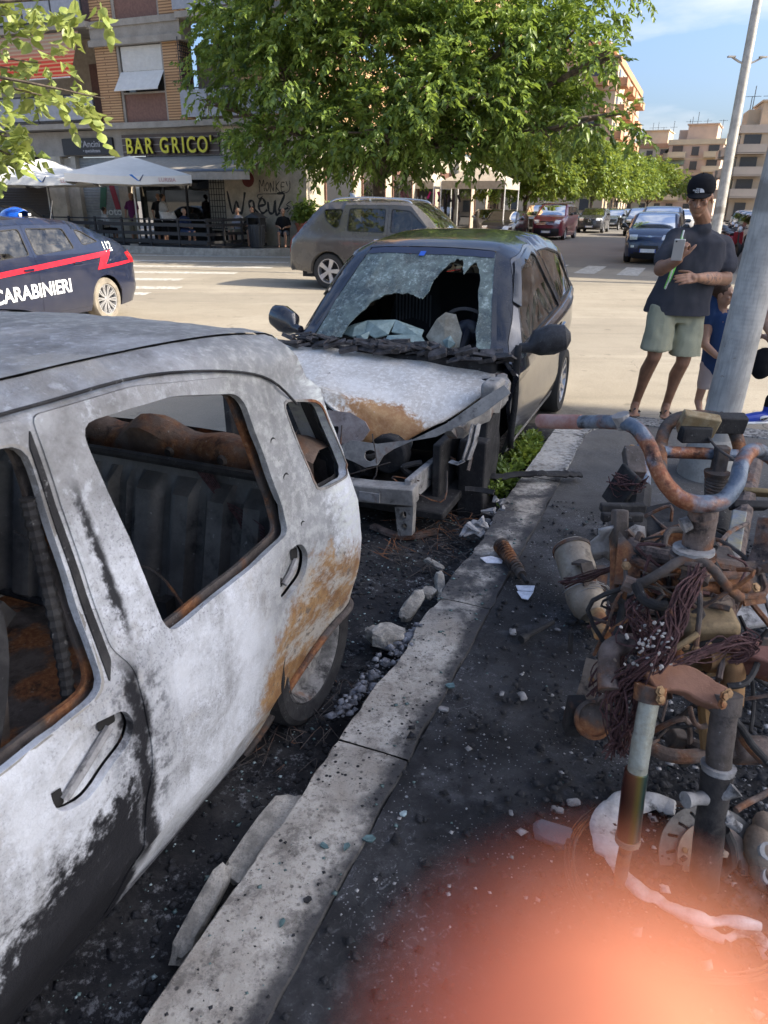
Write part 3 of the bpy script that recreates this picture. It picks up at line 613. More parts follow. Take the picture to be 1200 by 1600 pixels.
# upper floors
Z1 = 4.30; FH = 3.50
bpart('floor_slab', [(-40, -23.70, FS-.55, FS+.5, 4.34, 4.54), (-23.70, -19.62, FS-.35, FS+.5, Z1, 4.52), (-19.62, -14.3, FS-.55, FS+.5, 4.30, 4.50)], M_CONC)
for k in range(4):
    z = 4.52+k*FH
    top = z+2.66
    bpart('brick_pier', [(-23.66, -22.62, FS-.25, FS+.4, z, top)], M_BRICK); bpart('brick_pier', [(-20.34, -19.52, FS-.25, FS+.4, z, top)], M_BRICK)
    bpart('brick_wall', [(-17.4, -14.45, FS+.45, FS+.9, z, top), (-14.9, -14.45, FS+.9, 60, z, top)], M_BRICK)
    bpart('concrete_band', [(-23.80, -19.30, FS-.42, FS+.4, top, top+.22), (-23.72, -19.40, FS-.34, FS+.4, top+.22, top+.62), (-23.80, -19.34, FS-.40, FS+.4, top+.62, top+.84)], M_CONC)
    bpart('window_jamb', [(-22.62, -22.5, FS-.2, FS+.3, z, top), (-20.45, -20.34, FS-.2, FS+.3, z, top)], M_CONC)
    bpart('sill_panel', [(-22.5, -20.45, FS-.14, FS+.2, z, z+1.0)], M_BROWN); bpart('window_sill', [(-22.52, -20.43, FS-.2, FS+.2, z+1.0, z+1.06)], M_CONC)
    wf = bpart('window', [(-22.5, -22.42, FS-.05, FS+.03, z+1.06, top), (-20.53, -20.45, FS-.05, FS+.03, z+1.06, top), (-21.52, -21.44, FS-.05, FS+.03, z+1.06, top)], M_IRON)
    bpart('pane', [(-22.45, -20.5, FS-.01, FS+.01, z+1.06, top)], M_GLASSDK, wf)
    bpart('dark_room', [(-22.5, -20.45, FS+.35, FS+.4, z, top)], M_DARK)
    # left balcony
    zb = z+.02
    bpart('recess_wall', [(-40, -23.66, FS+1.3, FS+1.5, z, top+.84)], std('beige_render', (.42, .36, .28), .9)); bpart('balcony_door', [(-25.4, -24.0, FS+1.22, FS+1.29, z, z+2.4)], M_BROWN)
    bpart('balcony_slab', [(-40, -23.68, FS-.58, FS+1.3, top+.66, top+.86)], M_CONC)
    bal = bpart('balcony_rail', [(-40, -23.70, FS-.55, FS-.50, z+1.02, z+1.07), (-40, -23.70, FS-.55, FS-.50, z+.10, z+.14)], M_IRON)
    for i in range(5): bpart('rail_panel', [(-25.35-i*1.55, -23.86-i*1.55, FS-.535, FS-.515, z+.15, z+1.0)], M_GLASSPAR, bal); bpart('rail_post', [(-23.83-i*1.55, -23.78-i*1.55, FS-.55, FS-.5, z, z+1.02)], M_IRON, bal)
    # right balcony with an iron screen
    bal = bpart('balcony_rail', [(-19.58, -14.4, FS-.55, FS-.50, z+1.02, z+1.07)], M_IRON)
    for i in range(4): bpart('rail_panel', [(-19.5+i*1.28, -18.28+i*1.28, FS-.535, FS-.515, z+.08, z+1.0)], M_GLASSPAR, bal)
    bpart('balcony_slab', [(-19.42, -14.3, FS-.55, FS+.5, top+.66, top+.86)], M_CONC)
    sc = bpart('iron_screen', [(-19.50, -19.46, FS-.45, FS+.4, z+1.1, z+1.16)], M_IRON)
    for i in range(8): bpart('screen_bar', [(-19.50, -19.47, FS-.44+i*.115, FS-.42+i*.115, z+1.16, top+.1)], M_IRON, sc)
    for i in range(7): bpart('screen_bar', [(-19.495, -19.475, FS-.44, FS+.4, z+1.3+i*.2, z+1.33+i*.2)], M_IRON, sc)
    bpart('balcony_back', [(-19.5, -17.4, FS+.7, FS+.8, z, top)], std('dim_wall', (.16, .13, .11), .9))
slats('shutter', -22.42, -20.40, FS-.16, 6.3, 7.15, .05, M_SHUT)
slats('shutter', -22.52, -20.40, FS-.17, 5.62, 6.3, .05, M_SHUT, tilt=.75)
bpart('shutter_bar', [(-22.52, -20.4, FS-.71, FS-.67, 5.58, 5.63)], M_SHUT)
# striped sun awning on the left balcony
def m_awn():
    k = NM('striped_awning'); x, y, z = k.xyz(); w = k.ma('SINE', k.ma('MULTIPLY', z, 42.0)); f = k.sm(z, 6.6, 7.3)
    c = k.mix(k.sm(w, .1, .5), k.mix(f, (.62, .06, .035), (.40, .24, .15)), k.mix(f, (.66, .30, .14), (.42, .33, .22))); return k.fin(k.bsdf(c, .85, spec=.2))  # top greyed in the colour for the shade under the balcony
mb = MB(); rows = []
for i in range(9):
    t = i/8; rows.append([NS(-28.4+(4.25)*j/10-.35*t*(1-j/10), FS-.5-.75*t+.02*sin(j*2.1), 7.75-1.66*t-.04*sin(t*3)) for j in range(11)])
mb.grid(rows); aw = mb.build('sun_awning', m_awn(), ang=60); tag(aw, 'red and tan striped sun blind hanging over the left balcony', 'awning')
mb = MB(); mb.tube([NS(-28.8, FS-1.26, 6.07), NS(-24.15, FS-1.26, 6.07)], .025); mb.build('front_bar', M_SHUT, aw)
# shop awning over the bar
aw = MB().grid([[NS(-22.9+6.9*j/8, FS-.02, 3.28) for j in range(9)], [NS(-22.9+7.0*j/8, FS-1.0, 2.95) for j in range(9)], [NS(-22.9+7.1*j/8, FS-1.75, 2.68) for j in range(9)]]).build('bar_awning', M_AWNGREY)
tag(aw, 'long grey canvas awning below the yellow bar letters', 'awning')
MB().grid([[NS(-22.9+7.1*j/40, FS-1.76+.02*sin(j), 2.66) for j in range(41)], [NS(-22.9+7.1*j/40, FS-1.78+.03*sin(j*1.3), 2.36) for j in range(41)]]).build('valance', std('awning_valance', (.42, .36, .29), .85), aw)
mb = MB(); mb.tube([NS(-22.9, FS-1.76, 2.68), NS(-15.8, FS-1.76, 2.68)], .05); mb.build('front_bar', std('awning_bar', (.14, .17, .22), .5), aw)
mb = MB(); mb.bar(NS(-20.3, FS-.1, 3.0), NS(-20.9, FS-1.7, 2.66), .06); mb.bar(NS(-17.0, FS-.1, 3.0), NS(-17.6, FS-1.7, 2.66), .06); mb.build('folding_arm', M_IRON, aw)
# signs
sg = thing('bar_sign', 'yellow raised letters of the bar name over the grey awning', 'sign', NS(-20.6, FS-.2, 3.4))
SI = Matrix.Translation(-NS(-20.6, FS-.2, 3.4))
mb = MB(); nbox(mb, -23.0, -18.2, FS-.06, FS+.015, 3.32, 4.1); mb.xf(SI).build('backboard', std('sign_board', (.085, .06, .05), .6), sg)
for z in (3.45, 3.7, 3.95):
    mb = MB(); nbox(mb, -23.0, -18.2, FS-.09, FS-.06, z, z+.03); mb.xf(SI).build('rail', std('sign_rail', (.3, .26, .22), .5), sg)
M_SIGNSIDE = std('letter_side', (.05, .03, .02), .5)
def sign_letters(body, n, w):
    for ch, dx in body:
        M = SI @ basis(NS(n+dx, FS-.24, 3.40), EN, V((0, 0, 1)), -ES)
        l = text_mesh(ch, .80, 'letter', M_YELLOW, sg, M, .01, .012, sx=.80)
        M2 = SI @ basis(NS(n+dx+.02, FS-.17, 3.385), EN, V((0, 0, 1)), -ES); text_mesh(ch, .80, 'letter_side', M_SIGNSIDE, l, l.matrix_basis.inverted() @ M2, .05, .016, sx=.80)
adv = .47
sign_letters([('B', 0), ('A', .48), ('R', 1.0)], -22.5, 0); sign_letters([('G', 0), ('R', .55), ('I', .93), ('C', 1.32), ('O', 1.86), ("'", 2.26)], -20.72, 0)
s2 = thing('shop_sign', 'black rectangular shop sign with grey outlined lettering left of the bar', 'sign', NS(-24.9, FS-.1, 3.65)); S2I = Matrix.Translation(-NS(-24.9, FS-.1, 3.65))
mb = MB(); nbox(mb, -26.25, -23.5, FS-.1, FS+.015, 3.38, 4.02); mb.xf(S2I).build('sign_panel', M_IRON, s2, bev=.01)
for b, sz, n, z, sx in (("d'Ancini", .34, -24.75, 3.68, 1.1), ('\u2022 specializzata', .17, -24.65, 3.48, 1.0)):
    text_mesh(b, sz, 'lettering', std('sign_grey', (.35, .35, .36), .5), s2, S2I @ basis(NS(n, FS-.106, z), EN, V((0, 0, 1)), -ES), .003, .004, sx=sx)
s3 = MB().lathe([(0, .0), (.30, .0), (.30, .06), (.27, .075), (0, .075)], 24, basis(NS(-17.5, FS-.12, 3.75), EN, V((0, 0, 1)), -ES)).build('round_sign', M_IRON); tag(s3, 'small round black sign on the wall under the tree', 'sign')
text_mesh('B', .34, 'lettering', M_WHITE, s3, basis(NS(-17.5, FS-.2, 3.63), EN, V((0, 0, 1)), -ES))
# graffiti: sprayed strokes on the marble
def graffiti(label, strokes, w, loc):
    mb = MB()
    for st in strokes:
        P = smooth_path([NS(n, FS-.006-.001*rnd.random(), z) for n, z in st], 5); rows = []
        for i, p in enumerate(P):
            a = P[max(0, i-1)]; b = P[min(len(P)-1, i+1)]; d = (b-a).normalized(); u = d.cross(ES).normalized()*w*(.6+.6*abs(sin(i*.7))); rows.append([p-u, p+u])
        mb.grid(rows)
    o = mb.build('graffiti_stroke', M_SPRAY, bar, M=BI); return o
G = []
def sc_(pts, n0, z0, kx, kz): return [(n0+x*kx, z0+z*kz) for x, z in pts]
w1 = [[(0, 1), (.25, .0), (.5, .55), (.75, .0), (1.05, .95)], [(1.35, .15), (1.25, .5), (1.5, .55), (1.55, .0), (1.45, .3), (1.75, .05)], [(1.8, .35), (2.2, .45), (2.0, .7), (1.8, .35), (2.0, .05), (2.3, .2)], [(2.35, .55), (2.4, .1), (2.65, .1), (2.75, .6), (2.8, 0), (3.0, .1)], [(2.9, .9), (3.3, .85), (2.95, .2), (3.5, .3)]]
graffiti('', [sc_(p, -18.02, 1.15, .80, .85) for p in w1], .045, 0)
w2 = [[(0, 0), (.05, 1), (.3, .5), (.5, 1), (.55, .1)], [(.8, .1), (.7, .5), (.9, .8), (1.05, .4), (.8, .1)], [(1.2, 0), (1.2, .8), (1.5, .1), (1.55, .9)], [(1.8, 0), (1.85, .95)], [(2.2, .9), (1.85, .45), (2.25, 0)], [(2.75, .8), (2.4, .75), (2.4, .1), (2.75, .1)], [(2.4, .45), (2.7, .45)], [(2.9, .9), (3.05, .5)], [(3.3, .95), (2.95, .0), (0, -.15), (-.1, -.5), (.3, -.3)]]
graffiti('', [sc_(p, -16.5, 1.95, .42, .45) for p in w2], .016, 0)
w3 = [[(.5, 1), (0, .7), (.4, .5), (0, .1)], [(1.1, .9), (.7, .5), (1.1, .1)]]
graffiti('', [sc_(p, -15.3, 1.2, .42, .45) for p in w3], .016, 0)
mb = MB(); mb.lathe([(0, 0), (.28, 0), (.28, .008), (0, .009)], 20, BI @ basis(NS(-17.0, FS-.004, 2.42), EN, V((0, 0, 1)), -ES)); mb.build('graffiti_heart', std('red_spray', (.14, .03, .025), .7), bar)
for i in range(9):
    s0 = FS+1.6+3.6*i; o = bpart('shop_window', [(-14.42, -14.36, s0, s0+2.5, .1, 2.9)], M_GLASSDK if i % 3 else M_IRON); bpart('shop_shade_sheet', [(-14.43, -14.405, s0+.05, s0+2.45, .12, 2.88)], M_DARK, o); bpart('shop_frame', [(-14.40, -14.33, s0-.08, s0, 0, 3.0), (-14.40, -14.33, s0+2.5, s0+2.58, 0, 3.0), (-14.40, -14.30, s0-.08, s0+2.58, 2.9, 3.25)], M_BROWN, o)  # dark sheets stand in for the shade inside the shops
# far apartment blocks ------------------------------------------------
M_FARWIN = std('far_window', (.06, .065, .07), .2)
def block(label, n0, n1, s0, s1, H, floors, wallc, bandc, cols, faceside, group=None, awn=None, deg=0, base=0.0):
    """faces: 's' side (towards the camera) and 'r'/'l' along the street; windows and balconies as parts sharing meshes"""
    c = NS((n0+n1)/2, (s0+s1)/2, base); root = thing('apartment_building', label, 'building', c, SANG-pi/2+radians(deg), group); hw, hd = (n1-n0)/2, (s1-s0)/2
    wm = std('render_wall', wallc, .9, var=.1, sc=.4); bm_ = std('balcony_wall', bandc, .9, var=.1, sc=.4)
    MB().box((0, 0, H/2), (hw*2, hd*2, H)).build('wall', wm, root); fh = H/floors
    mw = MB().box((0, 0, 0), (1.3, .12, 1.45)).box((0, 0, -.78), (1.5, .2, .08)).build('window', M_FARWIN, root); first = [mw]
    mbal = MB().box((0, 0, 0), (3.2, 1.3, .16)).box((0, -.6, .5), (3.2, .10, .95)).box((-1.55, 0, .5), (.1, 1.2, .95)).box((1.55, 0, .5), (.1, 1.2, .95)).build('balcony', bm_, root); fb = [mbal]
    mdoor = MB().box((0, 0, 0), (1.9, .10, 2.1)).build('balcony_door', M_FARWIN, root); fd = [mdoor]
    maw = MB().grid([[V((-1.6, 0, 0)), V((1.6, 0, 0))], [V((-1.6, -1.1, -.9)), V((1.6, -1.1, -.9))]]).build('sun_blind', std('blind_cloth', awn or (.3, .3, .2), .9), root) if awn else None; fa = [maw]
    def put(o, lst, loc, rz):
        if lst[0] is not None: c = lst[0]; lst[0] = None
        else: c = o.copy(); COL.objects.link(c)
        c.location = loc; c.rotation_euler = (0, 0, rz)
    for f in range(floors):
        z = fh*f+fh*.52
        for fc in faceside:
            L, y, rz = {'s': (hw*2, -hd, 0), 'r': (hd*2, hw, pi/2), 'l': (hd*2, -hw, -pi/2)}[fc]; kc = max(2, int(L/cols))
            for i in range(kc):
                t = -L/2+L*(i+.5)/kc; isb = (i % 3 != 1) and f > 0
                def P(off, zz): return (t, y-off, zz) if fc == 's' else ((y+off, t, zz) if fc == 'r' else (y-off, -t, zz))
                if isb:
                    put(mdoor, fd, P(.03, z), rz); put(mbal, fb, P(.66, z-1.05), rz)
                    if awn and rnd.random() < .55: put(maw, fa, P(.08, z+1.1), rz)
                else: put(mw, first, P(.04, z+.1), rz)
        if f > 0: MB().box((0, 0, fh*f), (hw*2+.16, hd*2+.16, .18)).build('string_course', bm_, root)
    MB().box((0, 0, H+.45), (hw*2+.5, hd*2+.5, .9)).build('parapet', bm_, root)
    r2 = MB().box((hw*.1, 0, H+2.2), (hw*1.1, hd*1.2, 2.8)).box((-hw*.6, 0, H+1.9), (hw*.4, hd*.8, 2.0)).box((hw*.1, 0, H+3.7), (hw*1.2, hd*1.3, .2)).build('penthouse', wm, root)
    for i in range(5):
        x = -hw*.8+hw*1.6*rnd.random(); MB().tube([(x, 0, H+.5), (x, 0, H+4.5+rnd.random()*2)], .05, 5).bar((x-.8, 0, H+4.6), (x+.8, 0, H+4.6), .05).build('antenna', M_IRON, root)
    return root
PINK, CREAM, TAN, ORNG = (.50, .38, .30), (.58, .49, .34), (.54, .41, .28), (.47, .25, .14)
block('tall terracotta and cream apartment block behind the big tree, with planted roof terrace', -30, -14.4, 116, 152, 19.4, 6, TAN, ORNG, 4.2, 'sr')
block('salmon apartment block with green sun blinds in the middle distance behind the capped man', -8.6, 1.2, 165, 180, 12.6, 5, PINK, CREAM, 2.6, 'sl', awn=(.20, .24, .16), deg=-4)
block('cream stepped apartment block with an orange band, left of the salmon block', -18.5, -8.9, 186, 200, 13.4, 5, CREAM, ORNG, 2.8, 'sr', deg=-4)
block('ochre apartment block with white balconies showing between the lamp post and the steel pole', 1.6, 9.5, 108, 120, 9.9, 4, TAN, (.52, .42, .33), 2.6, 'sl', deg=6)
block('plain tan block on the right side of the street, out past the parked cars', 10, 24, 122, 136, 12.5, 4, TAN, CREAM, 4.2, 'sl', deg=10)
def plainblock(label, n0, n1, s0, s1, H):
    root = thing('apartment_building', label, 'building', NS((n0+n1)/2, (s0+s1)/2, 0), SANG-pi/2); w, d = n1-n0, s1-s0
    MB().box((0, 0, H/2-.2), (w, d, H+.4)).build('wall', std('render_wall', (.50, .40, .30), .9), root)
    m0 = MB().box((0, 0, 0), (.14, 1.3, 1.6)).build('window', M_FARWIN, root); k = 0
    for f in range(int(H/3.3)):
        for i in range(int(d/3)):
            c = m0 if k == 0 else m0.copy(); k += 1
            if c is not m0: COL.objects.link(c)
            c.location = (-w/2-.02, -d/2+1.6+3*i, 1.9+3.3*f)
    MB().box((0, 0, H+.4), (w+.5, d+.5, .4)).build('cornice', std('cornice', (.5, .46, .4), .9), root)
tw = thing('apartment_building', 'narrow cream tower added out of view across the side street to shade the foreground', 'building', sd*0+V((30*cos(SUN_AZ), 30*sin(SUN_AZ), 0))+V((-sin(SUN_AZ), cos(SUN_AZ), 0))*3.65, SUN_AZ)  # added unseen tower, sized to keep the sun off the foreground
MB().box((0, 0, 12.2), (10, 6.3, 24.4)).build('wall', std('tower_render', (.55, .47, .36), .9), tw); m0 = MB().box((0, 0, 0), (.14, 1.3, 1.6)).build('window', M_FARWIN, tw)
for f in range(7):
    for i in range(3):
        c = m0 if f+i == 0 else m0.copy()
        if c is not m0: COL.objects.link(c)
        c.location = (-5.02, -2+2*i, 2+3.3*f)
plainblock('low block on the right of the far street that shades the roadway', 7.4, 18, 23.6, 50, 11)

# ---------------------------------------------------------------- trees
M_BARK = std('bark', (.13, .10, .075), .95, var=.4, sc=8, bump=.8)
M_LEAF1 = m_leaf('leaf_mid_green', (.026, .060, .016), (.29, .39, .075), (.45, .60, .08))  # light end of the colour stands in for sunlit clumps
M_LEAF2 = m_leaf('leaf_yellow_green', (.09, .16, .022), (.20, .27, .045), (.5, .55, .08))
M_LEAF3 = m_leaf('leaf_lime', (.17, .23, .05), (.36, .41, .12), (.5, .55, .12))
def leaf_cloud(blobs, nspray, ll, lw, per=13, droop=.6, seed=1, twig=.55, shell=.45, clip=None):
    """sprays of pointed folded leaves through lumpy volumes: blobs = [(centre, (rx, ry, rz))]"""
    R = np.random.default_rng(seed); vol = np.array([b[1][0]*b[1][1]*b[1][2] for b in blobs])**.67; vol = vol/vol.sum(); P = []
    which = R.choice(len(blobs), nspray, p=vol); d = R.normal(size=(nspray, 3)); d /= np.linalg.norm(d, axis=1)[:, None]; d[:, 2] = np.where(d[:, 2] < -.6, -d[:, 2], d[:, 2])
    rad = 1-shell*R.random(nspray)**1.6
    C = np.array([b[0] for b in blobs])[which]; Rr = np.array([b[1] for b in blobs])[which]
    lump = 1+.20*np.sin(d[:, 0]*7+which)*np.sin(d[:, 1]*6+which*2)*1.2
    base = C+d*Rr*(rad*lump)[:, None]
    td = d*.7+R.normal(size=(nspray, 3))*.45; td[:, 2] -= droop*.9; td /= np.linalg.norm(td, axis=1)[:, None]
    tt = (np.arange(per)+.5)/per
    pos = base[:, None, :]+td[:, None, :]*(tt*twig)[None, :, None]*(.7+.6*R.random(nspray))[:, None, None]; pos[:, :, 2] -= (tt**2*twig*.35*droop)[None, :]
    side = np.cross(td, [0, 0, 1.]); side /= (np.linalg.norm(side, axis=1)[:, None]+1e-6); sg_ = np.where(np.arange(per) % 2, 1., -1.)
    ax = td[:, None, :]*.65+side[:, None, :]*sg_[None, :, None]*.75+R.normal(size=(nspray, per, 3))*.30; ax[:, :, 2] -= droop*.55; ax /= np.linalg.norm(ax, axis=2)[..., None]
    up = np.array([0, 0, 1.])+R.normal(size=(nspray, per, 3))*.45; bi = np.cross(ax, up); bi /= (np.linalg.norm(bi, axis=2)[..., None]+1e-6); nm = np.cross(bi, ax)
    sz = (.65+.7*R.random((nspray, per, 1)))
    a = pos; L = ax*ll*sz; Wd = bi*lw*sz; N_ = nm*lw*.45*sz
    q = np.stack([a, a+L*.45+Wd+N_, a+L-nm*ll*.12*sz, a+L*.45-Wd+N_], axis=2).reshape(-1, 3)
    if clip is not None:
        k = clip(q.reshape(-1, 4, 3)[:, 0]); q = q.reshape(-1, 4, 3)[k].reshape(-1, 3)
    nq = len(q)//4; i = np.arange(nq)*4
    f = np.stack([i, i+1, i+2, i, i+2, i+3], axis=1).reshape(-1, 3)
    return q, f
def np_mesh(name, v, f, mat):
    me = bpy.data.meshes.new(name); me.vertices.add(len(v)); me.vertices.foreach_set('co', np.asarray(v, np.float32).ravel()); k = f.shape[1]
    me.loops.add(f.size); me.loops.foreach_set('vertex_index', f.ravel().astype(np.int32)); me.polygons.add(len(f)); me.polygons.foreach_set('loop_start', np.arange(len(f), dtype=np.int32)*k)
    me.polygons.foreach_set('loop_total', np.full(len(f), k, np.int32)); me.update(calc_edges=True); me.materials.append(mat); return me
def tree(label, base, trunk, blobs, nspray, ll, lw, mat, seed=1, r=.22, droop=.6, group=None, per=13, twig=.55, shell=.45):
    root = thing('tree', label, 'tree', base, 0, group); B = V(base); fork = V(trunk)-B; mb = MB()
    mb.tube(smooth_path([V((0, 0, -.1)), fork*.5+V((.05, .03, 0)), fork], 4), [r*(1.25-.07*i) if i < 5 else r*.8 for i in range(9)], 10); mb.build('trunk', M_BARK, root)
    mb = MB(); rr = random.Random(seed)
    for c, q in blobs:
        e = V(c)-B; m1 = fork.lerp(e, .5)+V((rr.uniform(-.4, .4), rr.uniform(-.4, .4), .3)); P = smooth_path([fork*.97, m1, e], 5); n = len(P)
        mb.tube(P, [r*.6*(1-.85*i/(n-1)) for i in range(n)], 6)
        for k in range(5):
            d = V((rr.gauss(0, 1), rr.gauss(0, 1), rr.gauss(.2, .7))).normalized(); t = e+V((d.x*q[0], d.y*q[1], d.z*q[2]))*.85
            mb.tube(smooth_path([m1.lerp(e, .3+.12*k), e.lerp(t, .45)+V((0, 0, .1)), t], 3), [.05, .045, .04, .03, .025, .018, .01][:7], 5)
    mb.build('limbs', M_BARK, root)
    v, f = leaf_cloud([(V(c)-B, q) for c, q in blobs], nspray, ll, lw, per, droop, seed, twig, shell)
    o = link('crown', np_mesh('crown', v, f, mat), root); o['kind'] = 'stuff'
    return root
def at(n, s, z): return tuple(NS(n, s, z))
# the big street tree over the crossing: crown edges measured against the bar front
TB = [((0.140, 25.386, 5.174), (4.29, 3.20, 1.96)), ((-3.537, 26.375, 5.346), (2.60, 2.00, 1.37)), ((-5.039, 27.541, 6.608), (1.33, 1.30, 1.07)), ((-4.280, 26.143, 3.369), (0.96, 0.70, 0.52)), ((-2.676, 24.934, 3.381), (2.08, 1.20, 0.87)), ((0.114, 23.232, 3.351), (2.41, 1.60, 1.00)), ((2.365, 23.378, 3.175), (1.98, 1.50, 0.90)), ((3.052, 23.633, 5.215), (2.53, 2.40, 1.60)), ((4.242, 22.597, 3.663), (1.67, 1.30, 0.86)), ((5.392, 20.495, 3.485), (1.02, 0.50, 0.29)), ((4.900, 22.324, 5.579), (1.03, 1.20, 0.79)), ((1.108, 25.525, 8.094), (6.04, 3.50, 1.92)), ((-1.348, 24.923, 6.737), (3.18, 1.80, 1.22)), ((-5.717, 26.741, 4.511), (0.62, 0.40, 0.36)), ((1.839, 21.973, 4.233), (1.92, 1.20, 0.88)), ((5.458, 21.009, 4.927), (0.50, 0.40, 0.21)), ((-0.698, 25.194, 2.874), (2.16, 1.20, 0.61))]
tree('large spreading street tree whose drooping dark green crown hangs over the crossing', at(-10.4, 24.0, -.02), at(-10.3, 24.0, 2.6), TB, 5000, .21, .050, M_LEAF1, 5, .26, .55, per=13, twig=.58, shell=.42)
# row of smaller limes along the left kerb of the far street
rr = random.Random(4)
for i, (n, s, h, w) in enumerate([(-10.2, 46, 5.2, 3.0), (-9.6, 58, 6.2, 3.8), (-9.9, 72, 6.4, 4.0), (-9.4, 88, 6.6, 4.0), (-9.6, 106, 7.0, 4.2), (-9.0, 128, 8.0, 5.5)]):
    bl = [(at(n, s, h*.62), (w, w, h*.33)), (at(n+w*.45, s-1, h*.55), (w*.55, w*.6, h*.25)), (at(n-w*.4, s-.6, h*.7), (w*.6, w*.6, h*.26)), (at(n+.3, s+.4, h*.82), (w*.6, w*.6, h*.2))]
    tree(['round street tree nearest the market canopy, behind the parked cars', 'second street tree along the far left kerb', 'third street tree along the far left kerb', 'fourth street tree along the far left kerb', 'fifth street tree along the far left kerb', 'farthest and largest street tree of the left kerb row'][i], at(n, s, -.02), at(n, s, 1.9), bl, 1500 if i < 3 else 1000, .26+.03*i, .075+.008*i, M_LEAF2, 20+i, .14, .4, 'street trees along the far street', per=9)
for i, (n, s, h, w) in enumerate([(13.5, 84, 5.5, 2.6), (18.5, 92, 5.0, 2.4)]):
    tree(['small dark tree in front of the ochre block beside the lamp post', 'small dark tree in front of the ochre block beside the steel pole'][i], at(n, s, -.02), at(n, s, 1.8), [(at(n, s, h*.6), (w, w, h*.38)), (at(n+.8, s, h*.75), (w*.6, w*.6, h*.22))], 500, .36, .11, M_LEAF1, 40+i, .13, .4, per=9)
# the near tree on the left: big lime-green leaves, one by one
LB = [((-4.503, 10.427, 3.685), (0.56, 0.50, 0.25)), ((-3.495, 9.899, 3.759), (0.55, 0.30, 0.15)), ((-4.656, 10.274, 3.089), (0.19, 0.40, 0.39)), ((-4.142, 10.169, 2.760), (0.56, 0.25, 0.15)), ((-3.484, 10.003, 2.749), (0.15, 0.15, 0.15)), ((-4.745, 10.095, 2.298), (0.24, 0.40, 0.32)), ((-4.488, 9.879, 2.010), (0.25, 0.25, 0.15)), ((-4.454, 10.623, 3.207), (0.27, 0.30, 0.15))]
root = thing('tree', 'sunlit tree at the left edge with big lime green leaves and thin twigs', 'tree', at(-11.2, 6.0, -.02), 0); B = V(root.location)
mb = MB(); fork = V(at(-11.0, 6.0, 2.6))-B; mb.tube(smooth_path([V((0, 0, -.1)), fork*.5, fork, V(at(-10.8, 6.2, 4.6))-B], 4), [.2-.009*i for i in range(13)], 10); mb.build('trunk', M_BARK, root)
mb = MB()
for c, q in LB:
    e = V(c)-B; P = smooth_path([fork, fork.lerp(e, .5)+V((0, 0, .35)), e], 6); mb.tube(P, [.06*(1-.9*i/(len(P)-1)) for i in range(len(P))], 6)
mb.build('branches', M_BARK, root)
v, f = leaf_cloud([(V(c)-B, q) for c, q in LB]+[(V(at(-11, 6.3, 5))-B, (1.8, 1.8, 1.6))], 420, .15, .062, 9, .45, 9, .42, .95)
q4 = v.reshape(-1, 4, 3); camB = V((0, 0, 1.6))-B; d = np.linalg.norm(q4[:, 0]-np.array(camB), axis=1)
def in_view(p):
    w = p+np.array(B); X, Y, Z = w[:, 0], w[:, 1], w[:, 2]-1.6; fz = Y*cos(radians(23.5))-Z*sin(radians(23.5)); return (X/fz > -.56) & (fz > 0)
iv = in_view(q4[:, 0]); order = np.argsort(np.where(iv, d, d+100)); near = order[:300]; rest = order[300:]
lm = bpy.data.meshes.new('leaf'); lw = .30
pts = [(0, 0, 0), (.16, lw, .03), (.42, lw*1.15, .05), (.78, lw*.6, .0), (1, 0, -.10), (.78, -lw*.6, .0), (.42, -lw*1.15, .05), (.16, -lw, .03), (.28, 0, -.015), (.6, 0, -.03)]
lm.from_pydata(pts, [], [(0, 8, 1), (1, 8, 9, 2), (2, 9, 3), (3, 9, 4), (4, 9, 5), (5, 9, 6), (6, 9, 8, 7), (7, 8, 0)]); lm.materials.append(M_LEAF3); lm.shade_smooth()
for i in near:
    a, b, c, e = [V(t) for t in q4[i]]; x = (c-a); L = x.length; x.normalize(); y = (b-e); y = (y-x*y.dot(x)).normalized(); M = basis(a, x*L, y*L, x.cross(y)*L)
    o = bpy.data.objects.new('leaf', lm); COL.objects.link(o); o.parent = root; o.matrix_basis = M
vr = q4[rest].reshape(-1, 3); i = np.arange(len(rest))*4; o = link('leaves', np_mesh('leaves', vr, np.stack([i, i+1, i+2, i, i+2, i+3], 1).reshape(-1, 3), M_LEAF3), root); o['kind'] = 'stuff'

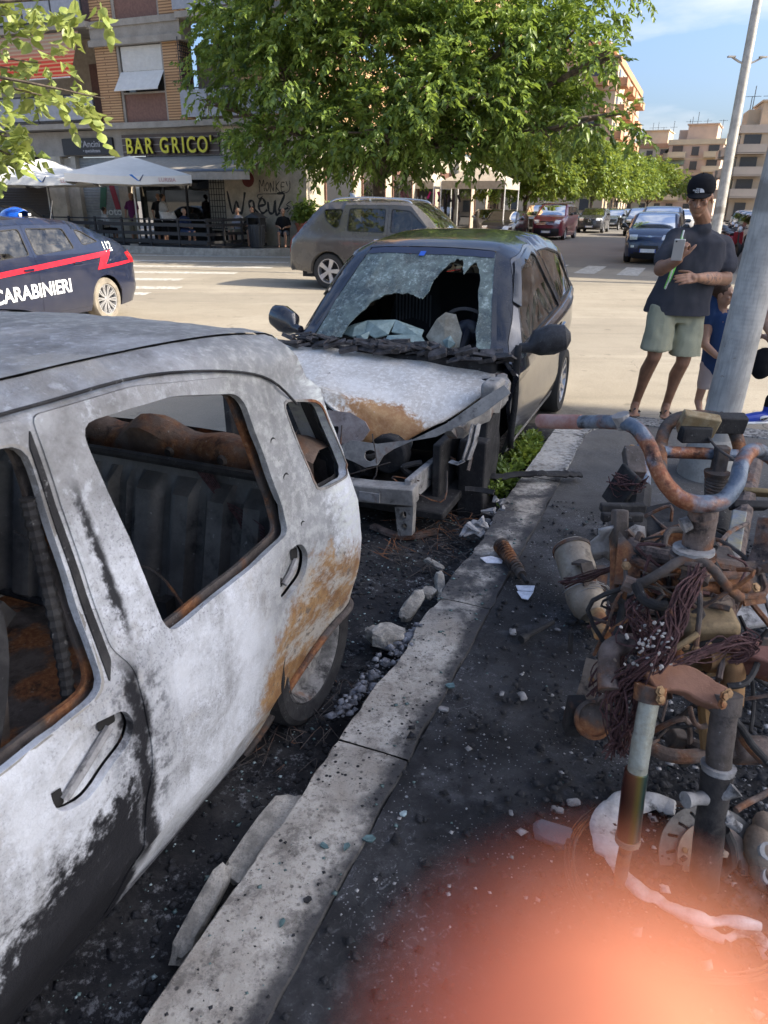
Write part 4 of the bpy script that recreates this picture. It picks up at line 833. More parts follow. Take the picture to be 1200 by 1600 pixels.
# ---------------------------------------------------------------- cars: shaped side panels joined by a curved spine
def make_wheel(mb_parent, x, y, z, r, w, style, side, tyre=None, rimm=None, cap=None):
    """tyre = the wheel's own mesh, rim and hub its children; axis along y, outer face towards side"""
    M = Matrix.Translation((x, y, z)) @ Matrix.Rotation(-pi/2*side, 4, 'X'); rr = r*.70
    t = MB().lathe([(rr*.97, -w/2+.01), (rr, -w/2), (r*.93, -w/2+.003), (r*.985, -w*.36), (r, -w*.2), (r, w*.2), (r*.985, w*.36), (r*.93, w/2-.003), (rr*1.03, w/2), (rr*.97, w/2-.015), (rr*.93, w*.1)], 32).build('wheel', tyre or M_RUBBER, mb_parent, M=M)
    rm = rimm or M_RIM; mb = MB(); h = w/2-.012
    mb.lathe([(rr*.97, h-.02), (rr*.99, h), (rr*.93, h), (rr*.89, h-.03), (rr*.86, -.03)], 32); mb.lathe([(0, h-.005), (rr*.16, h-.006), (rr*.19, h-.03)], 16)
    if style == 'multi': n, wd = 20, .020
    elif style == 'star': n, wd = 10, .035
    else: n, wd = 5, .085
    for i in range(n):
        a = 2*pi*i/n+(.12 if (style == 'multi' and i % 2) else 0); c, s_ = cos(a), sin(a); p = []
        for q, ww, hh in ((rr*.14, wd*.8, h-.012), (rr*.6, wd, h-.016), (rr*.93, wd*1.25, h-.004)): p.append((q, ww, hh))
        rows = [[V((q*c-e*ww/2*s_, q*s_+e*ww/2*c, hh-dz)) for e, dz in ((-1, .03), (-1, 0), (1, 0), (1, .03))] for q, ww, hh in p]; mb.grid(rows)
    mb.build('rim', rm, t)
    d = MB().lathe([(0, -.02), (rr*.55, -.02), (rr*.86, -.035), (rr*.9, -w/2+.02)], 20).build('brake_disc', M_DARKIN, t)
    return t
class Car:
    def __init__(s, root, L, W, H, zf, zc, xc, xrf, xrr, xgb, zt, wf, wr, rw, paint, zb, zs=.20, tum=.27, r=.07, step=.09, tailz=None, nose=.5, rear_bulge=.10, front_bulge=.14, taper=(.15, .11), hoodmid=.035, outline=None, rake=.0):
        s.__dict__.update(locals()); h = L/2
        s.ctrl = outline or [('front_bumper', h-.12, zs+.02), ('front_bumper', h-.03, .36), ('front_bumper', h, nose), ('front_bumper', h-.05, zf-.12), ('hood', h-.20, zf), ('hood', (h-.2+xc)/2, (zf+zc)/2+hoodmid), ('windshield', xc, zc), ('windshield', (xc+xrf)/2, (zc+H-.05)/2+.035), ('roof', xrf, H-.05), ('roof', xrf-.35, H-.012), ('roof', (xrf+xrr)/2, H), ('roof', xrr+.3, H-.03), ('rear_window', xrr, H-.085), ('rear_window', (xrr+xgb)/2-.03, (H-.085+zt)/2), ('tailgate', xgb, zt), ('tailgate', -h+.03, zt-.22), ('rear_bumper', -h, .52), ('rear_bumper', -h+.02, .36), ('rear_bumper', -h+.10, zs+.03)]
        K = 4; P = smooth_path([V((x, 0, z)) for _, x, z in s.ctrl], K); s.o = [(p.x, p.z) for p in P]; s.seg = {}; s.K = K
        for i in range(len(s.ctrl)-1):
            n = s.ctrl[i][0]; a, b = s.seg.get(n, (i*K, 0)); s.seg[n] = (a, (i+1)*K)
        A = np.array(s.o); s.A, s.B = A[:-1], A[1:]
        ra = rw*1.14; bot = [(s.o[-1][0], zs)]
        bot = []
        for cx in (wr, wf):
            for j in range(11):
                a = pi-pi*j/10; z = rw+ra*sin(a)*.98; bot.append((cx+ra*cos(a), max(zs, z) if 0 < j < 10 else zs))
        s.poly = s.o+bot                                        # closed side outline
        s.ztop = H-.12
    def dist(s, x, z):
        d = s.B-s.A; t = np.clip(((x-s.A[:, 0])*d[:, 0]+(z-s.A[:, 1])*d[:, 1])/np.maximum((d**2).sum(1), 1e-9), 0, 1); return float(np.min(np.hypot(s.A[:, 0]+d[:, 0]*t-x, s.A[:, 1]+d[:, 1]*t-z)))
    def hw(s, x, z, edge=False):
        y = s.W/2; h = s.L/2
        if z < .5: y -= .06*((.5-z)/.3)**2
        zb = s.zb
        if z > zb: y -= .02+(z-zb)*s.tum
        elif z > zb-.14: y -= .02*((z-zb+.14)/.14)**2
        e = .8; u = max(0, (abs(x)-(h-e))/e); y -= s.taper[0 if x > 0 else 1]*u*u*(1 if z < zb+.05 else .6)
        d = 0 if edge else s.dist(x, z)
        if d < s.r: q = 1-d/s.r; y -= s.r*(1-sqrt(max(0, 1-q*q)))
        return max(y, .2)
    def side(s, sgn, off=0.0): return lambda x, z: V((x, sgn*(s.hw(x, z)+off), z))
    def pt(s, t, v, off=0.0):
        t = min(max(t, 0), len(s.o)-1.001); i = int(t); f = t-i; a, b = s.o[i], s.o[i+1]; x = a[0]+(b[0]-a[0])*f; z = a[1]+(b[1]-a[1])*f
        nx, nz = (b[1]-a[1]), -(b[0]-a[0]); L = hypot(nx, nz) or 1; nx, nz = nx/L, nz/L
        if i+2 < len(s.o):
            c = s.o[i+2]; n2 = (c[1]-b[1], -(c[0]-b[0])); L2 = hypot(*n2) or 1; nx, nz = nx*(1-f)+n2[0]/L2*f, nz*(1-f)+n2[1]/L2*f
        nx, nz = -nx*-1, nz
        y = s.hw(x, z, True)*v; b_ = (1-abs(v)**2.6)
        am = s.front_bulge if nx > .6 else (s.rear_bulge if nx < -.6 else .035+.0*abs(nx))
        if abs(nx) <= .6: am = .035
        elif abs(nx) < .85: am = .035+(am-.035)*(abs(nx)-.6)/.25
        return V((x+nx*(am*b_+off), y, z+nz*(am*b_*.6+off)))
    def strip(s, i0, i1, name, mat, v0=-1.0, v1=1.0, nv=14, parent=None, off=0, rim=0):
        ts = list(np.linspace(i0, i1, max(2, int(round((i1-i0)))+1))); vs_ = np.linspace(v0, v1, nv+1)
        mb = MB().grid([[s.pt(t, v, off) for v in vs_] for t in ts], flip=True)
        if rim:
            for ln in ([(t, v0) for t in ts], [(t, v1) for t in ts][::-1], [(ts[0], v) for v in vs_][::-1], [(ts[-1], v) for v in vs_]):
                mb.grid([[s.pt(t, v, off) for t, v in ln], [s.pt(t, v, off-rim) for t, v in ln]])
        return mb.build(name, mat, parent or s.root, ang=50)
    def tz(s, z, front=True):
        rng = range(0, len(s.o)//2) if front else range(len(s.o)-1, len(s.o)//2, -1)
        best = min(rng, key=lambda i: abs(s.o[i][1]-z)); return float(best)
    def spine(s, skip=()):
        R = s.root; out = {}
        for n, (a, b) in s.seg.items():
            if n in skip: continue
            if n in ('windshield', 'rear_window'):
                w = .91 if n == 'windshield' else .86; out[n] = s.strip(a, b, n, M_GLASS if n == 'windshield' else s.glass, -w, w, off=-.004)
                for v0, v1 in ((-1, -w+.004), (w-.004, 1)): s.strip(a, b, 'pillar', s.paint, v0, v1, 2)
                s.strip(a, a+.35, 'glass_edge', M_BLACK, -w, w, off=-.006); s.strip(b-.3, b, 'glass_edge', M_BLACK, -w, w, off=-.006)
            else: out[n] = s.strip(a, b, n, s.paint)
        return out
    def xw(s, z):                                            # windscreen line x at height z
        a, b = s.seg['windshield']; q = [p for p in s.o[a:b+1]]
        for i in range(len(q)-1):
            if q[i][1] <= z <= q[i+1][1]: f = (z-q[i][1])/max(1e-6, q[i+1][1]-q[i][1]); return q[i][0]+(q[i+1][0]-q[i][0])*f
        return q[0][0] if z < q[0][1] else q[-1][0]
    def xr(s, z):
        a, b = s.seg['rear_window']; q = s.o[a:b+1]
        for i in range(len(q)-1):
            if q[i][1] >= z >= q[i+1][1]: f = (z-q[i+1][1])/max(1e-6, q[i][1]-q[i+1][1]); return q[i+1][0]+(q[i][0]-q[i+1][0])*f
        return q[-1][0] if z < q[-1][1] else q[0][0]
    def windows(s, xB, xC, belt=None, gapA=.13, gapD=.22, quarter=True):
        """list of side window polygons, front to rear"""
        z0 = (belt or s.zb)+.02; z0r = z0+s.rake; z1 = s.ztop; w = []
        w.append(rpoly([(s.xw(z0)-gapA-.05, z0), (s.xw(z1)-gapA*.6, z1-.015), (xB+.05, z1), (xB+.05, z0+s.rake*.5)], .05))
        xe0, xe1 = s.xr(z0r)+gapD, s.xr(z1-.04)+gapD*.75
        if quarter:
            w.append(rpoly([(xB-.05, z0+s.rake*.5), (xB-.05, z1), (xC+.10, z1-.01), (xC+.03, z0r)], .05)); w.append(rpoly([(xC-.03, z0r), (xC+.04, z1-.012), (xe1, z1-.05), (xe0, z0r+.02)], .06))
        else: w.append(rpoly([(xB-.05, z0+s.rake*.5), (xB-.05, z1), (xe1, z1-.04), (xe0, z0r+.02)], .06))
        return w
    def doors(s, xD, xB, xE, win, ndoor=2):
        """door outlines round the windows; xD front edge, xB pillar, xE rear edge of the rear door"""
        g = .045; z0 = s.zs+.07; zt = s.ztop+.045; d = []
        d.append(rpoly([(xD, z0), (xD+.02, s.zb-.02), (s.xw(s.zb)-.16, s.zb+.02), (s.xw(zt-.01)-.06, zt-.02), (xB+.004, zt), (xB+.004, z0)], .04))
        if ndoor == 2:
            ra = s.rw*1.14+.05; q = [(xB-.004, z0), (xB-.004, zt), (xE+.10, zt-.01), (xE, s.zb+s.rake), (xE-.02, s.rw+ra*.72)]
            for a in (48, 32, 16): q.append((s.wr+ra*cos(radians(a)), s.rw+ra*sin(radians(a))))
            q.append((s.wr+ra, z0)); d.append(rpoly(q, .03, 3))
        return d
    def sides(s, win, doors=(), which=(1, -1), glass=None, rim=.02, names=None):
        out = {}
        for sg in which:
            ctr_ = lambda w: (sum(p[0] for p in w)/len(w), sum(p[1] for p in w)/len(w)); isin = lambda w, d: bool(inpoly(np.array(list(w)), d).all())
            win = list(win)
            for q, w in enumerate(win):
                cw = ctr_(w); home = [d for d in doors if inpoly(np.array([cw]), d)[0]]
                def okp(p): return all(bool(inpoly(np.array([p]), big(d, -.02 if d in home else .02))[0]) == (d in home) for d in doors)
                nw = []
                for p in w:
                    t = 0
                    while not okp(p) and t < 12: p = (p[0]+(cw[0]-p[0])*.08, p[1]+(cw[1]-p[1])*.08); t += 1
                    nw.append(p)
                win[q] = nw
            holes = list(doors)+[w for w in win if not any(isin(w, d) for d in doors)]
            fl = (lambda p: p) if sg < 0 else (lambda p: p)
            def mk(name, outl, hl, mat, off=0.0, parent=None, st=None, rm=rim, sg=sg):
                f = s.side(sg, off); mb = MB()
                if sg > 0: panel(mb, lambda a, z: f(-a, z), [(-x, z) for x, z in outl], [[(-x, z) for x, z in h] for h in hl], st or s.step, rm)
                else: panel(mb, f, outl, hl, st or s.step, rm)
                return mb.build(name, mat, parent or s.root, ang=45)
            out[sg, 'side'] = mk('side_panel', s.poly, [[(x, z) for x, z in h] for h in holes], s.paint)
            used = set(); out[sg, 'door'] = []
            for d in doors:
                wi = [i for i, w in enumerate(win) if isin(w, d)]; used |= set(wi)
                c = (sum(p[0] for p in d)/len(d), sum(p[1] for p in d)/len(d)); k = .9965
                dd = [(c[0]+(p[0]-c[0])*k, c[1]+(p[1]-c[1])*k) for p in d]; od = mk('door', dd, [win[i] for i in wi], s.paint, .001); out[sg, 'door'].append(od)
                for i in wi:
                    mk('window_seal', big(win[i], .0), [big(win[i], -.018)], M_BLACK, .002, od, rm=.01); mk('window_pane', win[i], [], glass or s.glass, -.010, od, .2, 0)
            for i, w in enumerate(win):
                if i not in used: mk('window_seal', big(w, 0), [big(w, -.018)], M_BLACK, .002, rm=.01); mk('window_pane', w, [], glass or s.glass, -.010, None, .2, 0)
            out[sg, 'mk'] = mk
        return out
    def inside(s, seats=True, wheel_side=1):
        R = s.root; h = s.L/2; MB().box((0, 0, .36), (s.L-.5, s.W-.5, .28)).box(((s.wf+s.wr)/2, 0, .4), (s.wf-s.wr-2.3*s.rw, s.W-.22, .36)).build('underbody', M_DARKIN, R)
        mb = MB().box(((s.xc+h)/2-.25, 0, .52), (h-s.xc+.1, s.W-.5, .35)).box((s.xc-.12, 0, s.zc-.14), (.42, s.W-.3, .22)); mb.build('dashboard', M_DARKIN, R, bev=.03)
        if seats:
            for y in (.36, -.36):
                st = MB().box((s.xc-1.0, y, .60), (.5, .48, .16)).build('seat', M_SEAT, R, bev=.05)
                MB().ell([V((s.xc-1.2, y, .6)), V((s.xc-1.28, y, .85)), V((s.xc-1.36, y, min(1.12, s.H-.34)))], [(.22, .07), (.23, .06), (.17, .05)], 12).sph((s.xc-1.40, y, min(1.24, s.H-.22)), (.06, .13, .09)).build('seat_back', M_SEAT, st)
            MB().box((s.xc-2.0, 0, .62), (.5, s.W-.5, .16)).ell([V((s.xc-2.2, 0, .62)), V((s.xc-2.38, 0, s.zb+.10))], [(s.W/2-.28, .07), (s.W/2-.3, .06)], 12).build('rear_seat', M_SEAT, R)
            MB().lathe([(.175, -.012), (.19, 0), (.175, .012), (.165, 0), (.175, -.012)], 20, Matrix.Translation((s.xc-.48, .36*wheel_side, s.zc+.03)) @ Matrix.Rotation(radians(-65), 4, 'Y')).bar((s.xc-.47, .36-.17, s.zc+.03), (s.xc-.47, .36+.17, s.zc+.03), .03).build('steering_wheel', M_BLACK, R)
    def wheels(s, style='star', tyre=None, rimm=None, w=.2, steer=0):
        for x in (s.wf, s.wr):
            for sg in (1, -1): make_wheel(s.root, x, sg*(s.W/2-w/2-.025), s.rw, s.rw, w, style, sg, tyre, rimm)
    def mirrors(s, mat=None, x=None, which=(1, -1)):
        for sg in which:
            x0 = (x if x is not None else s.xw(s.zb+.03)-.20); y0 = sg*(s.hw(x0, s.zb)+.02)
            MB().ell([V((x0+.02, y0, s.zb+.04)), V((x0+.02, y0+sg*.05, s.zb+.07)), V((x0, y0+sg*.10, s.zb+.10)), V((x0-.01, y0+sg*.20, s.zb+.10)), V((x0-.02, y0+sg*.235, s.zb+.10))], [(.03, .03), (.035, .03), (.075, .06), (.07, .055), (.03, .025)], 12, up=(1, 0, 0)).build('mirror', mat or s.paint, s.root)
    def lights(s, zh, dz=.14, v=(.58, .98), zt=None, tdz=.34, tv=(.74, .995), plate=True, platez=.42, rearplatez=.62):
        for sg in (1, -1):
            a, b = s.tz(zh-dz/2), s.tz(zh+dz/2); b = max(b, a+1); vv = sorted((sg*v[0], sg*v[1]))
            hl = s.strip(a, b, 'headlight', M_LAMP, vv[0], vv[1], 5, off=.004, rim=.02)
            zt_ = zt or s.zt-.18; a, b = sorted((s.tz(zt_+tdz/2, False), s.tz(zt_-tdz/2, False))); vv = sorted((sg*tv[0], sg*tv[1])); s.strip(a, max(b, a+1), 'tail_light', M_RED, vv[0], vv[1], 4, off=.004, rim=.02)
        if plate:
            for front in (True, False):
                z = platez if front else rearplatez; t = s.tz(z, front); p = s.pt(t, 0, .0); sx = 1 if front else -1
                pl = MB().box((p.x+sx*.012, 0, z), (.012, .50, .11)).build('number_plate', M_PLATE, s.root); MB().box((p.x+sx*.0195, -.235, z), (.003, .028, .108)).box((p.x+sx*.0195, .235, z), (.003, .028, .108)).build('plate_band', M_PLBLUE, pl)
    def front_patch(s, name, z0, z1, v0, v1, mat, off=.003, n=8, parent=None, rim=.012):
        a, b = s.tz(z0), s.tz(z1); return s.strip(a, max(b, a+1), name, mat, v0, v1, n, off=off, rim=rim, parent=parent)
    def rear_patch(s, name, z0, z1, v0, v1, mat, off=.003, n=8, rim=.012):
        a, b = sorted((s.tz(z0, False), s.tz(z1, False))); return s.strip(a, max(b, a+1), name, mat, v0, v1, n, off=off, rim=rim)
def big(poly, d):
    """polygon grown (d > 0) or shrunk about its centre by about d"""
    cx = sum(p[0] for p in poly)/len(poly); cy = sum(p[1] for p in poly)/len(poly); out = []
    for x, y in poly:
        r = hypot(x-cx, y-cy) or 1; out.append((x+(x-cx)/r*d, y+(y-cy)/r*d))
    return out

# ---------------------------------------------------------------- the cars on the road
P_NAVY = carpaint('police_navy', (.009, .014, .036), .22, .05); P_GREY = carpaint('warm_grey_paint', (.105, .095, .085), .25, .12, .3); P_GREYLOW = std('grey_cladding', (.17, .155, .135), .5, var=.1)
P_FIATBLUE = carpaint('dark_blue_paint', (.012, .025, .075), .22, .08); P_WINE = carpaint('wine_red_paint', (.16, .012, .028), .28, .12); P_BLACKP = carpaint('black_paint', (.014, .014, .016), .2, .1)
P_SILVER = carpaint('silver_paint', (.42, .42, .42), .3, .05, .5); P_STEEL = carpaint('blue_grey_paint', (.12, .14, .165), .28, .08, .3); P_WHITEC = carpaint('white_car_paint', (.66, .66, .65), .3, .08); P_GRAPH = carpaint('graphite_paint', (.05, .052, .06), .25, .1, .2)
def newcar(label, n, s, deg, group=None, world=None, ang=None, name='car', cat='car'):
    loc = NS(n, s, ROAD) if world is None else V(world)
    return thing(name, label, cat, loc, (SANG+radians(deg)) if ang is None else radians(ang), group)     # deg 0: driving away along the street, 180: towards the camera
# --- police hatchback on the left
pw = V((-4.308, 11.402, 0.191)); ang = 253.0
root = newcar('dark blue police hatchback with red stripe, white lettering and blue roof light', 0, 0, 0, world=(0, 0, 0), ang=ang, name='police_car', cat='police car')
c = Car(root, 4.37, 1.79, 1.50, .82, 1.02, 1.20, .50, -1.05, -1.92, 1.10, 1.36, -1.28, .325, P_NAVY, .98, zs=.2, rake=.09, step=.08, tum=.36); c.glass = M_GLASSDK
root.location = V((pw.x, pw.y, ROAD))-Matrix.Rotation(radians(ang), 3, 'Z') @ V((c.wr, c.W/2-.02, 0))
c.spine(); win = c.windows(.12, -.82, gapD=.20); win = [win[0], rpoly([(.07, 1.04), (.07, c.ztop), (-.66, c.ztop-.015), (-.74, 1.09)], .05), rpoly([(-.93, 1.12), (-.86, c.ztop-.03), (-1.02, c.ztop-.06), (-1.30, 1.16)], .05)]; dr = c.doors(1.15, .12, -.90, win); sd_ = c.sides(win, dr, glass=glassm('police_glass', (.30, .36, .40), dirt=.25)); c.inside(); c.wheels('multi', M_TYRESUN, w=.21); c.mirrors(); c.lights(.70, zt=.92, tdz=.22, tv=(.70, .995))
for sg in (1,):
    mk = sd_[sg, 'mk']; dd = sd_[sg, 'door']
    for i, d in enumerate(dd): mk('handle', rpoly([(.20-.98*i, .86+.03*i), (.38-.98*i, .855+.03*i), (.38-.98*i, .885+.03*i), (.20-.98*i, .89+.03*i)], .012), [], P_NAVY, .022, d, .05, .02)
    mk('stripe', [(1.9, .80), (1.9, .735), (-1.22, .95), (-1.50, 1.035)], [], M_REDVINYL, .006, None, .06, .004); mk('stripe_tail', [(-1.22, .955), (-1.50, 1.04), (-1.28, .815), (-1.10, .775)], [], M_REDVINYL, .0065, None, .06, .004); mk('stripe_tail', [(-1.12, .775), (-1.26, .83), (-1.98, .865), (-1.98, .825)], [], M_REDVINYL, .0068, None, .06, .004)
    mk('tail_light_side', rpoly([(-1.86, .98), (-2.08, 1.00), (-2.13, .82), (-1.98, .82)], .02), [], M_RED, .006, None, .05, .006)
def side_text(car, body, size, x, z, off=.008, sg=1, sx=1.0, mat=None, slope=0.0, bold=.008, parent=None):
    """letters pressed onto the curved flank, one part"""
    o = text_mesh(body, size, 'lettering', mat or M_WVINYL, parent or car.root, None, .0, bold, align='LEFT', sx=sx); me = o.data
    for v in me.vertices:
        tx, ty = v.co.x, v.co.y; xx = x-tx if sg > 0 else x+tx; zz = z+ty+slope*tx; v.co = V((xx, sg*(car.hw(xx, zz)+off), zz))
    me.update(); return o
side_text(c, 'CARABINIERI', .25, .98, .50, sx=1.0, bold=.006, slope=.02); side_text(c, '112', .15, -1.34, 1.05, sx=.95, bold=.003); mk('underline', [(-1.35, 1.025), (-1.56, 1.035), (-1.56, 1.022), (-1.35, 1.012)], [], M_WVINYL, .006, None, .05, .003)
bl = thing('beacon_light', 'blue dome light on the roof of the police car', 'beacon', (0, 0, 0)); bl.parent = root; del bl['category']; del bl['label']; bl.location = (-.62, 0, 1.485); bl.rotation_euler = (0, 0, 0)
mb = MB(); prof = [(-.19, 0), (-.17, .07), (-.12, .125), (0, .155), (.12, .125), (.17, .07), (.19, 0)]
mb.grid([[V((x*(1-.25*abs(v)), v*.16, z*(1-.35*v*v))) for x, z in prof] for v in (-1, -.8, -.4, 0, .4, .8, 1)]); mb.build('dome', std('blue_lens', (.01, .10, .55), .1, coat=1), bl)
MB().box((0, 0, .01), (.42, .36, .03)).build('base', M_BLACK, bl, bev=.008); MB().box((.09, .165, .05), (.05, .012, .03)).box((-.09, .165, .05), (.05, .012, .03)).build('lamp', M_WHITE, bl)
MB().tube([V((-1.3, 0, 1.44)), V((-1.42, 0, 1.72))], .006, 5).build('antenna', M_IRON, root)
# --- grey SUV crossing
sw = V((-1.251, 16.200, 0.549)); ang = -20.0
root = newcar('dusty grey SUV with silver roof rails crossing behind the wrecks', 0, 0, 0, world=(0, 0, 0), ang=ang, cat='SUV')
c = Car(root, 4.72, 1.87, 1.78, 1.0, 1.18, 1.12, .42, -1.55, -2.12, 1.16, 1.45, -1.38, .37, P_GREY, 1.13, zs=.34, rake=.05, step=.09, tum=.24, nose=.62, outline=None); c.glass = M_GLASSDK
root.location = V((sw.x, sw.y, ROAD))-Matrix.Rotation(radians(ang), 3, 'Z') @ V((c.wr, -c.W/2+.05, 0))
c.spine(); win = [rpoly([(.98, 1.17), (.42, 1.60), (.02, 1.63), (.02, 1.17)], .05), rpoly([(-.10, 1.17), (-.10, 1.63), (-.92, 1.63), (-.95, 1.18)], .05), rpoly([(-1.04, 1.30), (-1.05, 1.62), (-1.50, 1.61), (-1.46, 1.40), (-1.22, 1.22)], .07)]
dr = c.doors(1.05, -.04, -1.12, win); c.sides(win, dr, glass=glassm('suv_glass', (.22, .24, .24), dirt=.18)); c.inside(); c.wheels('five', M_RUBBER, w=.24); c.mirrors(x=.88); c.lights(.92, zt=1.02, tdz=.62, tv=(.80, .998))
for sg in (1, -1):
    f = c.side(sg, .012); fx = (lambda x, z: f(x, z))
    for cx in (c.wr, c.wf):
        mb = MB(); rows = []
        for j in range(15):
            a = radians(-8+196*j/14); rows.append([V((cx+rr_*cos(a), sg*(c.hw(cx+rr_*cos(a), max(.3, c.rw+rr_*sin(a)), True)+o_), max(.22, c.rw+rr_*sin(a)))) for rr_, o_ in ((.40, -.03), (.41, .035), (.50, .03), (.56, .004))])
        mb.grid(rows, flip=sg < 0).build('arch_cladding', P_GREYLOW, root)
    MB().box((0, sg*.93, .40), (1.5, .05, .16)).build('side_step', P_GREYLOW, root, bev=.02)
    mb = MB(); mb.tube(smooth_path([V((.42, sg*.66, 1.70)), V((.25, sg*.665, 1.79)), V((-.5, sg*.67, 1.835)), V((-1.2, sg*.665, 1.81)), V((-1.45, sg*.66, 1.71))], 5), .022, 8); mb.tube([V((-.5, sg*.67, 1.74)), V((-.5, sg*.67, 1.83))], .022, 6).build('roof_rail', M_CHROME, root)
    MB().box((-.22, sg*.945, 1.03), (.19, .03, .035)).box((.86-.02, sg*.945, 1.03), (.19, .03, .035)).build('handle', M_CHROME, root, bev=.01)
    a, b = c.tz(.72, False), c.tz(.36, False)
c.rear_patch('rear_cladding', .38, .72, -1.0, 1.0, P_GREYLOW, .008); c.rear_patch('tail_glass_side', 1.2, 1.2, -.2, .2, M_BLACK, .0)
MB().grid([[V((-1.02-.0, 0, 1.79)), V((-1.22, 0, 1.79))], [V((-1.16, 0, 1.93)), V((-1.24, 0, 1.93))]]).build('shark_fin', P_SILVER, root, solid=.03)
# --- far cars
def simple(label, n, s, deg, paint, L=4.2, W=1.75, H=1.48, kind='hatch', rim='star', step=.16, front=True, group=None, glass=None, rails=False, low=None, name='car', cat='car', doors=False):
    root = newcar(label, n, s, deg, group, name=name, cat=cat); h = L/2
    if kind == 'hatch': a = (.80, 1.0, h-1.2, h-1.9, -h+.75, -h+.2, 1.02)
    elif kind == 'city': a = (.90, 1.06, h-.78, h-1.32, -h+.45, -h+.12, 1.0)
    elif kind == 'suv': a = (.98, 1.12, h-1.15, h-1.85, -h+.65, -h+.14, 1.1)
    elif kind == 'van': a = (1.02, 1.22, h-.85, h-1.55, -h+.25, -h+.06, 1.15)
    elif kind == 'sedan': a = (.76, .96, h-1.35, h-2.1, -h+1.45, -h+.75, 1.0)
    zf, zc, xc, xrf, xrr, xgb, zt = a; zf *= H/1.5 if kind in ('hatch', 'sedan') else 1; rw = .31 if kind != 'suv' else .34
    c = Car(root, L, W, H, zf, zc, xc, xrf, xrr, xgb, zt, h-.82, -h+.80, rw, paint, zc-.02, zs=.2 if kind != 'suv' else .26, step=step, rake=.03, front_bulge=.16); c.glass = glass or M_GLASSDK
    c.spine(); xB = xc-.95; win = c.windows(xB, xB-.85, gapD=.2, quarter=L > 3.8)
    c.sides(win, c.doors(xc-.05, xB, xB-.95, win) if doors else (), rim=.012); c.inside(seats=step < .15); c.wheels(rim); c.mirrors(P_BLACKP if low else None)
    c.lights(zf-.10, .16, (.60, .985), zt=zt-.14)
    if front:
        c.front_patch('grille', zf-.22 if kind != 'city' else .42, zf-.10 if kind != 'city' else .56, -.5, .5, M_BLACK, .004)
        c.front_patch('lower_grille', .26, .40, -.72, .72, low or M_BLACK, .004)
    if rails:
        for sg in (1, -1): MB().tube([V((xrf-.2, sg*(W/2-.22), H-.03)), V((xrf-.4, sg*(W/2-.22), H+.05)), V((xrr+.3, sg*(W/2-.22), H+.05)), V((xrr+.1, sg*(W/2-.22), H-.03))], .02, 6).build('roof_rail', M_CHROME if rails == 1 else M_BLACK, root)
    return c
# dark blue city car waiting at the crossing
c = simple('dark blue city car with round chrome badge facing the far crossing', -1.52, 27.5, 178, P_FIATBLUE, 3.65, 1.66, 1.55, 'city', 'five', .12, doors=True, low=M_BLACK)
for sg in (1, -1): c.strip(c.tz(.50), c.tz(.58), 'fog_lamp', M_LAMP, *sorted((sg*.72, sg*.9)), 3, off=.006, rim=.01)
p = c.pt(c.tz(.80), 0, 0); MB().lathe([(0, 0), (.075, 0), (.075, .012), (.05, .016), (0, .018)], 20, Matrix.Translation((p.x-.01, 0, .80)) @ Matrix.Rotation(radians(80), 4, 'Y')).build('badge', M_CHROME, c.root)
c.front_patch('bumper_skirt', .22, .34, -.9, .9, M_BLACK, .006)
simple('blue-grey SUV partly hidden right behind the dark blue city car', -1.75, 34.5, 180, P_STEEL, 4.4, 1.85, 1.72, 'suv')
simple('black SUV coming down the middle of the far street with a lit-looking headlamp', -3.85, 51.5, 180, P_BLACKP, 4.3, 1.8, 1.62, 'suv')
# red van
c = simple('wine red van with roof rack and black bumper parked behind the black saloon', -7.75, 43.2, 178, P_WINE, 4.38, 1.80, 1.80, 'van', 'star', .14, low=M_BLACK, cat='van', name='van')
c.front_patch('bumper_cover', .24, .56, -.99, .99, M_BLACK, .006)
for k in (0, 1):
    z = .80+.07*k; p = c.pt(c.tz(z), 0, .02); MB().tube([V((p.x-.03, -.55, z-.03)), V((p.x+.01, -.12, z-.02)), V((p.x+.02, 0, z+.03)), V((p.x+.01, .12, z-.02)), V((p.x-.03, .55, z-.03))], .014, 6).build('chevron', M_CHROME, c.root)
rk = MB(); [rk.bar((x, -.7, 1.86), (x, .7, 1.86), .06) for x in (.6, -.2, -1.0)]; [rk.bar((.75, y, 1.90), (-1.1, y, 1.90), .05) for y in (-.62, .62)]; rk.build('roof_rack', M_CHROME, c.root)
c = simple('graphite SUV with a star emblem parked beyond the red van', -7.3, 55.5, 180, P_GRAPH, 4.42, 1.82, 1.56, 'suv', 'multi', .14)
p = c.pt(c.tz(.82), 0, .02); MB().lathe([(.085, 0), (.1, .01), (.085, .02), (.078, .01), (.085, 0)], 20, Matrix.Translation((p.x+.01, 0, .8)) @ Matrix.Rotation(pi/2, 4, 'Y')).bar((p.x+.02, 0, .8), (p.x+.02, 0, .89), .015).bar((p.x+.02, 0, .8), (p.x+.02, .08, .755), .015).bar((p.x+.02, 0, .8), (p.x+.02, -.08, .755), .015).build('star_badge', M_CHROME, c.root)
simple('silver-blue hatchback parked farther up the left row behind the graphite SUV', -7.0, 66, 180, P_STEEL, 4.0, 1.74, 1.5, 'hatch')
simple('small dark car parked deep in the left row under the trees', -7.0, 78, 180, P_BLACKP, 3.9, 1.72, 1.5, 'hatch')
simple('black saloon with shiny bonnet parked in front of the red van', -9.7, 39.5, 180, P_BLACKP, 4.3, 1.78, 1.45, 'hatch', 'multi', .14)
simple('silver estate half hidden behind the black saloon beside the stall', -11.9, 44.5, 200, P_SILVER, 4.3, 1.76, 1.48, 'hatch')
simple('dark people carrier between the stall and the red van', -10.0, 49.8, 182, P_GRAPH, 4.4, 1.8, 1.75, 'suv')
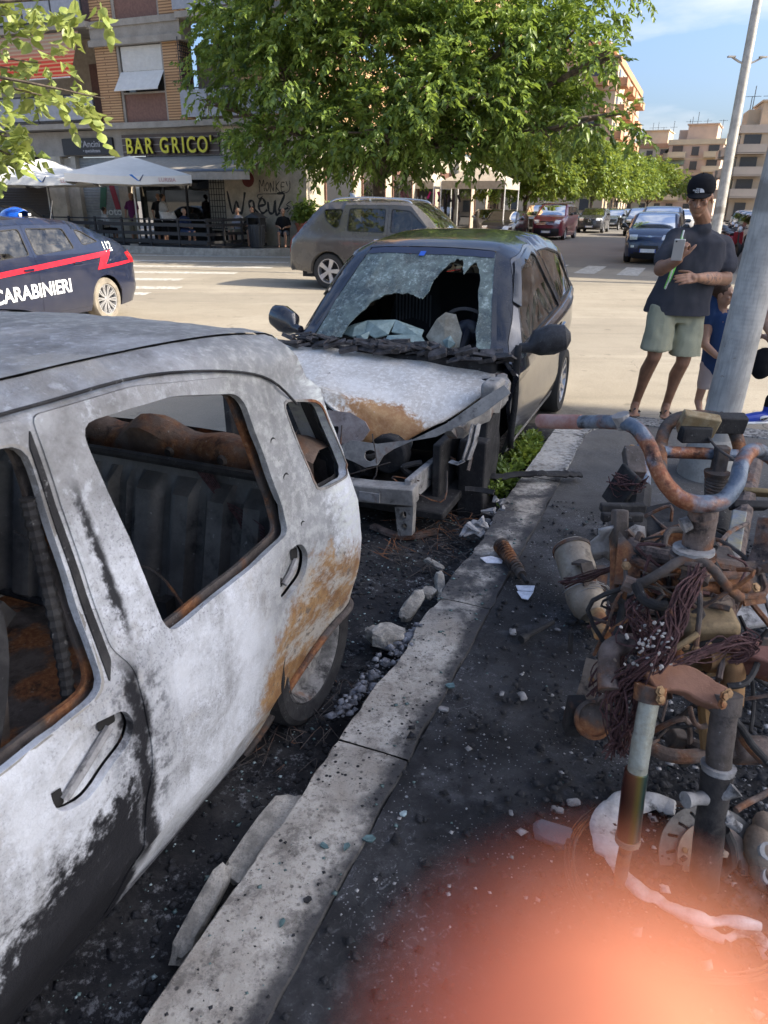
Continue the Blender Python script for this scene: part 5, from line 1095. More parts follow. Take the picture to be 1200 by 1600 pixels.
simple('dark car at the left edge behind the police car', -24.9, 21.0, 100, P_BLACKP, 4.0, 1.74, 1.5, 'hatch')
# rear corner of the silver car at the right edge
c = simple('silver estate car behind the steel pole at the right edge', 2.5, 27.7, 4, P_SILVER, 4.4, 1.78, 1.5, 'hatch', 'five', .12)
# angled row along the right kerb
cols = [(P_WHITEC, 'white'), (P_WINE, 'red'), (P_SILVER, 'silver'), (P_BLACKP, 'black'), (P_WHITEC, 'white'), (P_GRAPH, 'grey'), (P_FIATBLUE, 'blue')]
names = ['first', 'second', 'third', 'fourth', 'fifth', 'sixth', 'seventh', 'eighth']
for i in range(8):
    pm, nm_ = cols[i % 7]
    simple('%s %s car in the row parked nose-in along the right kerb' % (names[i], nm_), 2.95+.02*i, 35.5+4.3*i, 200, pm, 4.1, 1.74, 1.5, 'hatch', group='cars parked in a row along the right kerb', step=.2)
simple('white car coming far down the street, left of the capped man', -1.5, 62, 180, P_WHITEC, 4.2, 1.78, 1.55, 'suv', step=.2)
# --- scooters parked in front of the right row
def scooter(label, n, s, deg, col):
    root = thing('scooter', label, 'scooter', NS(n, s, ROAD), SANG+radians(deg), 'scooters parked along the right kerb')
    for x in (.62, -.62): make_wheel(root, x, 0, .26, .26, .12, 'five', 1)
    b = std('scooter_body', col, .3, coat=.6); MB().ell([V((-.85, 0, .62)), V((-.6, 0, .66)), V((-.25, 0, .62)), V((-.1, 0, .45))], [(.08, .08), (.16, .17), (.17, .16), (.14, .10)], 10).build('body', b, root)
    MB().ell([V((-.1, 0, .3)), V((.2, 0, .28)), V((.42, 0, .5)), V((.46, 0, .9))], [(.16, .06), (.17, .05), (.2, .05), (.16, .05)], 10).build('leg_shield', b, root)
    MB().ell([V((-.8, 0, .78)), V((-.5, 0, .82)), V((-.15, 0, .78))], [(.11, .05), (.15, .06), (.12, .05)], 10).build('seat', M_BLACK, root)
    MB().tube([V((.38, -.32, 1.02)), V((.44, -.1, .98)), V((.44, .1, .98)), V((.38, .32, 1.02))], .018, 6).tube([V((.44, 0, .98)), V((.62, 0, .3))], .03, 6).build('handlebar', M_BLACK, root); MB().sph((.5, 0, .95), .09).build('headlight', M_LAMP, root)
    return root
rr = random.Random(8)
for i in range(7):
    scooter('%s %s scooter from the steel pole in the row under the parked cars' % (names[i], ['red', 'black', 'grey', 'white', 'black', 'red', 'grey'][i]), 1.05, 31.5+2.1*i, 200+rr.uniform(-8, 8), [(.4, .02, .03), (.02, .02, .02), (.3, .3, .31), (.6, .6, .6), (.02, .02, .02), (.35, .02, .03), (.2, .2, .22)][i])
scooter('black motor scooter standing beyond the graphite SUV on the left of the street', -6.1, 62, 170, (.02, .02, .022))

# ---------------------------------------------------------------- the burnt silver car in the foreground
root = newcar('burnt out silver small car in the foreground, ash white paint, rusty rear corner, no glass', -1.78, .4, 180, name='burnt_car', cat='car'); WR = root
class Wreck(Car):
    def hw(s, x, z, edge=False):
        y = Car.hw(s, x, z, edge)
        y += .012*exp(-((z-.285-.02*x)/.035)**2)*(1 if -1.25 < x < .75 else 0)-.010*exp(-((z-.40)/.06)**2)
        y += .007*fbm(x*2.6, z*2.6, 4.2)+.0025*fbm(x*9, z*9, 1.2)
        if x < -1.30 and z < 1.20: y += (.030+.02*(z-.8))*min(1, (-1.30-x)/.35)
        if x < -1.42 and z < .85: y += .022*min(1, (-1.42-x)/.2)*min(1, (.85-z)/.25)
        return y
wc = [('front_bumper', 1.70, .10), ('front_bumper', 1.78, .30), ('front_bumper', 1.80, .50), ('front_bumper', 1.74, .64), ('hood', 1.58, .74), ('hood', 1.2, .84), ('windshield', .82, .92), ('windshield', .46, 1.18), ('roof', .10, 1.37), ('roof', -.25, 1.398), ('roof', -.65, 1.402), ('roof', -1.10, 1.392), ('roof', -1.45, 1.362), ('rear_window', -1.63, 1.305), ('rear_window', -1.705, 1.08), ('tailgate', -1.775, .88), ('rear_bumper', -1.80, .66), ('rear_bumper', -1.80, .46), ('rear_bumper', -1.745, .325)]
c = Wreck(root, 3.6, 1.56, 1.43, 0, 0, .82, .10, -1.42, -1.78, .9, 1.02, -1.46, .28, M_WRECK, .84, zs=.06, tum=.215, r=.085, step=.045, outline=wc, taper=(.12, .03), rear_bulge=.08)
c.poly = c.o+[(-1.66, .338), (-1.51, .325), (-1.36, .262), (-1.236, .170), (-1.13, .045), (.50, .045), (.56, .24), (.66, .36), (.82, .42), (1.0, .42), (1.16, .36), (1.26, .24), (1.32, .08)]
W1 = rpoly([(.68, .80), (.14, 1.29), (-.30, 1.318), (-.518, 1.312), (-.498, .785)], .05)
W2 = rpoly([(-.655, 1.308), (-.95, 1.300), (-1.225, 1.245), (-1.296, .812), (-.712, .792)], .045)
W3 = rpoly([(-1.405, 1.185), (-1.605, 1.138), (-1.718, .856), (-1.488, .872)], .045)
D1 = rpoly([(.62, .055), (.84, .30), (.86, .78), (.12, 1.352), (-.28, 1.358), (-.538, 1.352), (-.532, .86), (-.572, .78), (-.582, .55), (-.535, .30), (-.46, .055)], .03)
D2 = rpoly([(-.552, 1.350), (-.85, 1.345), (-1.20, 1.295), (-1.29, 1.255), (-1.352, 1.15), (-1.392, .98), (-1.44, .80), (-1.53, .60), (-1.525, .46), (-1.46, .335), (-1.375, .292), (-1.252, .195), (-1.145, .06), (-.47, .06), (-.548, .30), (-.594, .55), (-.584, .79), (-.545, .86)], .025)
HF = rpoly([(-.325, .605), (-.315, .705), (-.42, .745), (-.535, .715), (-.555, .66), (-.53, .62), (-.40, .575)], .045); HR = rpoly([(-1.20, .63), (-1.195, .715), (-1.25, .765), (-1.345, .755), (-1.38, .70), (-1.35, .635), (-1.24, .605)], .04)
S1 = rpoly([(-1.56, .345), (-1.55, .36), (-1.54, .345)], .004)
for sg in (1, -1):
    def mk(name, outl, hl, mat, off=0.0, parent=None, st=.045, rm=.02, back=False):
        f = c.side(sg, off); mb = MB()
        if sg > 0: panel(mb, lambda a, z: f(-a, z), [(-x, z) for x, z in outl], [[(-x, z) for x, z in h] for h in hl], st, rm, back)
        else: panel(mb, f, outl, hl, st, rm, back)
        return mb.build(name, mat, parent or root, ang=45)
    near = sg > 0; st = .038 if near else .08
    mk('side_panel', c.poly, [D1, D2, W3], M_WRECK, st=st, rm=.03)
    d1 = mk('front_door', D1, [W1]+([HF] if near else []), M_WRECK, .002, st=st); d1.data.name = 'door'
    d2 = mk('rear_door', D2, [W2]+([HR] if near else []), M_WRECK, .0045, st=st)
    for d, w, D in ((d1, W1, D1), (d2, W2, D2)):
        mk('door_lining', big(D, -.03), [big(w, .012)], M_CHAR, -.055, d, .07, .0); mk('window_channel', big(w, .009), [big(w, .001)], M_GREYBURN, .002, d, .05, .010); mk('inner_frame', big(w, .05), [big(w, .004)], M_CHARRUST, -.045, d, .06, .012)
    mk('window_channel', big(W3, .006), [big(W3, -.003)], M_GREYBURN, .002, None, .05, .004); mk('side_lining', c.poly, [big(D1, -.02), big(D2, -.02), big(W3, .004)], M_CHAR, -.05, None, .08, .0)
    if near:
        for d, h, sl in ((d1, HF, [(-.34, .62, .045, .05), (-.50, .705, .05, .05)]), (d2, HR, [(-1.235, .66, .04, .04), (-1.335, .715, .04, .045)])):
            mk('handle_recess', h, [], M_WRECK, -.026, d, .03, .0); pass
            for x, z, a, b in sl: mk('lock_hole_patch', rpoly([(x-a/2, z-b/2), (x+a/2, z-b/2+.008), (x+a/2, z+b/2), (x-a/2, z+b/2-.008)], .006), [], M_DARK, -.022, d, .05, .0)  # flat black patches put in for the dark of the holes
            x0, z0, _, _ = sl[0]; x1, z1, _, _ = sl[1]; MB().tube([c.side(1, -.016)(x0-.02, z0-.012), c.side(1, -.012)((x0+x1)/2, (z0+z1)/2-.02), c.side(1, -.016)(x1, z1-.02)], .010, 6).build('handle_bracket', M_PALEALU, d)
        # bare pillar holes and bolts beside the quarter window
        for x, z, r_ in ((-1.318, 1.08, .010), (-1.338, .965, .011), (-1.345, .88, .007), (-1.325, 1.02, .005), (-1.375, .80, .009)):
            p = c.side(1, .001)(x, z); q = c.side(1, .004)(x, z); mb = MB().lathe([(0, 0), (r_, 0), (r_*1.4, .003), (r_*1.7, 0)], 12, Matrix.Translation(p) @ Matrix.Rotation(-pi/2, 4, 'X')); mb.build('pillar_hole', M_CHAR, root)
        f = c.side(1, .012); P = [f(x, z) for x, z in ((-1.12, .05), (-1.19, .12), (-1.25, .195), (-1.37, .28), (-1.51, .335), (-1.66, .348), (-1.735, .335))]
        MB().tube(smooth_path(P, 4), .013, 8).build('arch_lip', M_CHARRUST, root)
        P = [f(x, .045) for x in (.48, .1, -.3, -.7, -1.1)]; MB().tube([p+V((0, -.03, -.005)) for p in P], .022, 4, sq=(.012, .016)).build('sill_flange', M_WRECK, root)
        mk('door_rubber', rpoly([(-.523, 1.30), (-.537, 1.33), (-.534, .84), (-.512, .80)], .005), [], M_CHAR, .006, d1, .05, .006)
# roof skin with seams beside the rails, buckled by the heat
a, b = c.seg['roof']
def roofstrip(name, v0, v1, nv, off, mat, k=2):
    ts = np.linspace(a-.3, b, int((b-a))*k+1); mb = MB().grid([[c.pt(t, v, off+.010*fbm(t*.35, v*2.2, 2.0)*(1-abs(v))+.004*fbm(t*1.3, v*7, 5)*(1-abs(v))) for v in np.linspace(v0, v1, nv+1)] for t in ts], flip=True); return mb.build(name, mat, root, ang=60)
roofstrip('roof', -.80, .80, 30, -.004, M_WRECK); roofstrip('roof_lining', -.97, .97, 12, -.035, M_CHAR)
for sg in (1, -1):
    v = sorted((sg*.835, sg*1.0)); roofstrip('roof_rail', v[0], v[1], 5, .006, M_WRECK); v = sorted((sg*.80, sg*.83)); roofstrip('roof_seam', v[0], v[1], 1, -.014, M_CHAR)
    a2, b2 = c.seg['windshield']; v = sorted((sg*.90, sg*1.0)); c.strip(a2, b2, 'windscreen_pillar', M_WRECK, v[0], v[1], 2)
    a2, b2 = c.seg['rear_window']; v = sorted((sg*.80, sg*1.0)); c.strip(a2, b2, 'rear_pillar', M_WRECK, v[0], v[1], 3)
    # thin dark tube stands in for the shaded groove above the doors
    P = [c.side(sg, .006)(x, z) for x, z in ((.10, 1.365), (-.3, 1.368), (-.6, 1.364), (-.9, 1.358), (-1.2, 1.310), (-1.38, 1.25), (-1.47, 1.16))]; MB().tube(smooth_path(P, 4), .004, 6).build('rail_groove_line', M_CHAR, root)
c.strip(*c.seg['hood'], 'hood', M_WRECK); c.strip(*c.seg['front_bumper'], 'front_panel', M_WRECK)
tg = c.strip(c.seg['tailgate'][0]-.2, c.seg['rear_bumper'][1], 'tail_panel', M_CHARRUST, -.985, .985, 18, off=-.006)
tgi = c.strip(c.seg['tailgate'][0]-.2, c.seg['rear_bumper'][1], 'tail_panel_inner', M_CHARRUST, -.97, .97, 12, off=-.04)
# rusty pressed sill of the tailgate, seen through the side window
mb = MB(); rows = []
for j in range(33):
    y = -.70+1.40*j/32; w = .028*(sin(j*.9)+sin(j*.43+1)); rows.append([V((-1.60, y, .78)), V((-1.585+w*.3, y, .86)), V((-1.58+w*.6, y, .92+w)), V((-1.62, y, .955+w)), V((-1.70, y, .95+w*.6))])
mb.grid(rows); mb.build('parcel_rail', m_burnt('brown_rusty_metal', (.10, .07, .055), (.20, .14, .105), .5, .3, sc=9), root, ang=60)
mb = MB(); [mb.lathe([(0, .012), (.014, .012), (.022, 0)], 10, Matrix.Translation((-1.582, y, .885)) @ Matrix.Rotation(pi/2, 4, 'Y')) for y in (-.55, -.3, .1, .33, .52)]; mb.build('bolt', M_CHARRUST, root)
# ribbed steel back of the rear seat
M_SEATBACK = m_burnt('smoked_seat_steel', (.075, .070, .066), (.15, .14, .128), .34, .2, sc=5, metal=.3, rough=.55)
mb = MB(); rows = []
for i in range(15):
    z = .28+.62*i/14; row = []
    for j in range(85):
        y = -.66+1.32*j/84; k = (y+.66)/.145; fr = k-floor(k); rib = .042 if .20 < fr < .72 else (.042*(fr-.12)/.08 if .12 < fr <= .20 else (.042*(.80-fr)/.08 if .72 <= fr < .80 else 0))
        if i < 1 or i > 12: rib = 0
        if abs(y) < .03: rib = -.004
        row.append(V((-1.30-.16*(z-.28)/.62-.012*(i > 12)+rib, y, z)))
    rows.append(row)
mb.grid(rows, flip=True); sb = mb.build('rear_seat_back', M_SEATBACK, root, ang=40)
MB().tube([V((-1.45, -.66, .905)), V((-1.45, .66, .905))], .018, 8).tube([V((-1.29, -.66, .30)), V((-1.29, .66, .30))], .015, 8).tube([V((-1.29, .66, .28)), V((-1.45, .66, .91))], .014, 8).build('seat_tube', M_CHAR, sb)
MB().box((-1.262, .30, .36), (.03, .16, .10)).box((-1.262, .28, .42), (.05, .04, .12)).tube(smooth_path([V((-1.25, .22, .33)), V((-1.20, .30, .38)), V((-1.24, .38, .34))], 4), .008, 6).build('seat_latch', M_CHAR, sb)

MB().tube(smooth_path([V((-1.27, -.4, .60)), V((-1.22, 0, .56)), V((-1.24, .25, .60)), V((-1.18, .45, .50)), V((-1.16, .55, .42))], 6), .005, 5).build('bare_wire', M_CHARRUST, sb)
mb = MB()
for i in range(7): mb.tube(smooth_path([V((-1.46, .30+.01*i, .90)), V((-1.42, .42+.012*i, .82-.01*i)), V((-1.40, .52, .80-.012*i)), V((-1.38, .62, .76-.01*i))], 4), .003, 4)
mb.build('wire_bundle', M_WIRE, root)
mb = MB(); rows = [[V((x, y, .20+.03*fbm(x*4, y*4, 1)+.012*fbm(x*15, y*15, 2))) for y in np.linspace(-.68, .68, 24)] for x in np.linspace(-1.7, .9, 44)]; mb.grid(rows, flip=True).build('floor_pan', M_CHARRUST, root, ang=60)
# charred front seat frame near the centre pillar
mb = MB()
sf = [(-.30, .55, .26), (-.36, .56, .55), (-.42, .54, .78), (-.47, .50, .88)]
for dy in (0, -.42): mb.tube(smooth_path([V((x, y+dy, z)) for x, y, z in sf], 4), .02, 4, sq=(.030, .012))
mb.tube(smooth_path([V((-.47, .50, .88)), V((-.50, .3, .92)), V((-.47, .08, .88))], 5), .016, 8); mb.tube([V((-.40, .55, .70)), V((-.40, .13, .70))], .010, 6); mb.tube([V((-.33, .55, .42)), V((-.33, .13, .42))], .012, 6)
for i in range(7): mb.tube(smooth_path([V((-.38, .16+.055*i, .44)), V((-.41+.02*(i % 2), .165+.055*i, .62)), V((-.44, .16+.055*i, .84))], 3), .0035, 5)
mb.build('seat_frame', M_CHARRUST, root)
mb = MB(); mb.tube(smooth_path([V((-.10, .60, .24)), V((-.22, .62, .55)), V((-.36, .605, .82)), V((-.42, .56, .93)), V((-.44, .50, .95))], 5), .03, 4, sq=(.055, .012)); mb.box((-.30, .57, .38), (.30, .05, .05), rotm('Y', 30)); mb.box((-.43, .53, .93), (.10, .10, .05), rotm('Y', 30)); mb.build('seat_side_plate', M_CHAR, root, bev=.004)
for k in range(9): MB().tube(smooth_path([V((.0-.07*k, .1+.3*(k % 2), .26)), V((-.05-.07*k, .3, .32+.03*(k % 3))), V((-.02-.08*k, .5, .25))], 4), .006, 5).build('bare_spring', M_CHARRUST, root)
mb = MB(); P = smooth_path([V((-.505, .655, 1.20)), V((-.50, .668, 1.05)), V((-.488, .685, .88)), V((-.475, .69, .72)), V((-.46, .69, .50))], 14); mb.tube(P, [.013 if i % 2 else .0165 for i in range(len(P))], 8); mb.build('corrugated_conduit', M_CHAR, root, ang=0)
mb = MB(); P = smooth_path([V((-.20, .60, 1.24)), V((-.22, .60, 1.0)), V((-.18, .62, .86))], 14); mb.tube(P, [.008 if i % 2 else .011 for i in range(len(P))], 6); mb.build('corrugated_conduit', M_CHARRUST, root, ang=0)
MB().box((.62, 0, .70), (.16, 1.3, .22)).tube([V((.55, -.6, .78)), V((.55, .6, .78))], .03, 8).build('dash_beam', M_CHAR, root, bev=.02); MB().lathe([(.17, -.008), (.18, 0), (.17, .008), (.163, 0), (.17, -.008)], 24, Matrix.Translation((.36, .34, .86)) @ Matrix.Rotation(radians(-62), 4, 'Y')).build('steering_wheel', M_CHARRUST, root)
# melted rear wheel: bare steel rim, scorched tyre
for sg in (1, -1):
    for x, z in ((c.wr, .275), (.92, .22)):
        y = sg*.665; M = Matrix.Translation((x, y, z)) @ Matrix.Rotation(-pi/2*sg, 4, 'X'); R_ = .275 if x < 0 else .22
        t = MB().lathe([(.185, -.08), (.20, -.09), (R_*.95, -.088), (R_, -.07), (R_, .05), (R_*.97, .085), (R_*.90, .095), (.198, .085), (.19, .07)], 36).build('wheel', M_CHAR, root, M=M)
        mb = MB().lathe([(.195, .075), (.188, .085), (.178, .075), (.165, .035), (.12, .022), (.085, .045), (.062, .055), (.055, .045), (0, .045)], 30); mb.build('rim', m_burnt('ashy_rim', (.10, .095, .09), (.34, .32, .30), .25, .5, sc=14), t)
        mb = MB().lathe([(.034, .04), (.034, .085), (.026, .092), (0, .092)], 14)
        for k in range(5): mb.lathe([(.014, .04), (.014, .068), (0, .07)], 6, Matrix.Translation((.058*cos(k*1.2566), .058*sin(k*1.2566), 0)))
        mb.build('hub', M_GREYBURN, t)

# ---------------------------------------------------------------- the dark hatchback with its burnt nose and broken windscreen
P_DARK = carpaint('dark_graphite_paint', (.016, .017, .024), .20, .10)
root = newcar('dark hatchback with burnt ash grey bonnet, missing bumper and smashed windscreen', -1.78, 5.3, 180, name='burnt_car', cat='car')
PITCH = radians(1.4); root.rotation_euler = (0, PITCH, root.rotation_euler.z)
bpy.context.view_layer.update(); RI = (Matrix.Translation(root.location) @ root.rotation_euler.to_matrix().to_4x4()).inverted()
def lp(p): return RI @ V(p)
lc = [('front_bumper', 1.78, .22), ('front_bumper', 1.87, .36), ('front_bumper', 1.9, .5), ('front_bumper', 1.85, .66), ('hood', 1.70, .74), ('hood', 1.3, .84), ('windshield', .82, .875), ('windshield', .48, 1.17), ('roof', .13, 1.435), ('roof', -.20, 1.495), ('roof', -.70, 1.515), ('roof', -1.15, 1.475), ('rear_window', -1.50, 1.385), ('rear_window', -1.72, 1.19), ('tailgate', -1.84, 1.02), ('tailgate', -1.88, .80), ('rear_bumper', -1.90, .55), ('rear_bumper', -1.88, .38), ('rear_bumper', -1.80, .22)]
class Lan(Car):
    def hw(s, x, z, edge=False):
        y = Car.hw(s, x, z, edge); zb = .88-.085*x
        if z < 1.05: y += .030*exp(-((z-zb+.05)/.05)**2)-.028*exp(-((z-.55)/.13)**2)
        return y
c = Lan(root, 3.8, 1.66, 1.515, 0, 0, .82, .13, -1.25, -1.8, 1.0, 1.25, -1.17, .29, P_DARK, .90, zs=.2, tum=.33, r=.14, step=.06, outline=lc, taper=(.06, .15), rear_bulge=.16); c.glass = M_GLASSDK
ra = .335; bot = [(c.wr+ra*cos(pi-pi*j/10), max(.2, .29+ra*sin(pi-pi*j/10))) for j in range(11)]
ws0, ws1 = c.seg['windshield']; top = c.o[ws0:]
c.poly = top+bot+[(.78, .2), (.80, .5), (.88, .80)]
W1 = rpoly([(.62, .895), (.43, 1.13), (.17, 1.34), (-.20, 1.415), (-.30, 1.41), (-.78, .965)], .05); W2 = rpoly([(-.385, 1.41), (-.80, 1.405), (-1.20, 1.34), (-1.52, 1.03), (-.86, .975)], .07)
D1 = rpoly([(.76, .26), (.84, .55), (.86, .80), (.58, 1.03), (.17, 1.395), (-.20, 1.462), (-.345, 1.462), (-.84, .96), (-.845, .55), (-.80, .26)], .035)
glz = glassm('sooty_side_glass', (.05, .065, .06), dirt=.35)
sd_ = c.sides([W1, W2], [D1], glass=glz, rim=.025)
for sg in (1, -1):
    mk = sd_[sg, 'mk']; dd = sd_[sg, 'door'][0]
    mk('belt_trim', rpoly([(.70, .872), (-.80, .955), (-1.56, 1.028), (-1.56, 1.004), (-.80, .928), (.70, .84)], .006), [], std('shiny_trim', (.42, .46, .52), .12, .9), .012, None, .06, .01)
    mk('handle', rpoly([(-.56, .80), (-.74, .815), (-.74, .845), (-.56, .83)], .01), [], P_DARK, .028, dd, .05, .02)
    mk('rain_deflector', rpoly([(.46, 1.155), (.17, 1.385), (-.20, 1.452), (-.33, 1.452), (-.30, 1.425), (-.19, 1.42), (.17, 1.345), (.43, 1.12)], .01), [], M_GLASSDK, .022, dd, .06, .015)
    mk('sill_trim', [(.74, .205), (.74, .25), (-.80, .25), (-.80, .205)], [], M_GREYBURN, .004, None, .1, .01)
MR = m_burnt('heat_wrinkled_plastic', (.02, .02, .022), (.05, .05, .055), .0, .3, sc=20, rough=.4, metal=0)
for sg in (1, -1):
    M = MB().ell([V((.68, sg*.80, .90)), V((.66, sg*.86, .905)), V((.63, sg*.90, .93)), V((.60, sg*.99, .955)), V((.58, sg*1.07, .97)), V((.57, sg*1.10, .975))], [(.03, .03), (.035, .03), (.085, .07), (.10, .085), (.08, .065), (.03, .02)], 14, up=(1, 0, 0)).build('mirror', MR if sg > 0 else P_DARK, root)
    MB().sph((.535, sg*1.0, .955), (.012, .085, .065), 12).build('mirror_glass', M_CHROME, M)
for n in ('roof', 'tailgate', 'rear_bumper'): c.strip(*c.seg[n], n, P_DARK, nv=20)
a, b = c.seg['rear_window']; c.strip(a, b, 'rear_window', M_GLASSDK, -.84, .84, off=-.004)
for sg in (1, -1):
    v = sorted((sg*.84, sg*1.0)); c.strip(a, b, 'pillar', P_DARK, v[0], v[1], 2); v = sorted((sg*.95, sg*1.0)); c.strip(ws0, ws1, 'windscreen_pillar', P_DARK, v[0], v[1], 2)
    c.rear_patch('tail_light', .72, 1.05, *sorted((sg*.74, sg*.99)), M_RED, .006)
c.strip(ws1-.5, ws1, 'glass_edge', M_BLACK, -.915, .915, off=-.004)
# smashed laminated windscreen: a panel with a jagged hole, mapped on the curved screen (t = along, v = across)
kg = NM('crazed_windscreen'); n1 = kg.noise(5, 6, .7); n2 = kg.noise(26, 6, .78); ck = kg.vor(95, 'DISTANCE_TO_EDGE')
tr = kg.nd('BsdfTransparent', {'Color': (.30, .42, .40)}).outputs[0]; gl = kg.nd('BsdfGlossy', {'Color': (.9, .95, .95), 'Roughness': .10}).outputs[0]
a_ = kg.nd('MixShader', {0: kg.ma('MULTIPLY_ADD', kg.nd('Fresnel', {'IOR': 1.5}).outputs[0], 1.1, .05, True), 1: tr, 2: gl}).outputs[0]
df = kg.nd('BsdfDiffuse', {'Color': kg.mix(kg.sm(n2, .5, .62), (.22, .27, .245), (.47, .55, .515))}).outputs[0]
cz = kg.ma('MULTIPLY_ADD', kg.sm(n1, .36, .66), .46, .26); cz = kg.ma('ADD', cz, kg.ma('MULTIPLY', kg.ma('MULTIPLY', kg.sm(n2, .54, .66), kg.sm(kg.noise(3, 4), .42, .6)), .30)); cz = kg.ma('ADD', cz, kg.ma('MULTIPLY', kg.ma('SUBTRACT', 1, kg.sm(ck, .0, .05)), .10))
M_CRAZED = kg.fin(kg.nd('MixShader', {0: cz, 1: a_, 2: df}).outputs[0])
T = ws1-ws0
def wsf(v, t): return c.pt(ws0+t*T, v, -.004+.006*fbm(v*4, t*4, 3))
jag = [(-.62, .04), (-.60, .17), (-.52, .28), (-.42, .40), (-.30, .46), (-.16, .475), (-.02, .47), (.10, .44), (.15, .43), (.20, .52), (.215, .62), (.29, .74), (.37, .82), (.455, .86), (.52, .845), (.545, .75), (.565, .705), (.60, .745), (.655, .81), (.71, .835), (.755, .77), (.79, .66), (.785, .50), (.81, .36), (.79, .20), (.81, .04)]
J = []
for i in range(len(jag)-1):
    (x0, y0), (x1, y1) = jag[i], jag[i+1]
    for k in range(3): t = k/3; J.append((x0+(x1-x0)*t+rnd.uniform(-.008, .008)*(k > 0), y0+(y1-y0)*t+rnd.uniform(-.012, .012)*(k > 0)))
J.append(jag[-1])
outl = [(-.95, .04)]+[(-.95, .98), (-.3, .985), (.3, .985), (.95, .98), (.95, .04)]+J[::-1]
mb = MB(); panel(mb, wsf, outl, [], .05, .006); wsg = mb.build('windshield', M_CRAZED, root, ang=60)
mb = MB(); mb.grid([[wsf(v, t)+V((.002, 0, .003)) for v in np.linspace(-.94, .94, 21)] for t in (.90, .945, .99)], flip=True); mb.build('sun_strip', std('blue_sun_strip', (.030, .040, .075), .5), wsg)
mb = MB(); mb.grid([[wsf(v, t)+V((.006, 0, .006)) for v in (-.13, -.045)] for t in (.87, .935)], flip=True); mb.build('sticker', std('blue_sticker', (.03, .12, .55), .4), wsg)
MB().sph(wsf(.12, .80)+V((-.10, 0, -.02)), (.03, .11, .04), 12).build('rear_mirror', M_BLACK, root)
# hood in wreck ash, buckled, its near corner burnt back to the inner frame
HB = [lp(p) for p in ((-0.844, 5.169, 0.678), (0.011, 4.868, 0.637), (0.725, 4.484, 0.604))]
HR_ = [lp(p) for p in ((0.725, 4.484, 0.604), (0.664, 4.358, 0.573), (0.554, 4.187, 0.520), (0.383, 4.063, 0.446), (0.210, 3.984, 0.375), (0.087, 3.970, 0.310), (-0.090, 4.000, 0.298), (-0.147, 4.024, 0.303))]
HL = [lp(p) for p in ((-0.875, 5.182, 0.667), (-0.899, 4.867, 0.629), (-0.791, 4.498, 0.588), (-0.618, 4.285, 0.580), (-0.449, 4.171, 0.613), (-0.351, 4.087, 0.517), (-0.236, 3.996, 0.453), (-0.147, 4.024, 0.303))]
R1, L1 = smooth_path(HR_, 5), smooth_path(HL, 5); n = len(R1); rows = []
for i in range(n):
    row = []
    for j in range(25):
        t = j/24; p = L1[i].lerp(R1[i], t); b_ = sin(pi*t)*(.018*(1-i/(n-1))**.6+.008); row.append(p+V((0, 0, b_+.008*fbm(p.x*3, p.y*3, 1)+.004*fbm(p.x*11, p.y*11, 2)+.012*exp(-((t-.30)/.05)**2)*(1-i/n)+.012*exp(-((t-.72)/.05)**2)*(1-i/n))))
    rows.append(row)
rows.insert(0, [p+V((-.075, 0, .014)) for p in rows[0]]); hood = MB().grid(rows, flip=True).build('hood', M_HOOD, root, ang=60, solid=.012)
MB().grid([[p+V((-.004, 0, -.035)) for p in r[1:-1]] for r in rows[2:-1]], flip=True).build('hood_lining', M_CHARRUST, hood)
p = lp((-0.381, 4.511, 0.569)); MB().prism([(-.05, -.01), (-.01, -.045), (.05, .0), (.01, .04)], .012, Matrix.Translation(p+V((0, 0, .028)))).build('burnt_flake', M_CHAR, hood)
# inner frame plate exposed on the far side of the lip
def plate(name, pts, s, mat, holes=(), th=.012, parent=None, lean=0.0):
    mb = MB(); Y_ = [lp(q) for q in pts]; x0 = sum(q.x for q in Y_)/len(Y_); f = lambda y, z: V((x0+lean*(z-.5), y, z)); panel(mb, f, [(q.y, q.z) for q in Y_], [rpoly([(q.y, q.z) for q in [lp(w) for w in h]], .02) for h in holes], .05, th, True); return mb.build(name, mat, parent or root, ang=40)
plate('headlamp_frame', [(-0.373, 3.967, 0.489), (-0.230, 3.907, 0.490), (-0.139, 3.869, 0.455), (-0.104, 3.854, 0.414), (-0.134, 3.867, 0.357), (-0.256, 3.918, 0.280), (-0.341, 3.953, 0.277)], 3.52, m_burnt('pinkish_burnt_steel', (.20, .16, .145), (.34, .30, .28), .3, .15), [[(-0.339, 3.952, 0.402), (-0.282, 3.928, 0.416), (-0.280, 3.928, 0.363), (-0.338, 3.952, 0.348)]], lean=-.5)
plate('radiator_support', [(-0.322, 3.902, 0.278), (-0.195, 3.849, 0.364), (-0.050, 3.789, 0.363), (0.144, 3.708, 0.413), (0.311, 3.639, 0.518), (0.467, 3.574, 0.659), (0.571, 3.530, 0.741), (0.607, 3.516, 0.705), (0.486, 3.566, 0.586), (0.344, 3.625, 0.494), (0.262, 3.659, 0.442), (0.144, 3.708, 0.405), (0.046, 3.749, 0.349), (-0.007, 3.771, 0.304), (-0.033, 3.782, 0.251), (-0.099, 3.809, 0.227), (-0.158, 3.834, 0.246), (-0.217, 3.858, 0.261), (-0.301, 3.893, 0.250)], 3.48, M_GREYBURN, [[(-0.112, 3.815, 0.313), (-0.083, 3.802, 0.329), (-0.050, 3.789, 0.321), (-0.044, 3.786, 0.288), (-0.077, 3.800, 0.261), (-0.109, 3.814, 0.272)]], lean=-.3)
mb = MB(); a, b, d = lp((-0.290, 3.759, 0.120)), lp((-0.088, 3.675, 0.128)), lp((0.175, 3.587, 0.145))
mb.tube([a+V((0, -.45, .0)), a, b, d], .05, 4, sq=(.055, .05), up=(0, 0, 1)); beam = mb.build('bumper_beam', M_GREYBURN, root, bev=.008)
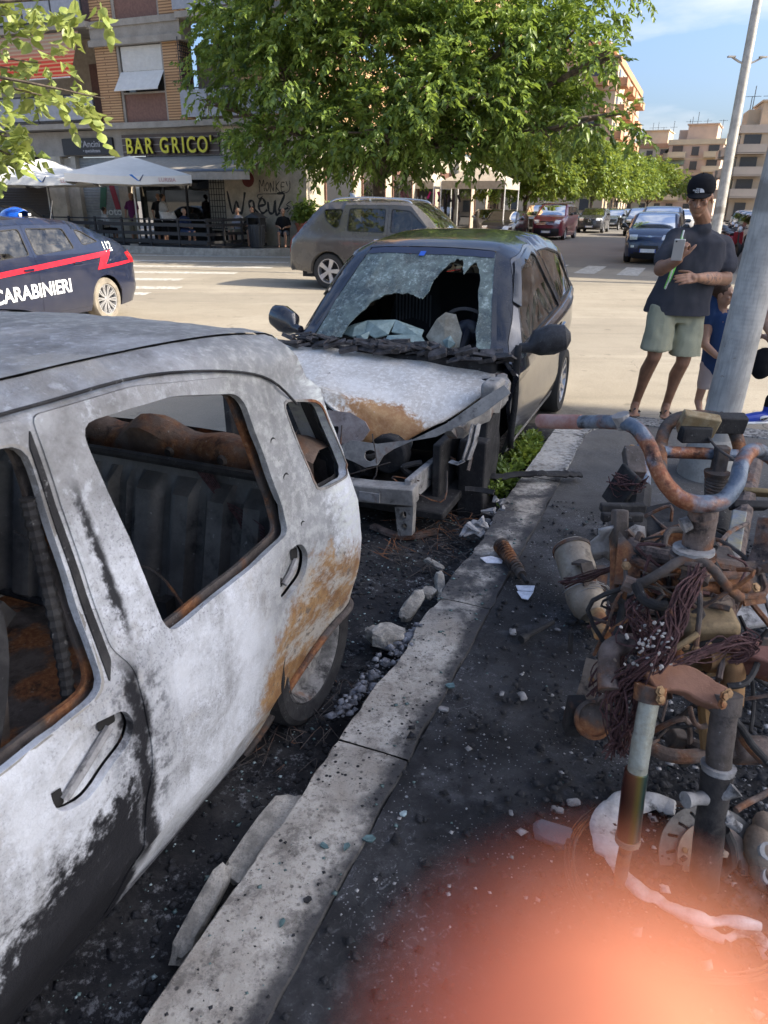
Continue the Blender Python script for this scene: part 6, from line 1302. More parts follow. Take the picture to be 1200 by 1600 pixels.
MB().box(lp((-0.063, 3.653, 0.121))+V((.04, 0, 0)), (.02, .12, .05)).build('beam_bracket', M_PALEALU, beam)
mb = MB(); e = lp((0.194, 3.622, 0.221)); mb.tube([lp((0.127, 3.607, 0.153)), lp((0.275, 3.946, 0.149)), lp((0.371, 4.285, 0.081))], .05, 4, sq=(.02, .07)); mb.build('chassis_rail', M_PALEALU, root, bev=.006)
# upright towing bracket with two square holes
q = [(0.060, 3.591, 0.068), (0.160, 3.550, 0.093), (0.155, 3.552, -0.085), (0.077, 3.584, -0.104)]
plate('tow_bracket', q, 3.34, M_GREYBURN, [[(0.091, 3.578, 0.047), (0.123, 3.565, 0.056), (0.123, 3.565, 0.006), (0.091, 3.578, -0.003)], [(0.095, 3.577, -0.026), (0.126, 3.564, -0.016), (0.127, 3.564, -0.059), (0.098, 3.575, -0.068)]], th=.05)
mb = MB(); mb.tube(smooth_path([lp((-0.067, 3.709, -0.100)), lp((0.106, 3.589, -0.110)), lp((0.296, 3.647, -0.100))], 5), .012, 4, sq=(.022, .010)); mb.build('rusty_strip', M_RUSTPIPE, root)
# near inner wing, strut tower, upright, torn bracket
rail = [lp(p) for p in ((0.715, 4.413, 0.592), (0.710, 4.198, 0.586), (0.641, 4.010, 0.565), (0.523, 3.843, 0.515), (0.354, 3.729, 0.448))]
mb = MB(); mb.tube([p+V((0, .012*sin(i*1.9), .010*sin(i*2.7))) for i, p in enumerate(smooth_path(rail, 5))], .05, 4, sq=(.030, .042), up=(0, 0, 1)); mb.build('inner_wing_rail', M_GREYBURN, root, bev=.012)
mb = MB(); mb.box(lp((0.633, 4.122, 0.598)), (.20, .10, .12)); mb.box(lp((0.693, 4.205, 0.554)), (.14, .06, .16)); mb.build('hinge_bracket', M_GREYBURN, root, bev=.02)
mb = MB(); P0, P1 = lp((0.481, 3.698, 0.513)), lp((0.437, 3.673, 0.318)); mb.tube([P0, P0.lerp(P1, .5)+V((.015, .008, 0)), P1], .02, 4, sq=(.004, .034)); mb.tube([P0+V((-.02, .02, 0)), P0.lerp(P1, .5)+V((-.005, .03, 0)), P1+V((-.01, .02, 0))], .02, 4, sq=(.004, .028)); mb.tube([P1, P1+V((.02, -.03, -.02)), P1+V((.01, -.08, -.015))], .02, 4, sq=(.020, .004)); mb.build('torn_bracket', M_PALEALU, root, bev=.006)
mb = MB(); mb.box(lp((0.527, 3.949, 0.105)), (.10, .16, .50)); mb.box(lp((0.632, 4.122, 0.144)), (.30, .05, .62)); mb.box(lp((0.411, 4.052, 0.109))+V((0, -.02, .05)), (.5, .05, .40)); mb.build('wing_inner_panel', M_CHAR, root, bev=.01)
mb = MB(); mb.box((1.02, 0, .48), (.05, 1.50, .46)); mb.box((.88, 0, .73), (.20, 1.44, .04)); mb.box((1.3, -.74, .55), (.9, .05, .5)); mb.box((1.25, .05, .18), (1.2, 1.3, .05)); mb.build('firewall', M_CHAR, root, bev=.01)
mb = MB(); mb.box((1.35, -.15, .42), (.50, .62, .36)); mb.box((1.30, -.1, .62), (.36, .40, .10)); mb.lathe([(0, 0), (.12, 0), (.12, .10), (0, .10)], 16, Matrix.Translation((1.55, .28, .42)) @ rotm('Y', 90)); [mb.tube(smooth_path([V((1.4, -.4+.13*i, .62)), V((1.52, -.35+.13*i, .56)), V((1.60, -.3+.12*i, .36))], 3), .028, 6) for i in range(4)]; mb.build('engine', M_CHAR, root, bev=.02)
mb = MB(); rr = random.Random(2)
for i in range(8):
    y0 = rr.uniform(-.6, .6); mb.tube(smooth_path([V((1.75+rr.uniform(-.1, .08), y0, .50+rr.uniform(-.15, .12))), V((1.82, y0+rr.uniform(-.2, .2), .36)), V((1.80+rr.uniform(-.1, .1), y0+rr.uniform(-.3, .3), .28)), V((1.75, y0+rr.uniform(-.4, .4), .42))], 5), .004, 4)
mb.build('bare_wires', M_CHARRUST, root)
mb = MB(); mb.tube(smooth_path([V((1.82, -.22, .45)), V((1.84, -.15, .52)), V((1.83, -.05, .50)), V((1.82, -.02, .42)), V((1.83, -.12, .40)), V((1.84, -.2, .44))], 6), .006, 5); mb.build('loose_wire', M_CHARRUST, root)
rr = random.Random(31)
for i in range(26):
    p = V((1.70+rr.uniform(-.25, .10), rr.uniform(-.75, .80), .22+rr.random()*.26)); d = V((rr.uniform(-.5, .5), rr.uniform(-1, 1), rr.uniform(-.8, .6))).normalized()*rr.uniform(.06, .20); q = V((rr.gauss(0, .03), rr.gauss(0, .03), rr.gauss(0, .03)))
    MB().tube(smooth_path([p, p+d*.4+q, p+d], 4), .02, 4, sq=(rr.uniform(.008, .028), rr.uniform(.002, .006)), up=(rr.random(), rr.random(), 1)).build('torn_strip', rr.choice([M_GREYBURN, M_CHARRUST, M_CHAR, M_CHARRUST, M_RUSTPIPE]), root)
for i in range(7):
    p = V((1.62+rr.uniform(-.2, .1), rr.uniform(-.5, .6), .34+rr.random()*.2)); MB().tube(smooth_path([p, p+V((.06, rr.uniform(-.15, .15), rr.uniform(-.06, .1))), p+V((.02, rr.uniform(-.3, .3), rr.uniform(-.15, .05)))], 5), rr.uniform(.010, .022), 8).build('burnt_hose', M_CHAR, root)
# scuttle rubbish: burnt wiper plastic and sheets of crazed glass fallen over the dash
mb = MB(); rr = random.Random(11)
for i in range(90):
    y = rr.uniform(-.80, .80); x = .86+rr.uniform(-.07, .09); mb.box((x, y, .875+rr.uniform(-.02, .035)-.05*abs(y)*.2), (rr.uniform(.02, .09), rr.uniform(.03, .16), rr.uniform(.006, .03)), Matrix.Rotation(rr.uniform(-.5, .5), 4, 'Z') @ Matrix.Rotation(rr.uniform(-.5, .5), 4, 'Y') @ Matrix.Rotation(rr.uniform(-.4, .4), 4, 'X'))
o = mb.build('scuttle_debris', m_burnt('melted_scuttle', (.025, .024, .024), (.11, .10, .10), .08, .35, sc=14, rough=.6), root); o['kind'] = 'stuff'
M_FALLEN = m_burnt('fallen_crazed_glass', (.15, .20, .19), (.30, .38, .36), .03, .02, sc=9, rough=.25, metal=0, rust=((.2, .2, .16), (.3, .3, .26)))
def sheet(pts, lift=.0, mat=M_FALLEN):
    Q = [lp(p) for p in pts]; cx = sum((q for q in Q), V())/len(Q); mb = MB(); mb.add([cx+V((.02, 0, .02))]+Q+[cx+V((.0, 0, -.02))]+[q+V((-.004, 0, -.008)) for q in Q], [(0, 1+i, 1+(i+1) % len(Q)) for i in range(len(Q))]+[(1+i, len(Q)+2+i, len(Q)+2+(i+1) % len(Q), 1+(i+1) % len(Q)) for i in range(len(Q))]+[(len(Q)+1, len(Q)+2+(i+1) % len(Q), len(Q)+2+i) for i in range(len(Q))]); return mb.build('glass_sheet', mat, root, ang=12)
sheet([(-0.342, 5.145, 0.758), (-0.235, 5.122, 0.814), (-0.130, 5.100, 0.847), (-0.121, 5.031, 0.775), (-0.233, 5.034, 0.745)]); sheet([(-0.130, 5.100, 0.847), (0.067, 5.039, 0.863), (0.013, 4.954, 0.777), (-0.076, 4.969, 0.750), (-0.138, 5.016, 0.777)])
sheet([(0.067, 5.039, 0.863), (0.258, 4.938, 0.812), (0.238, 4.882, 0.770), (0.039, 4.964, 0.793)]); sheet([(0.013, 4.954, 0.769), (0.230, 4.907, 0.792), (0.286, 4.797, 0.725), (0.141, 4.835, 0.694), (-0.023, 4.925, 0.713)])
sheet([(-0.210, 5.025, 0.750), (-0.111, 5.005, 0.788), (-0.138, 4.973, 0.723), (-0.201, 5.000, 0.711)])
sheet([(0.274, 4.910, 0.773), (0.344, 4.946, 0.882), (0.405, 4.964, 0.926), (0.473, 4.936, 0.916), (0.507, 4.813, 0.812), (0.487, 4.756, 0.730), (0.395, 4.773, 0.715), (0.322, 4.825, 0.719)], mat=m_burnt('scorched_glass_flap', (.17, .15, .11), (.34, .33, .27), .25, .12, sc=9, rough=.4, metal=0)); sheet([(0.379, 4.801, 0.765), (0.430, 4.802, 0.798), (0.460, 4.746, 0.757), (0.410, 4.745, 0.716)])
# cabin
MB().box((.62, 0, .78), (.50, 1.40, .12)).build('dashboard', M_CHAR, root, bev=.03)
for y in (.36, -.36):
    st = MB().box((-.25, y, .52), (.5, .48, .16)).build('seat', M_SEAT, root, bev=.05); MB().ell([V((-.45, y, .55)), V((-.52, y, .85)), V((-.60, y, 1.10))], [(.22, .07), (.23, .06), (.17, .05)], 12).sph((-.64, y, 1.22), (.05, .12, .08)).build('seat_back', m_cloth('striped_seat', (.035, .035, .04)), st)
    mb = MB(); [mb.box((-.462-.075*(z-.85)/.25, y-.15+.03*k, z), (.012, .010, .36)) for k in range(11) for z in (.85,)]; mb.build('seat_stripe', std('seat_grey', (.13, .13, .14), .9), st)
MB().box((-1.0, 0, .55), (.5, 1.2, .2)).box((-1.3, 0, .85), (.12, 1.2, .55)).build('rear_seat', M_SEAT, root, bev=.05)
swh = MB().lathe([(.172, -.012), (.19, 0), (.172, .014), (.16, 0), (.172, -.012)], 28, Matrix.Translation((.36, .36, .93)) @ Matrix.Rotation(radians(-63), 4, 'Y')).build('steering_wheel', std('wheel_leather', (.03, .03, .034), .5), root)
MB().sph((.365, .36, .92), (.04, .10, .085), 12).tube([V((.38, .20, .92)), V((.38, .52, .92))], .02, 6).tube([V((.38, .36, .92)), V((.55, .36, .80))], .04, 8).build('airbag_cover', std('navy_hub', (.02, .022, .035), .4), swh)
MB().box((-.3, 0, .30), (2.2, 1.40, .10)).build('floor_pan', M_DARKIN, root)
for sg in (1, -1):
    make_wheel(root, c.wr, sg*.735, .26, .29, .19, 'star', sg)
    make_wheel(root, 1.16, sg*.70, .31, .22, .17, 'five', sg, M_CHAR, M_GREYBURN)
MB().grid([[V((.84+.02*sin(i), .85-.02*j, .95-.075*i)) for j in range(3)] for i in range(10)]).build('door_shut_panel', M_CHAR, root, solid=.01)

# ---------------------------------------------------------------- burnt scooter on the pavement
MO = V((.95, 2.1, 0)); root = thing('burnt_scooter', 'burnt scooter skeleton with heat-blued handlebar and bare fork legs', 'scooter', MO); MI = Matrix.Translation(-MO)
def wob(P, a=.0015):
    return [p+V((fbm(p.x*30, p.z*30, 1), fbm(p.y*30, p.z*30, 5), fbm(p.x*30, p.y*30, 9)))*a for p in P]
def tb(name, pts, r, mat, parent=None, k=5, seg=10, closed=False, sq=None, up=None, bev=0):
    P = smooth_path([V(p) for p in pts], k) if k > 1 else [V(p) for p in pts]
    if isinstance(r, (list, tuple)) and len(r) != len(P): r = list(np.interp(np.linspace(0, 1, len(P)), np.linspace(0, 1, len(r)), r))
    mb = MB().tube(wob(P), r, seg, sq=sq, up=up); mb.xf(MI); return mb.build(name, mat, parent or root, bev=bev)
def blk(name, p, d, mat, rot=(0, 0, 0), parent=None, bev=.006, taper=1):
    M = Matrix.Rotation(radians(rot[2]), 4, 'Z') @ Matrix.Rotation(radians(rot[1]), 4, 'Y') @ Matrix.Rotation(radians(rot[0]), 4, 'X')
    mb = MB().box(V(p), d, M, taper=taper); mb.xf(MI); return mb.build(name, mat, parent or root, bev=bev)
def bolt(p, r, d, parent=None, mat=None):
    q = V(d).normalized().to_track_quat('Z', 'Y').to_matrix().to_4x4(); r *= .72; mb = MB().lathe([(r*1.5, 0), (r*1.5, r*.3), (r, r*.3), (r, r*.9), (r*.6, r*1.0), (0, r*1.0)], 6, Matrix.Translation(V(p)) @ q); mb.xf(MI); return mb.build('bolt', mat or M_BOLT, parent or root, ang=30)
M_BOLT = m_burnt('rusty_bolt', (.22, .13, .06), (.40, .26, .14), .4, .15, sc=30, metal=.4, rough=.5)
TC = V((0, -1, .75))
# handlebar
hb = tb('handlebar', [(0.453, 2.000, 1.024), (0.533, 1.900, 1.051), (0.592, 1.760, 1.092), (0.625, 1.710, 1.093), (0.647, 1.670, 1.064), (0.657, 1.630, 1.028), (0.680, 1.600, 0.984), (0.718, 1.580, 0.953), (0.767, 1.570, 0.947), (0.816, 1.580, 0.954), (0.848, 1.600, 0.989), (0.873, 1.640, 1.027), (0.916, 1.690, 1.043), (0.983, 1.740, 1.016), (1.106, 1.800, 0.937), (1.363, 1.900, 0.779)], [.0185, .0185, .0185, .019, .019, .019, .0195, .021, .022, .021, .0195, .019, .019, .018, .018, .018], M_BLUEPIPE, seg=14)
tb('grip_sleeve', [(0.451, 2.000, 1.024), (0.489, 1.950, 1.037), (0.539, 1.890, 1.054)], .0205, m_burnt('red_oxide_tube', (.30, .12, .09), (.42, .30, .27), .35, .1, sc=10), hb, seg=14)
tb('lever_clamp', [(0.593, 1.740, 1.118), (0.607, 1.740, 1.081)], [.022, .016], M_PALEALU, hb, 2)
tb('clamp', [(0.775, 1.600, 0.936), (0.783, 1.590, 0.900)], [.034, .032], M_RUSTPIPE, hb, 2)
st = tb('steering_stem', [(0.793, 1.620, 0.918), (0.794, 1.620, 0.834), (0.794, 1.600, 0.768), (0.781, 1.570, 0.733)], [.036, .038, .036, .034], M_RUSTPIPE, seg=14)
tb('stem_bolt', [(0.738, 1.600, 0.875), (0.755, 1.600, 0.885)], [.020, .018], M_PALEALU, st, 2)
for i, (y, r_) in enumerate(((848, .050), (858, .056), (868, .052))): tb('bearing_ring', [(0.778, 1.600, 0.826) - V((0, 0, .013*i)) if False else V((0.779, 1.600, 0.815))-V((0, 0, .016*i)), V((0.779, 1.600, 0.815))-V((0, 0, .016*i+.010))], r_, [M_PALEALU, M_RUSTPIPE, M_BROWNALU][i], st, 1, 18)
# rear hoop and tail bracket, far end
rh = tb('grab_rail', [(1.145, 2.750, 0.564), (1.205, 2.950, 0.608), (1.243, 3.050, 0.671), (1.296, 3.100, 0.715), (1.361, 3.100, 0.735), (1.471, 3.100, 0.734), (1.551, 3.100, 0.706), (1.580, 3.050, 0.643), (1.560, 2.950, 0.581)], .028, M_CHARRUST, seg=12)
tb('cross_tube', [(1.219, 2.960, 0.614), (1.382, 2.970, 0.606), (1.547, 2.960, 0.601)], .027, M_BLUEPIPE, rh, 2, 12)
blk('lock_bracket', (1.377, 3.020, 0.725), (.16, .05, .10), m_burnt('yellowed_plate', (.26, .18, .09), (.36, .30, .19), .3, .25, sc=14), (20, 8, -5), rh); blk('lock_plate', (1.499, 3.060, 0.718), (.20, .06, .08), M_CHAR, (15, 0, 0), rh); blk('lock_box', (1.361, 3.000, 0.685), (.13, .06, .07), M_CHAR, (0, 0, 0), rh)
tb('cable_end', [(1.409, 3.000, 0.684), (1.427, 2.900, 0.651), (1.468, 2.800, 0.627), (1.470, 2.700, 0.621)], .006, M_CHARRUST, rh)
blk('rear_strut', (1.461, 2.930, 0.568), (.055, .05, .17), M_CHARRUST, (0, 0, 0), rh)
# shock absorber under the seat
P = [(1.454, 2.920, 0.519), (1.444, 2.860, 0.431)]; mb = MB(); a, b = V(P[0]), V(P[1]); H_ = []
for i in range(97): t = i/96; H_.append(a.lerp(b, t)+V((cos(t*2*pi*7), sin(t*2*pi*7), 0))*.042)
mb.tube(H_, .008, 6); mb.tube([a, b], .018, 8); mb.lathe([(0, 0), (.05, 0), (.055, .02), (0, .03)], 16, Matrix.Translation(a)); mb.xf(MI); mb.build('rear_shock', M_CHARRUST, root)
tb('shock_body', [(1.445, 2.860, 0.425), (1.414, 2.750, 0.388), (1.352, 2.600, 0.369)], [.05, .055, .05], M_CHAR, None, 2, 14)
# main frame tubes
tb('frame_tube', [(1.087, 2.850, 0.671), (1.049, 2.700, 0.598), (0.962, 2.450, 0.550), (0.858, 2.200, 0.538)], .030, M_BLUEPIPE)
tb('frame_tube', [(0.977, 2.520, 0.613), (0.916, 2.350, 0.568), (0.820, 2.100, 0.574), (0.760, 1.950, 0.570)], [.04, .042, .036, .030], M_CHAR)
tb('frame_stub', [(0.931, 2.550, 0.759), (0.924, 2.450, 0.691)], .03, M_CHARRUST, k=1, sq=(.034, .024), bev=.004); bolt((0.930, 2.550, 0.769), .012, (0, 0, 1))
tb('frame_tube', [(1.595, 2.900, 0.606), (1.429, 2.600, 0.563), (1.295, 2.350, 0.512), (1.158, 2.100, 0.511)], .034, M_RUSTPIPE)
tb('frame_gusset', [(1.297, 2.380, 0.576), (1.204, 2.200, 0.546), (1.123, 2.050, 0.542)], .04, m_burnt('blistered_yellow_blue', (.17, .20, .26), (.33, .29, .16), .45, .3, sc=9), k=2, sq=(.024, .012), bev=.004)
blk('side_plate', (1.468, 2.600, 0.571), (.22, .02, .10), m_burnt('ochre_plate', (.20, .15, .08), (.32, .22, .11), .4, .3), (60, 0, -10)); blk('side_tab', (1.393, 2.500, 0.556), (.14, .03, .05), M_CHAR, (50, 0, 0))
tb('tray_rim', [(0.894, 2.250, 0.553), (0.954, 2.300, 0.569), (1.039, 2.380, 0.579), (1.082, 2.400, 0.583), (1.077, 2.350, 0.578)], .009, std('scorched_chrome', (.55, .45, .25), .25, .9, var=.5, sc=9)); tb('tray_rim', [(0.878, 2.200, 0.547), (0.948, 2.220, 0.571), (1.006, 2.200, 0.603)], .008, M_CHARRUST)
blk('burnt_battery', (1.013, 2.300, 0.559), (.26, .16, .10), M_CHAR, (10, -10, 10), bev=.02); blk('engine_case', (1.135, 2.300, 0.440), (.24, .24, .16), M_CHAR, (0, 5, 12), bev=.04)
tb('exhaust_shield', [(0.812, 2.000, 0.616), (0.899, 2.050, 0.627), (0.968, 2.050, 0.642)], .02, M_CHARRUST, k=3, sq=(.004, .03))
tb('hose_loop', [(0.770, 1.750, 0.730), (0.780, 1.780, 0.759), (0.804, 1.800, 0.771), (0.849, 1.800, 0.765), (0.875, 1.780, 0.742), (0.873, 1.740, 0.719)], .009, M_CHARRUST)
# cross frame in front of the stem
tb('cross_frame', [(0.690, 1.800, 0.735), (0.691, 1.720, 0.746), (0.762, 1.680, 0.746), (0.885, 1.680, 0.726), (0.983, 1.700, 0.705), (1.043, 1.740, 0.693)], .021, M_RUSTPIPE); tb('cross_frame', [(0.666, 1.700, 0.730), (0.708, 1.660, 0.723), (0.737, 1.640, 0.722)], .014, M_RUSTPIPE); tb('cross_frame', [(0.833, 1.620, 0.720), (0.902, 1.640, 0.716), (0.987, 1.680, 0.709), (1.108, 1.800, 0.726)], .012, M_RUSTPIPE)
tb('brake_hose', [(0.622, 1.580, 0.718), (0.654, 1.560, 0.740), (0.697, 1.560, 0.772), (0.739, 1.570, 0.795), (0.775, 1.560, 0.803), (0.810, 1.540, 0.784), (0.844, 1.530, 0.745), (0.891, 1.540, 0.708)], .0125, M_CHARRUST, seg=12); tb('hose_end', [(0.629, 1.550, 0.737), (0.637, 1.520, 0.717), (0.660, 1.500, 0.709), (0.691, 1.500, 0.705)], .013, M_CHAR)
tb('hose_joint', [(0.608, 1.580, 0.726), (0.631, 1.570, 0.720)], .021, M_RUSTPIPE, k=1)
for u0, pts, bp in ((0, [(0.643, 1.760, 0.785), (0.690, 1.700, 0.741), (0.675, 1.640, 0.686), (0.615, 1.660, 0.676)], (0.635, 1.650, 0.735)), (1, [(1.022, 1.700, 0.733), (1.007, 1.620, 0.646), (0.943, 1.600, 0.648), (0.931, 1.620, 0.694)], (0.956, 1.600, 0.703))):
    Q = [V(p) for p in pts]; n = (Q[1]-Q[0]).cross(Q[2]-Q[0]).normalized(); n = n if n.y < 0 else -n; mb = MB(); mb.add(Q+[q-n*.008 for q in Q], [(0, 1, 2, 3), (7, 6, 5, 4)]+[(i, (i+1) % 4, 4+(i+1) % 4, 4+i) for i in range(4)]); mb.xf(MI); pl = mb.build('bracket_plate', M_CHARRUST, root); bolt(V(bp)+n*.002, .012, n, pl)
tb('side_rod', [(0.651, 1.850, 0.768), (0.646, 1.780, 0.721), (0.629, 1.700, 0.664), (0.613, 1.620, 0.621)], [.012, .015, .012, .010], M_CHARRUST); tb('side_rod', [(0.670, 1.820, 0.771), (0.650, 1.720, 0.712), (0.638, 1.640, 0.638), (0.591, 1.520, 0.578)], .010, M_CHAR); blk('side_block', (0.658, 1.800, 0.767), (.04, .04, .12), M_CHARRUST, (-20, 0, 0))
mb = MB(); c0 = V((0.667, 1.800, 0.775)); rows = [[c0+V((.035*(j-2)+.01*sin(i*2+j), -.01*cos(i*1.7+j)+.008*i, -.028*i+.012*sin(j*2.3))) for j in range(5)] for i in range(5)]; mb.grid(rows); mb.xf(MI); mb.build('melted_flap', M_PALEALU, root, solid=.008, ang=20)
# black fin, wire knots by the far left tube
blk('lamp_fin', (0.878, 2.450, 0.641), (.02, .10, .16), M_CHAR, (20, 10, 30)); blk('cross_tab', (0.840, 2.300, 0.627), (.16, .03, .03), M_CHAR); blk('cross_tab', (0.806, 2.200, 0.634), (.14, .03, .03), M_CHAR)
# engine front: radiator block, bolts, down tubes
blk('front_casting', (0.859, 1.720, 0.620), (.20, .16, .22), M_CHARRUST, (20, 0, 3), bev=.015); blk('front_casting', (0.823, 1.580, 0.565), (.15, .12, .20), m_burnt('ochre_casting', (.17, .12, .07), (.30, .22, .12), .5, .2), (15, 0, 0), bev=.02)
for p in ((0.764, 1.620, 0.719), (0.839, 1.620, 0.724), (0.796, 1.600, 0.707), (0.712, 1.470, 0.610), (0.743, 1.470, 0.610), (0.766, 1.460, 0.607), (0.802, 1.470, 0.609)): bolt(p, .011, TC)
tb('down_tube', [(0.917, 1.720, 0.689), (0.893, 1.620, 0.647), (0.877, 1.560, 0.587), (0.854, 1.500, 0.530)], .031, M_RUSTPIPE); tb('down_tube', [(0.771, 1.620, 0.648), (0.756, 1.540, 0.582), (0.730, 1.460, 0.541)], .016, M_CHARRUST); tb('cross_bar', [(0.778, 1.580, 0.668), (0.831, 1.570, 0.667), (0.887, 1.570, 0.672)], .012, M_BROWNALU); tb('cross_bar', [(0.771, 1.530, 0.636), (0.817, 1.520, 0.623), (0.879, 1.500, 0.588)], .009, M_CHARRUST)
tb('thin_rod', [(0.800, 1.600, 0.771), (0.784, 1.520, 0.688), (0.766, 1.460, 0.607)], .007, M_CHARRUST); tb('thin_rod', [(0.683, 1.470, 0.580), (0.727, 1.470, 0.610), (0.772, 1.480, 0.640)], .008, m_burnt('gold_rod', (.30, .20, .10), (.38, .28, .16), .3, .1))
for x0 in (1020, 1028, 1036, 1120): pass
el = tb('water_pipe', [(0.556, 1.420, 0.512), (0.561, 1.460, 0.543), (0.569, 1.490, 0.576), (0.597, 1.510, 0.585), (0.642, 1.510, 0.588)], .027, M_RUSTPIPE, seg=14); tb('water_pipe', [(0.861, 1.420, 0.473), (0.875, 1.460, 0.511), (0.880, 1.480, 0.533), (0.868, 1.500, 0.542), (0.819, 1.500, 0.546)], .029, m_burnt('ochre_pipe', (.20, .11, .05), (.30, .18, .08), .6, .15), seg=14)
blk('wing_plate', (0.920, 1.520, 0.551), (.18, .05, .10), m_burnt('maroon_plate', (.13, .055, .045), (.22, .11, .09), .4, .1), (30, 10, -20)); blk('wing_plate', (0.866, 1.540, 0.561), (.10, .04, .08), M_PALEALU, (30, 0, 0))
# lower yoke, fork legs
yk = tb('fork_yoke', [(0.634, 1.385, 0.556), (0.676, 1.400, 0.567), (0.724, 1.400, 0.559), (0.767, 1.385, 0.540), (0.809, 1.370, 0.523)], .03, m_burnt('smooth_rusty_yoke', (.15, .075, .05), (.24, .125, .085), .5, .12, sc=6), k=5, sq=[(.030, .022)]*5+[(.034, .020)]*11+[(.03, .022)]*5, up=(0, -1, 1), bev=.006)
for a, b in (((0.639, 1.385, 0.560), (0.635, 1.372, 0.523)), ((0.816, 1.375, 0.543), (0.813, 1.360, 0.499))): tb('yoke_clamp', [a, b], .037, M_CHARRUST, yk, 1, 18)
for p in ((0.643, 1.345, 0.571), (0.645, 1.340, 0.552), (0.788, 1.335, 0.566), (0.785, 1.330, 0.547), (0.799, 1.340, 0.570)): bolt(p, .012, (.4, -1, .5), yk)
fl = tb('fork_leg', [(0.637, 1.375, 0.527), (0.624, 1.345, 0.441), (0.617, 1.322, 0.348)], .0235, m_burnt('spotted_fork_steel', (.26, .25, .19), (.40, .42, .38), .12, .25, sc=16, metal=.4, rough=.45), seg=16)
kf = NM('heat_tinted_chrome'); gx = kf.xyz(kf.co('Generated'))[0]; M_TINT = kf.fin(kf.bsdf(kf.mix(kf.ma('MULTIPLY', kf.noise(30, 4), .35), kf.ramp(gx, [(0, (.20, .06, .05)), (.3, (.40, .18, .10)), (.5, (.45, .36, .10)), (.72, (.10, .22, .20)), (1, (.14, .14, .16))]), (.08, .07, .06)), .28, .85))
tb('fork_sleeve', [(0.615, 1.322, 0.352), (0.613, 1.312, 0.294), (0.616, 1.300, 0.159)], .0285, M_TINT, fl, 1, 18); tb('sleeve_collar', [(0.616, 1.300, 0.163), (0.616, 1.299, 0.147)], .031, M_BROWNALU, fl, 1, 18); tb('damper_rod', [(0.616, 1.300, 0.150), (0.616, 1.300, 0.071), (0.613, 1.290, 0.006)], .0165, M_CHARRUST, fl, 1, 12)
fr_ = tb('fork_leg', [(0.813, 1.360, 0.506), (0.811, 1.345, 0.439), (0.813, 1.330, 0.362)], [.030, .031, .029], M_CHARRUST, seg=16); tb('leg_seal', [(0.812, 1.330, 0.366), (0.812, 1.325, 0.343)], [.041, .036], M_PALEALU, fr_, 1, 18)
tb('lower_leg', [(0.811, 1.325, 0.351), (0.811, 1.310, 0.272), (0.817, 1.300, 0.156), (0.831, 1.295, 0.010)], [.038, .034, .036, .036], m_burnt('sooty_alloy', (.03, .028, .028), (.10, .09, .085), .05, .4, sc=9, metal=.3), fr_, 3, 18)
for pts, r_ in (([(0.781, 1.300, 0.291), (0.754, 1.290, 0.297), (0.725, 1.280, 0.304)], [.018, .014, .020]), ([(0.815, 1.300, 0.307), (0.830, 1.290, 0.320), (0.843, 1.290, 0.332)], [.020, .016, .022]), ([(0.821, 1.310, 0.353), (0.823, 1.300, 0.282), (0.843, 1.290, 0.234), (0.873, 1.280, 0.215)], [.008, .010, .014, .012])): tb('caliper_mount', pts, r_, M_PALEALU, fr_, 4, 12)
# brake disc, leaning back against the hub; pierced by slots
dc = V((0.888, 1.360, 0.002)); dn = V((-.06, -1.0, 1.15)).normalized(); q = dn.to_track_quat('Z', 'Y').to_matrix().to_4x4(); DM = MI @ Matrix.Translation(dc) @ q
mb = MB(); O = [(.145*cos(2*pi*i/64), .145*sin(2*pi*i/64)) for i in range(64)]; In = [(.088*cos(2*pi*i/40), .088*sin(2*pi*i/40)) for i in range(40)]; slots = []
for i in range(18):
    a = 2*pi*i/18+.1; r0, r1 = (.106, .132) if i % 2 else (.100, .126); da = .10; w = .0042; p0 = V((r0*cos(a), r0*sin(a))); p1 = V((r1*cos(a+da), r1*sin(a+da))); d = (p1-p0).normalized(); u = V((-d.y, d.x))*w; slots.append(rpoly([tuple(p0-u), tuple(p1-u), tuple(p1+u), tuple(p0+u)], .003, 2))
panel(mb, lambda x, y: V((x, y, 0)), O, [In]+slots, .02, .006, True); mb.xf(DM); bd = mb.build('brake_disc', m_burnt('grey_disc', (.12, .11, .10), (.20, .185, .165), .25, .25, sc=18, metal=.4, rough=.5), root)
mb = MB().lathe([(.100, .001), (.100, .010), (.066, .012), (.060, .004), (.100, .001)], 40); [mb.bar((.02*cos(a), .02*sin(a), .008), (.075*cos(a), .075*sin(a), .008), .014, .012) for a in [i*2*pi/5+.3 for i in range(5)]]; mb.lathe([(.028, -.01), (.028, .02), (.016, .024), (0, .024)], 18); mb.xf(DM); mb.build('disc_carrier', m_burnt('tan_carrier', (.34, .24, .18), (.46, .36, .28), .2, .15, sc=16, metal=.2), bd)
for i in range(5): a = i*2*pi/5+.3; bolt(V(dc)+(q.to_3x3() @ V((.083*cos(a), .083*sin(a), .010))), .008, dn, bd)
cal = MB(); cc = dc+q.to_3x3() @ V((.115, .035, .03)); cal.sph(cc, (.045, .07, .04), 14, 0, q).sph(cc+q.to_3x3() @ V((.0, -.055, .0)), (.04, .05, .035), 14, 0, q).sph(cc+q.to_3x3() @ V((.02, .06, 0)), (.035, .04, .03), 12, 0, q); cal.xf(MI); cb = cal.build('brake_caliper', M_BROWNALU, root)
for o_ in ((0, .0, .038), (.0, -.06, .032)): mb = MB().lathe([(.0, .0), (.022, 0), (.026, -.006), (.026, -.02)], 16, Matrix.Translation(cc+q.to_3x3() @ V(o_)) @ q); mb.xf(MI); mb.build('piston_cap', M_PALEALU, cb)
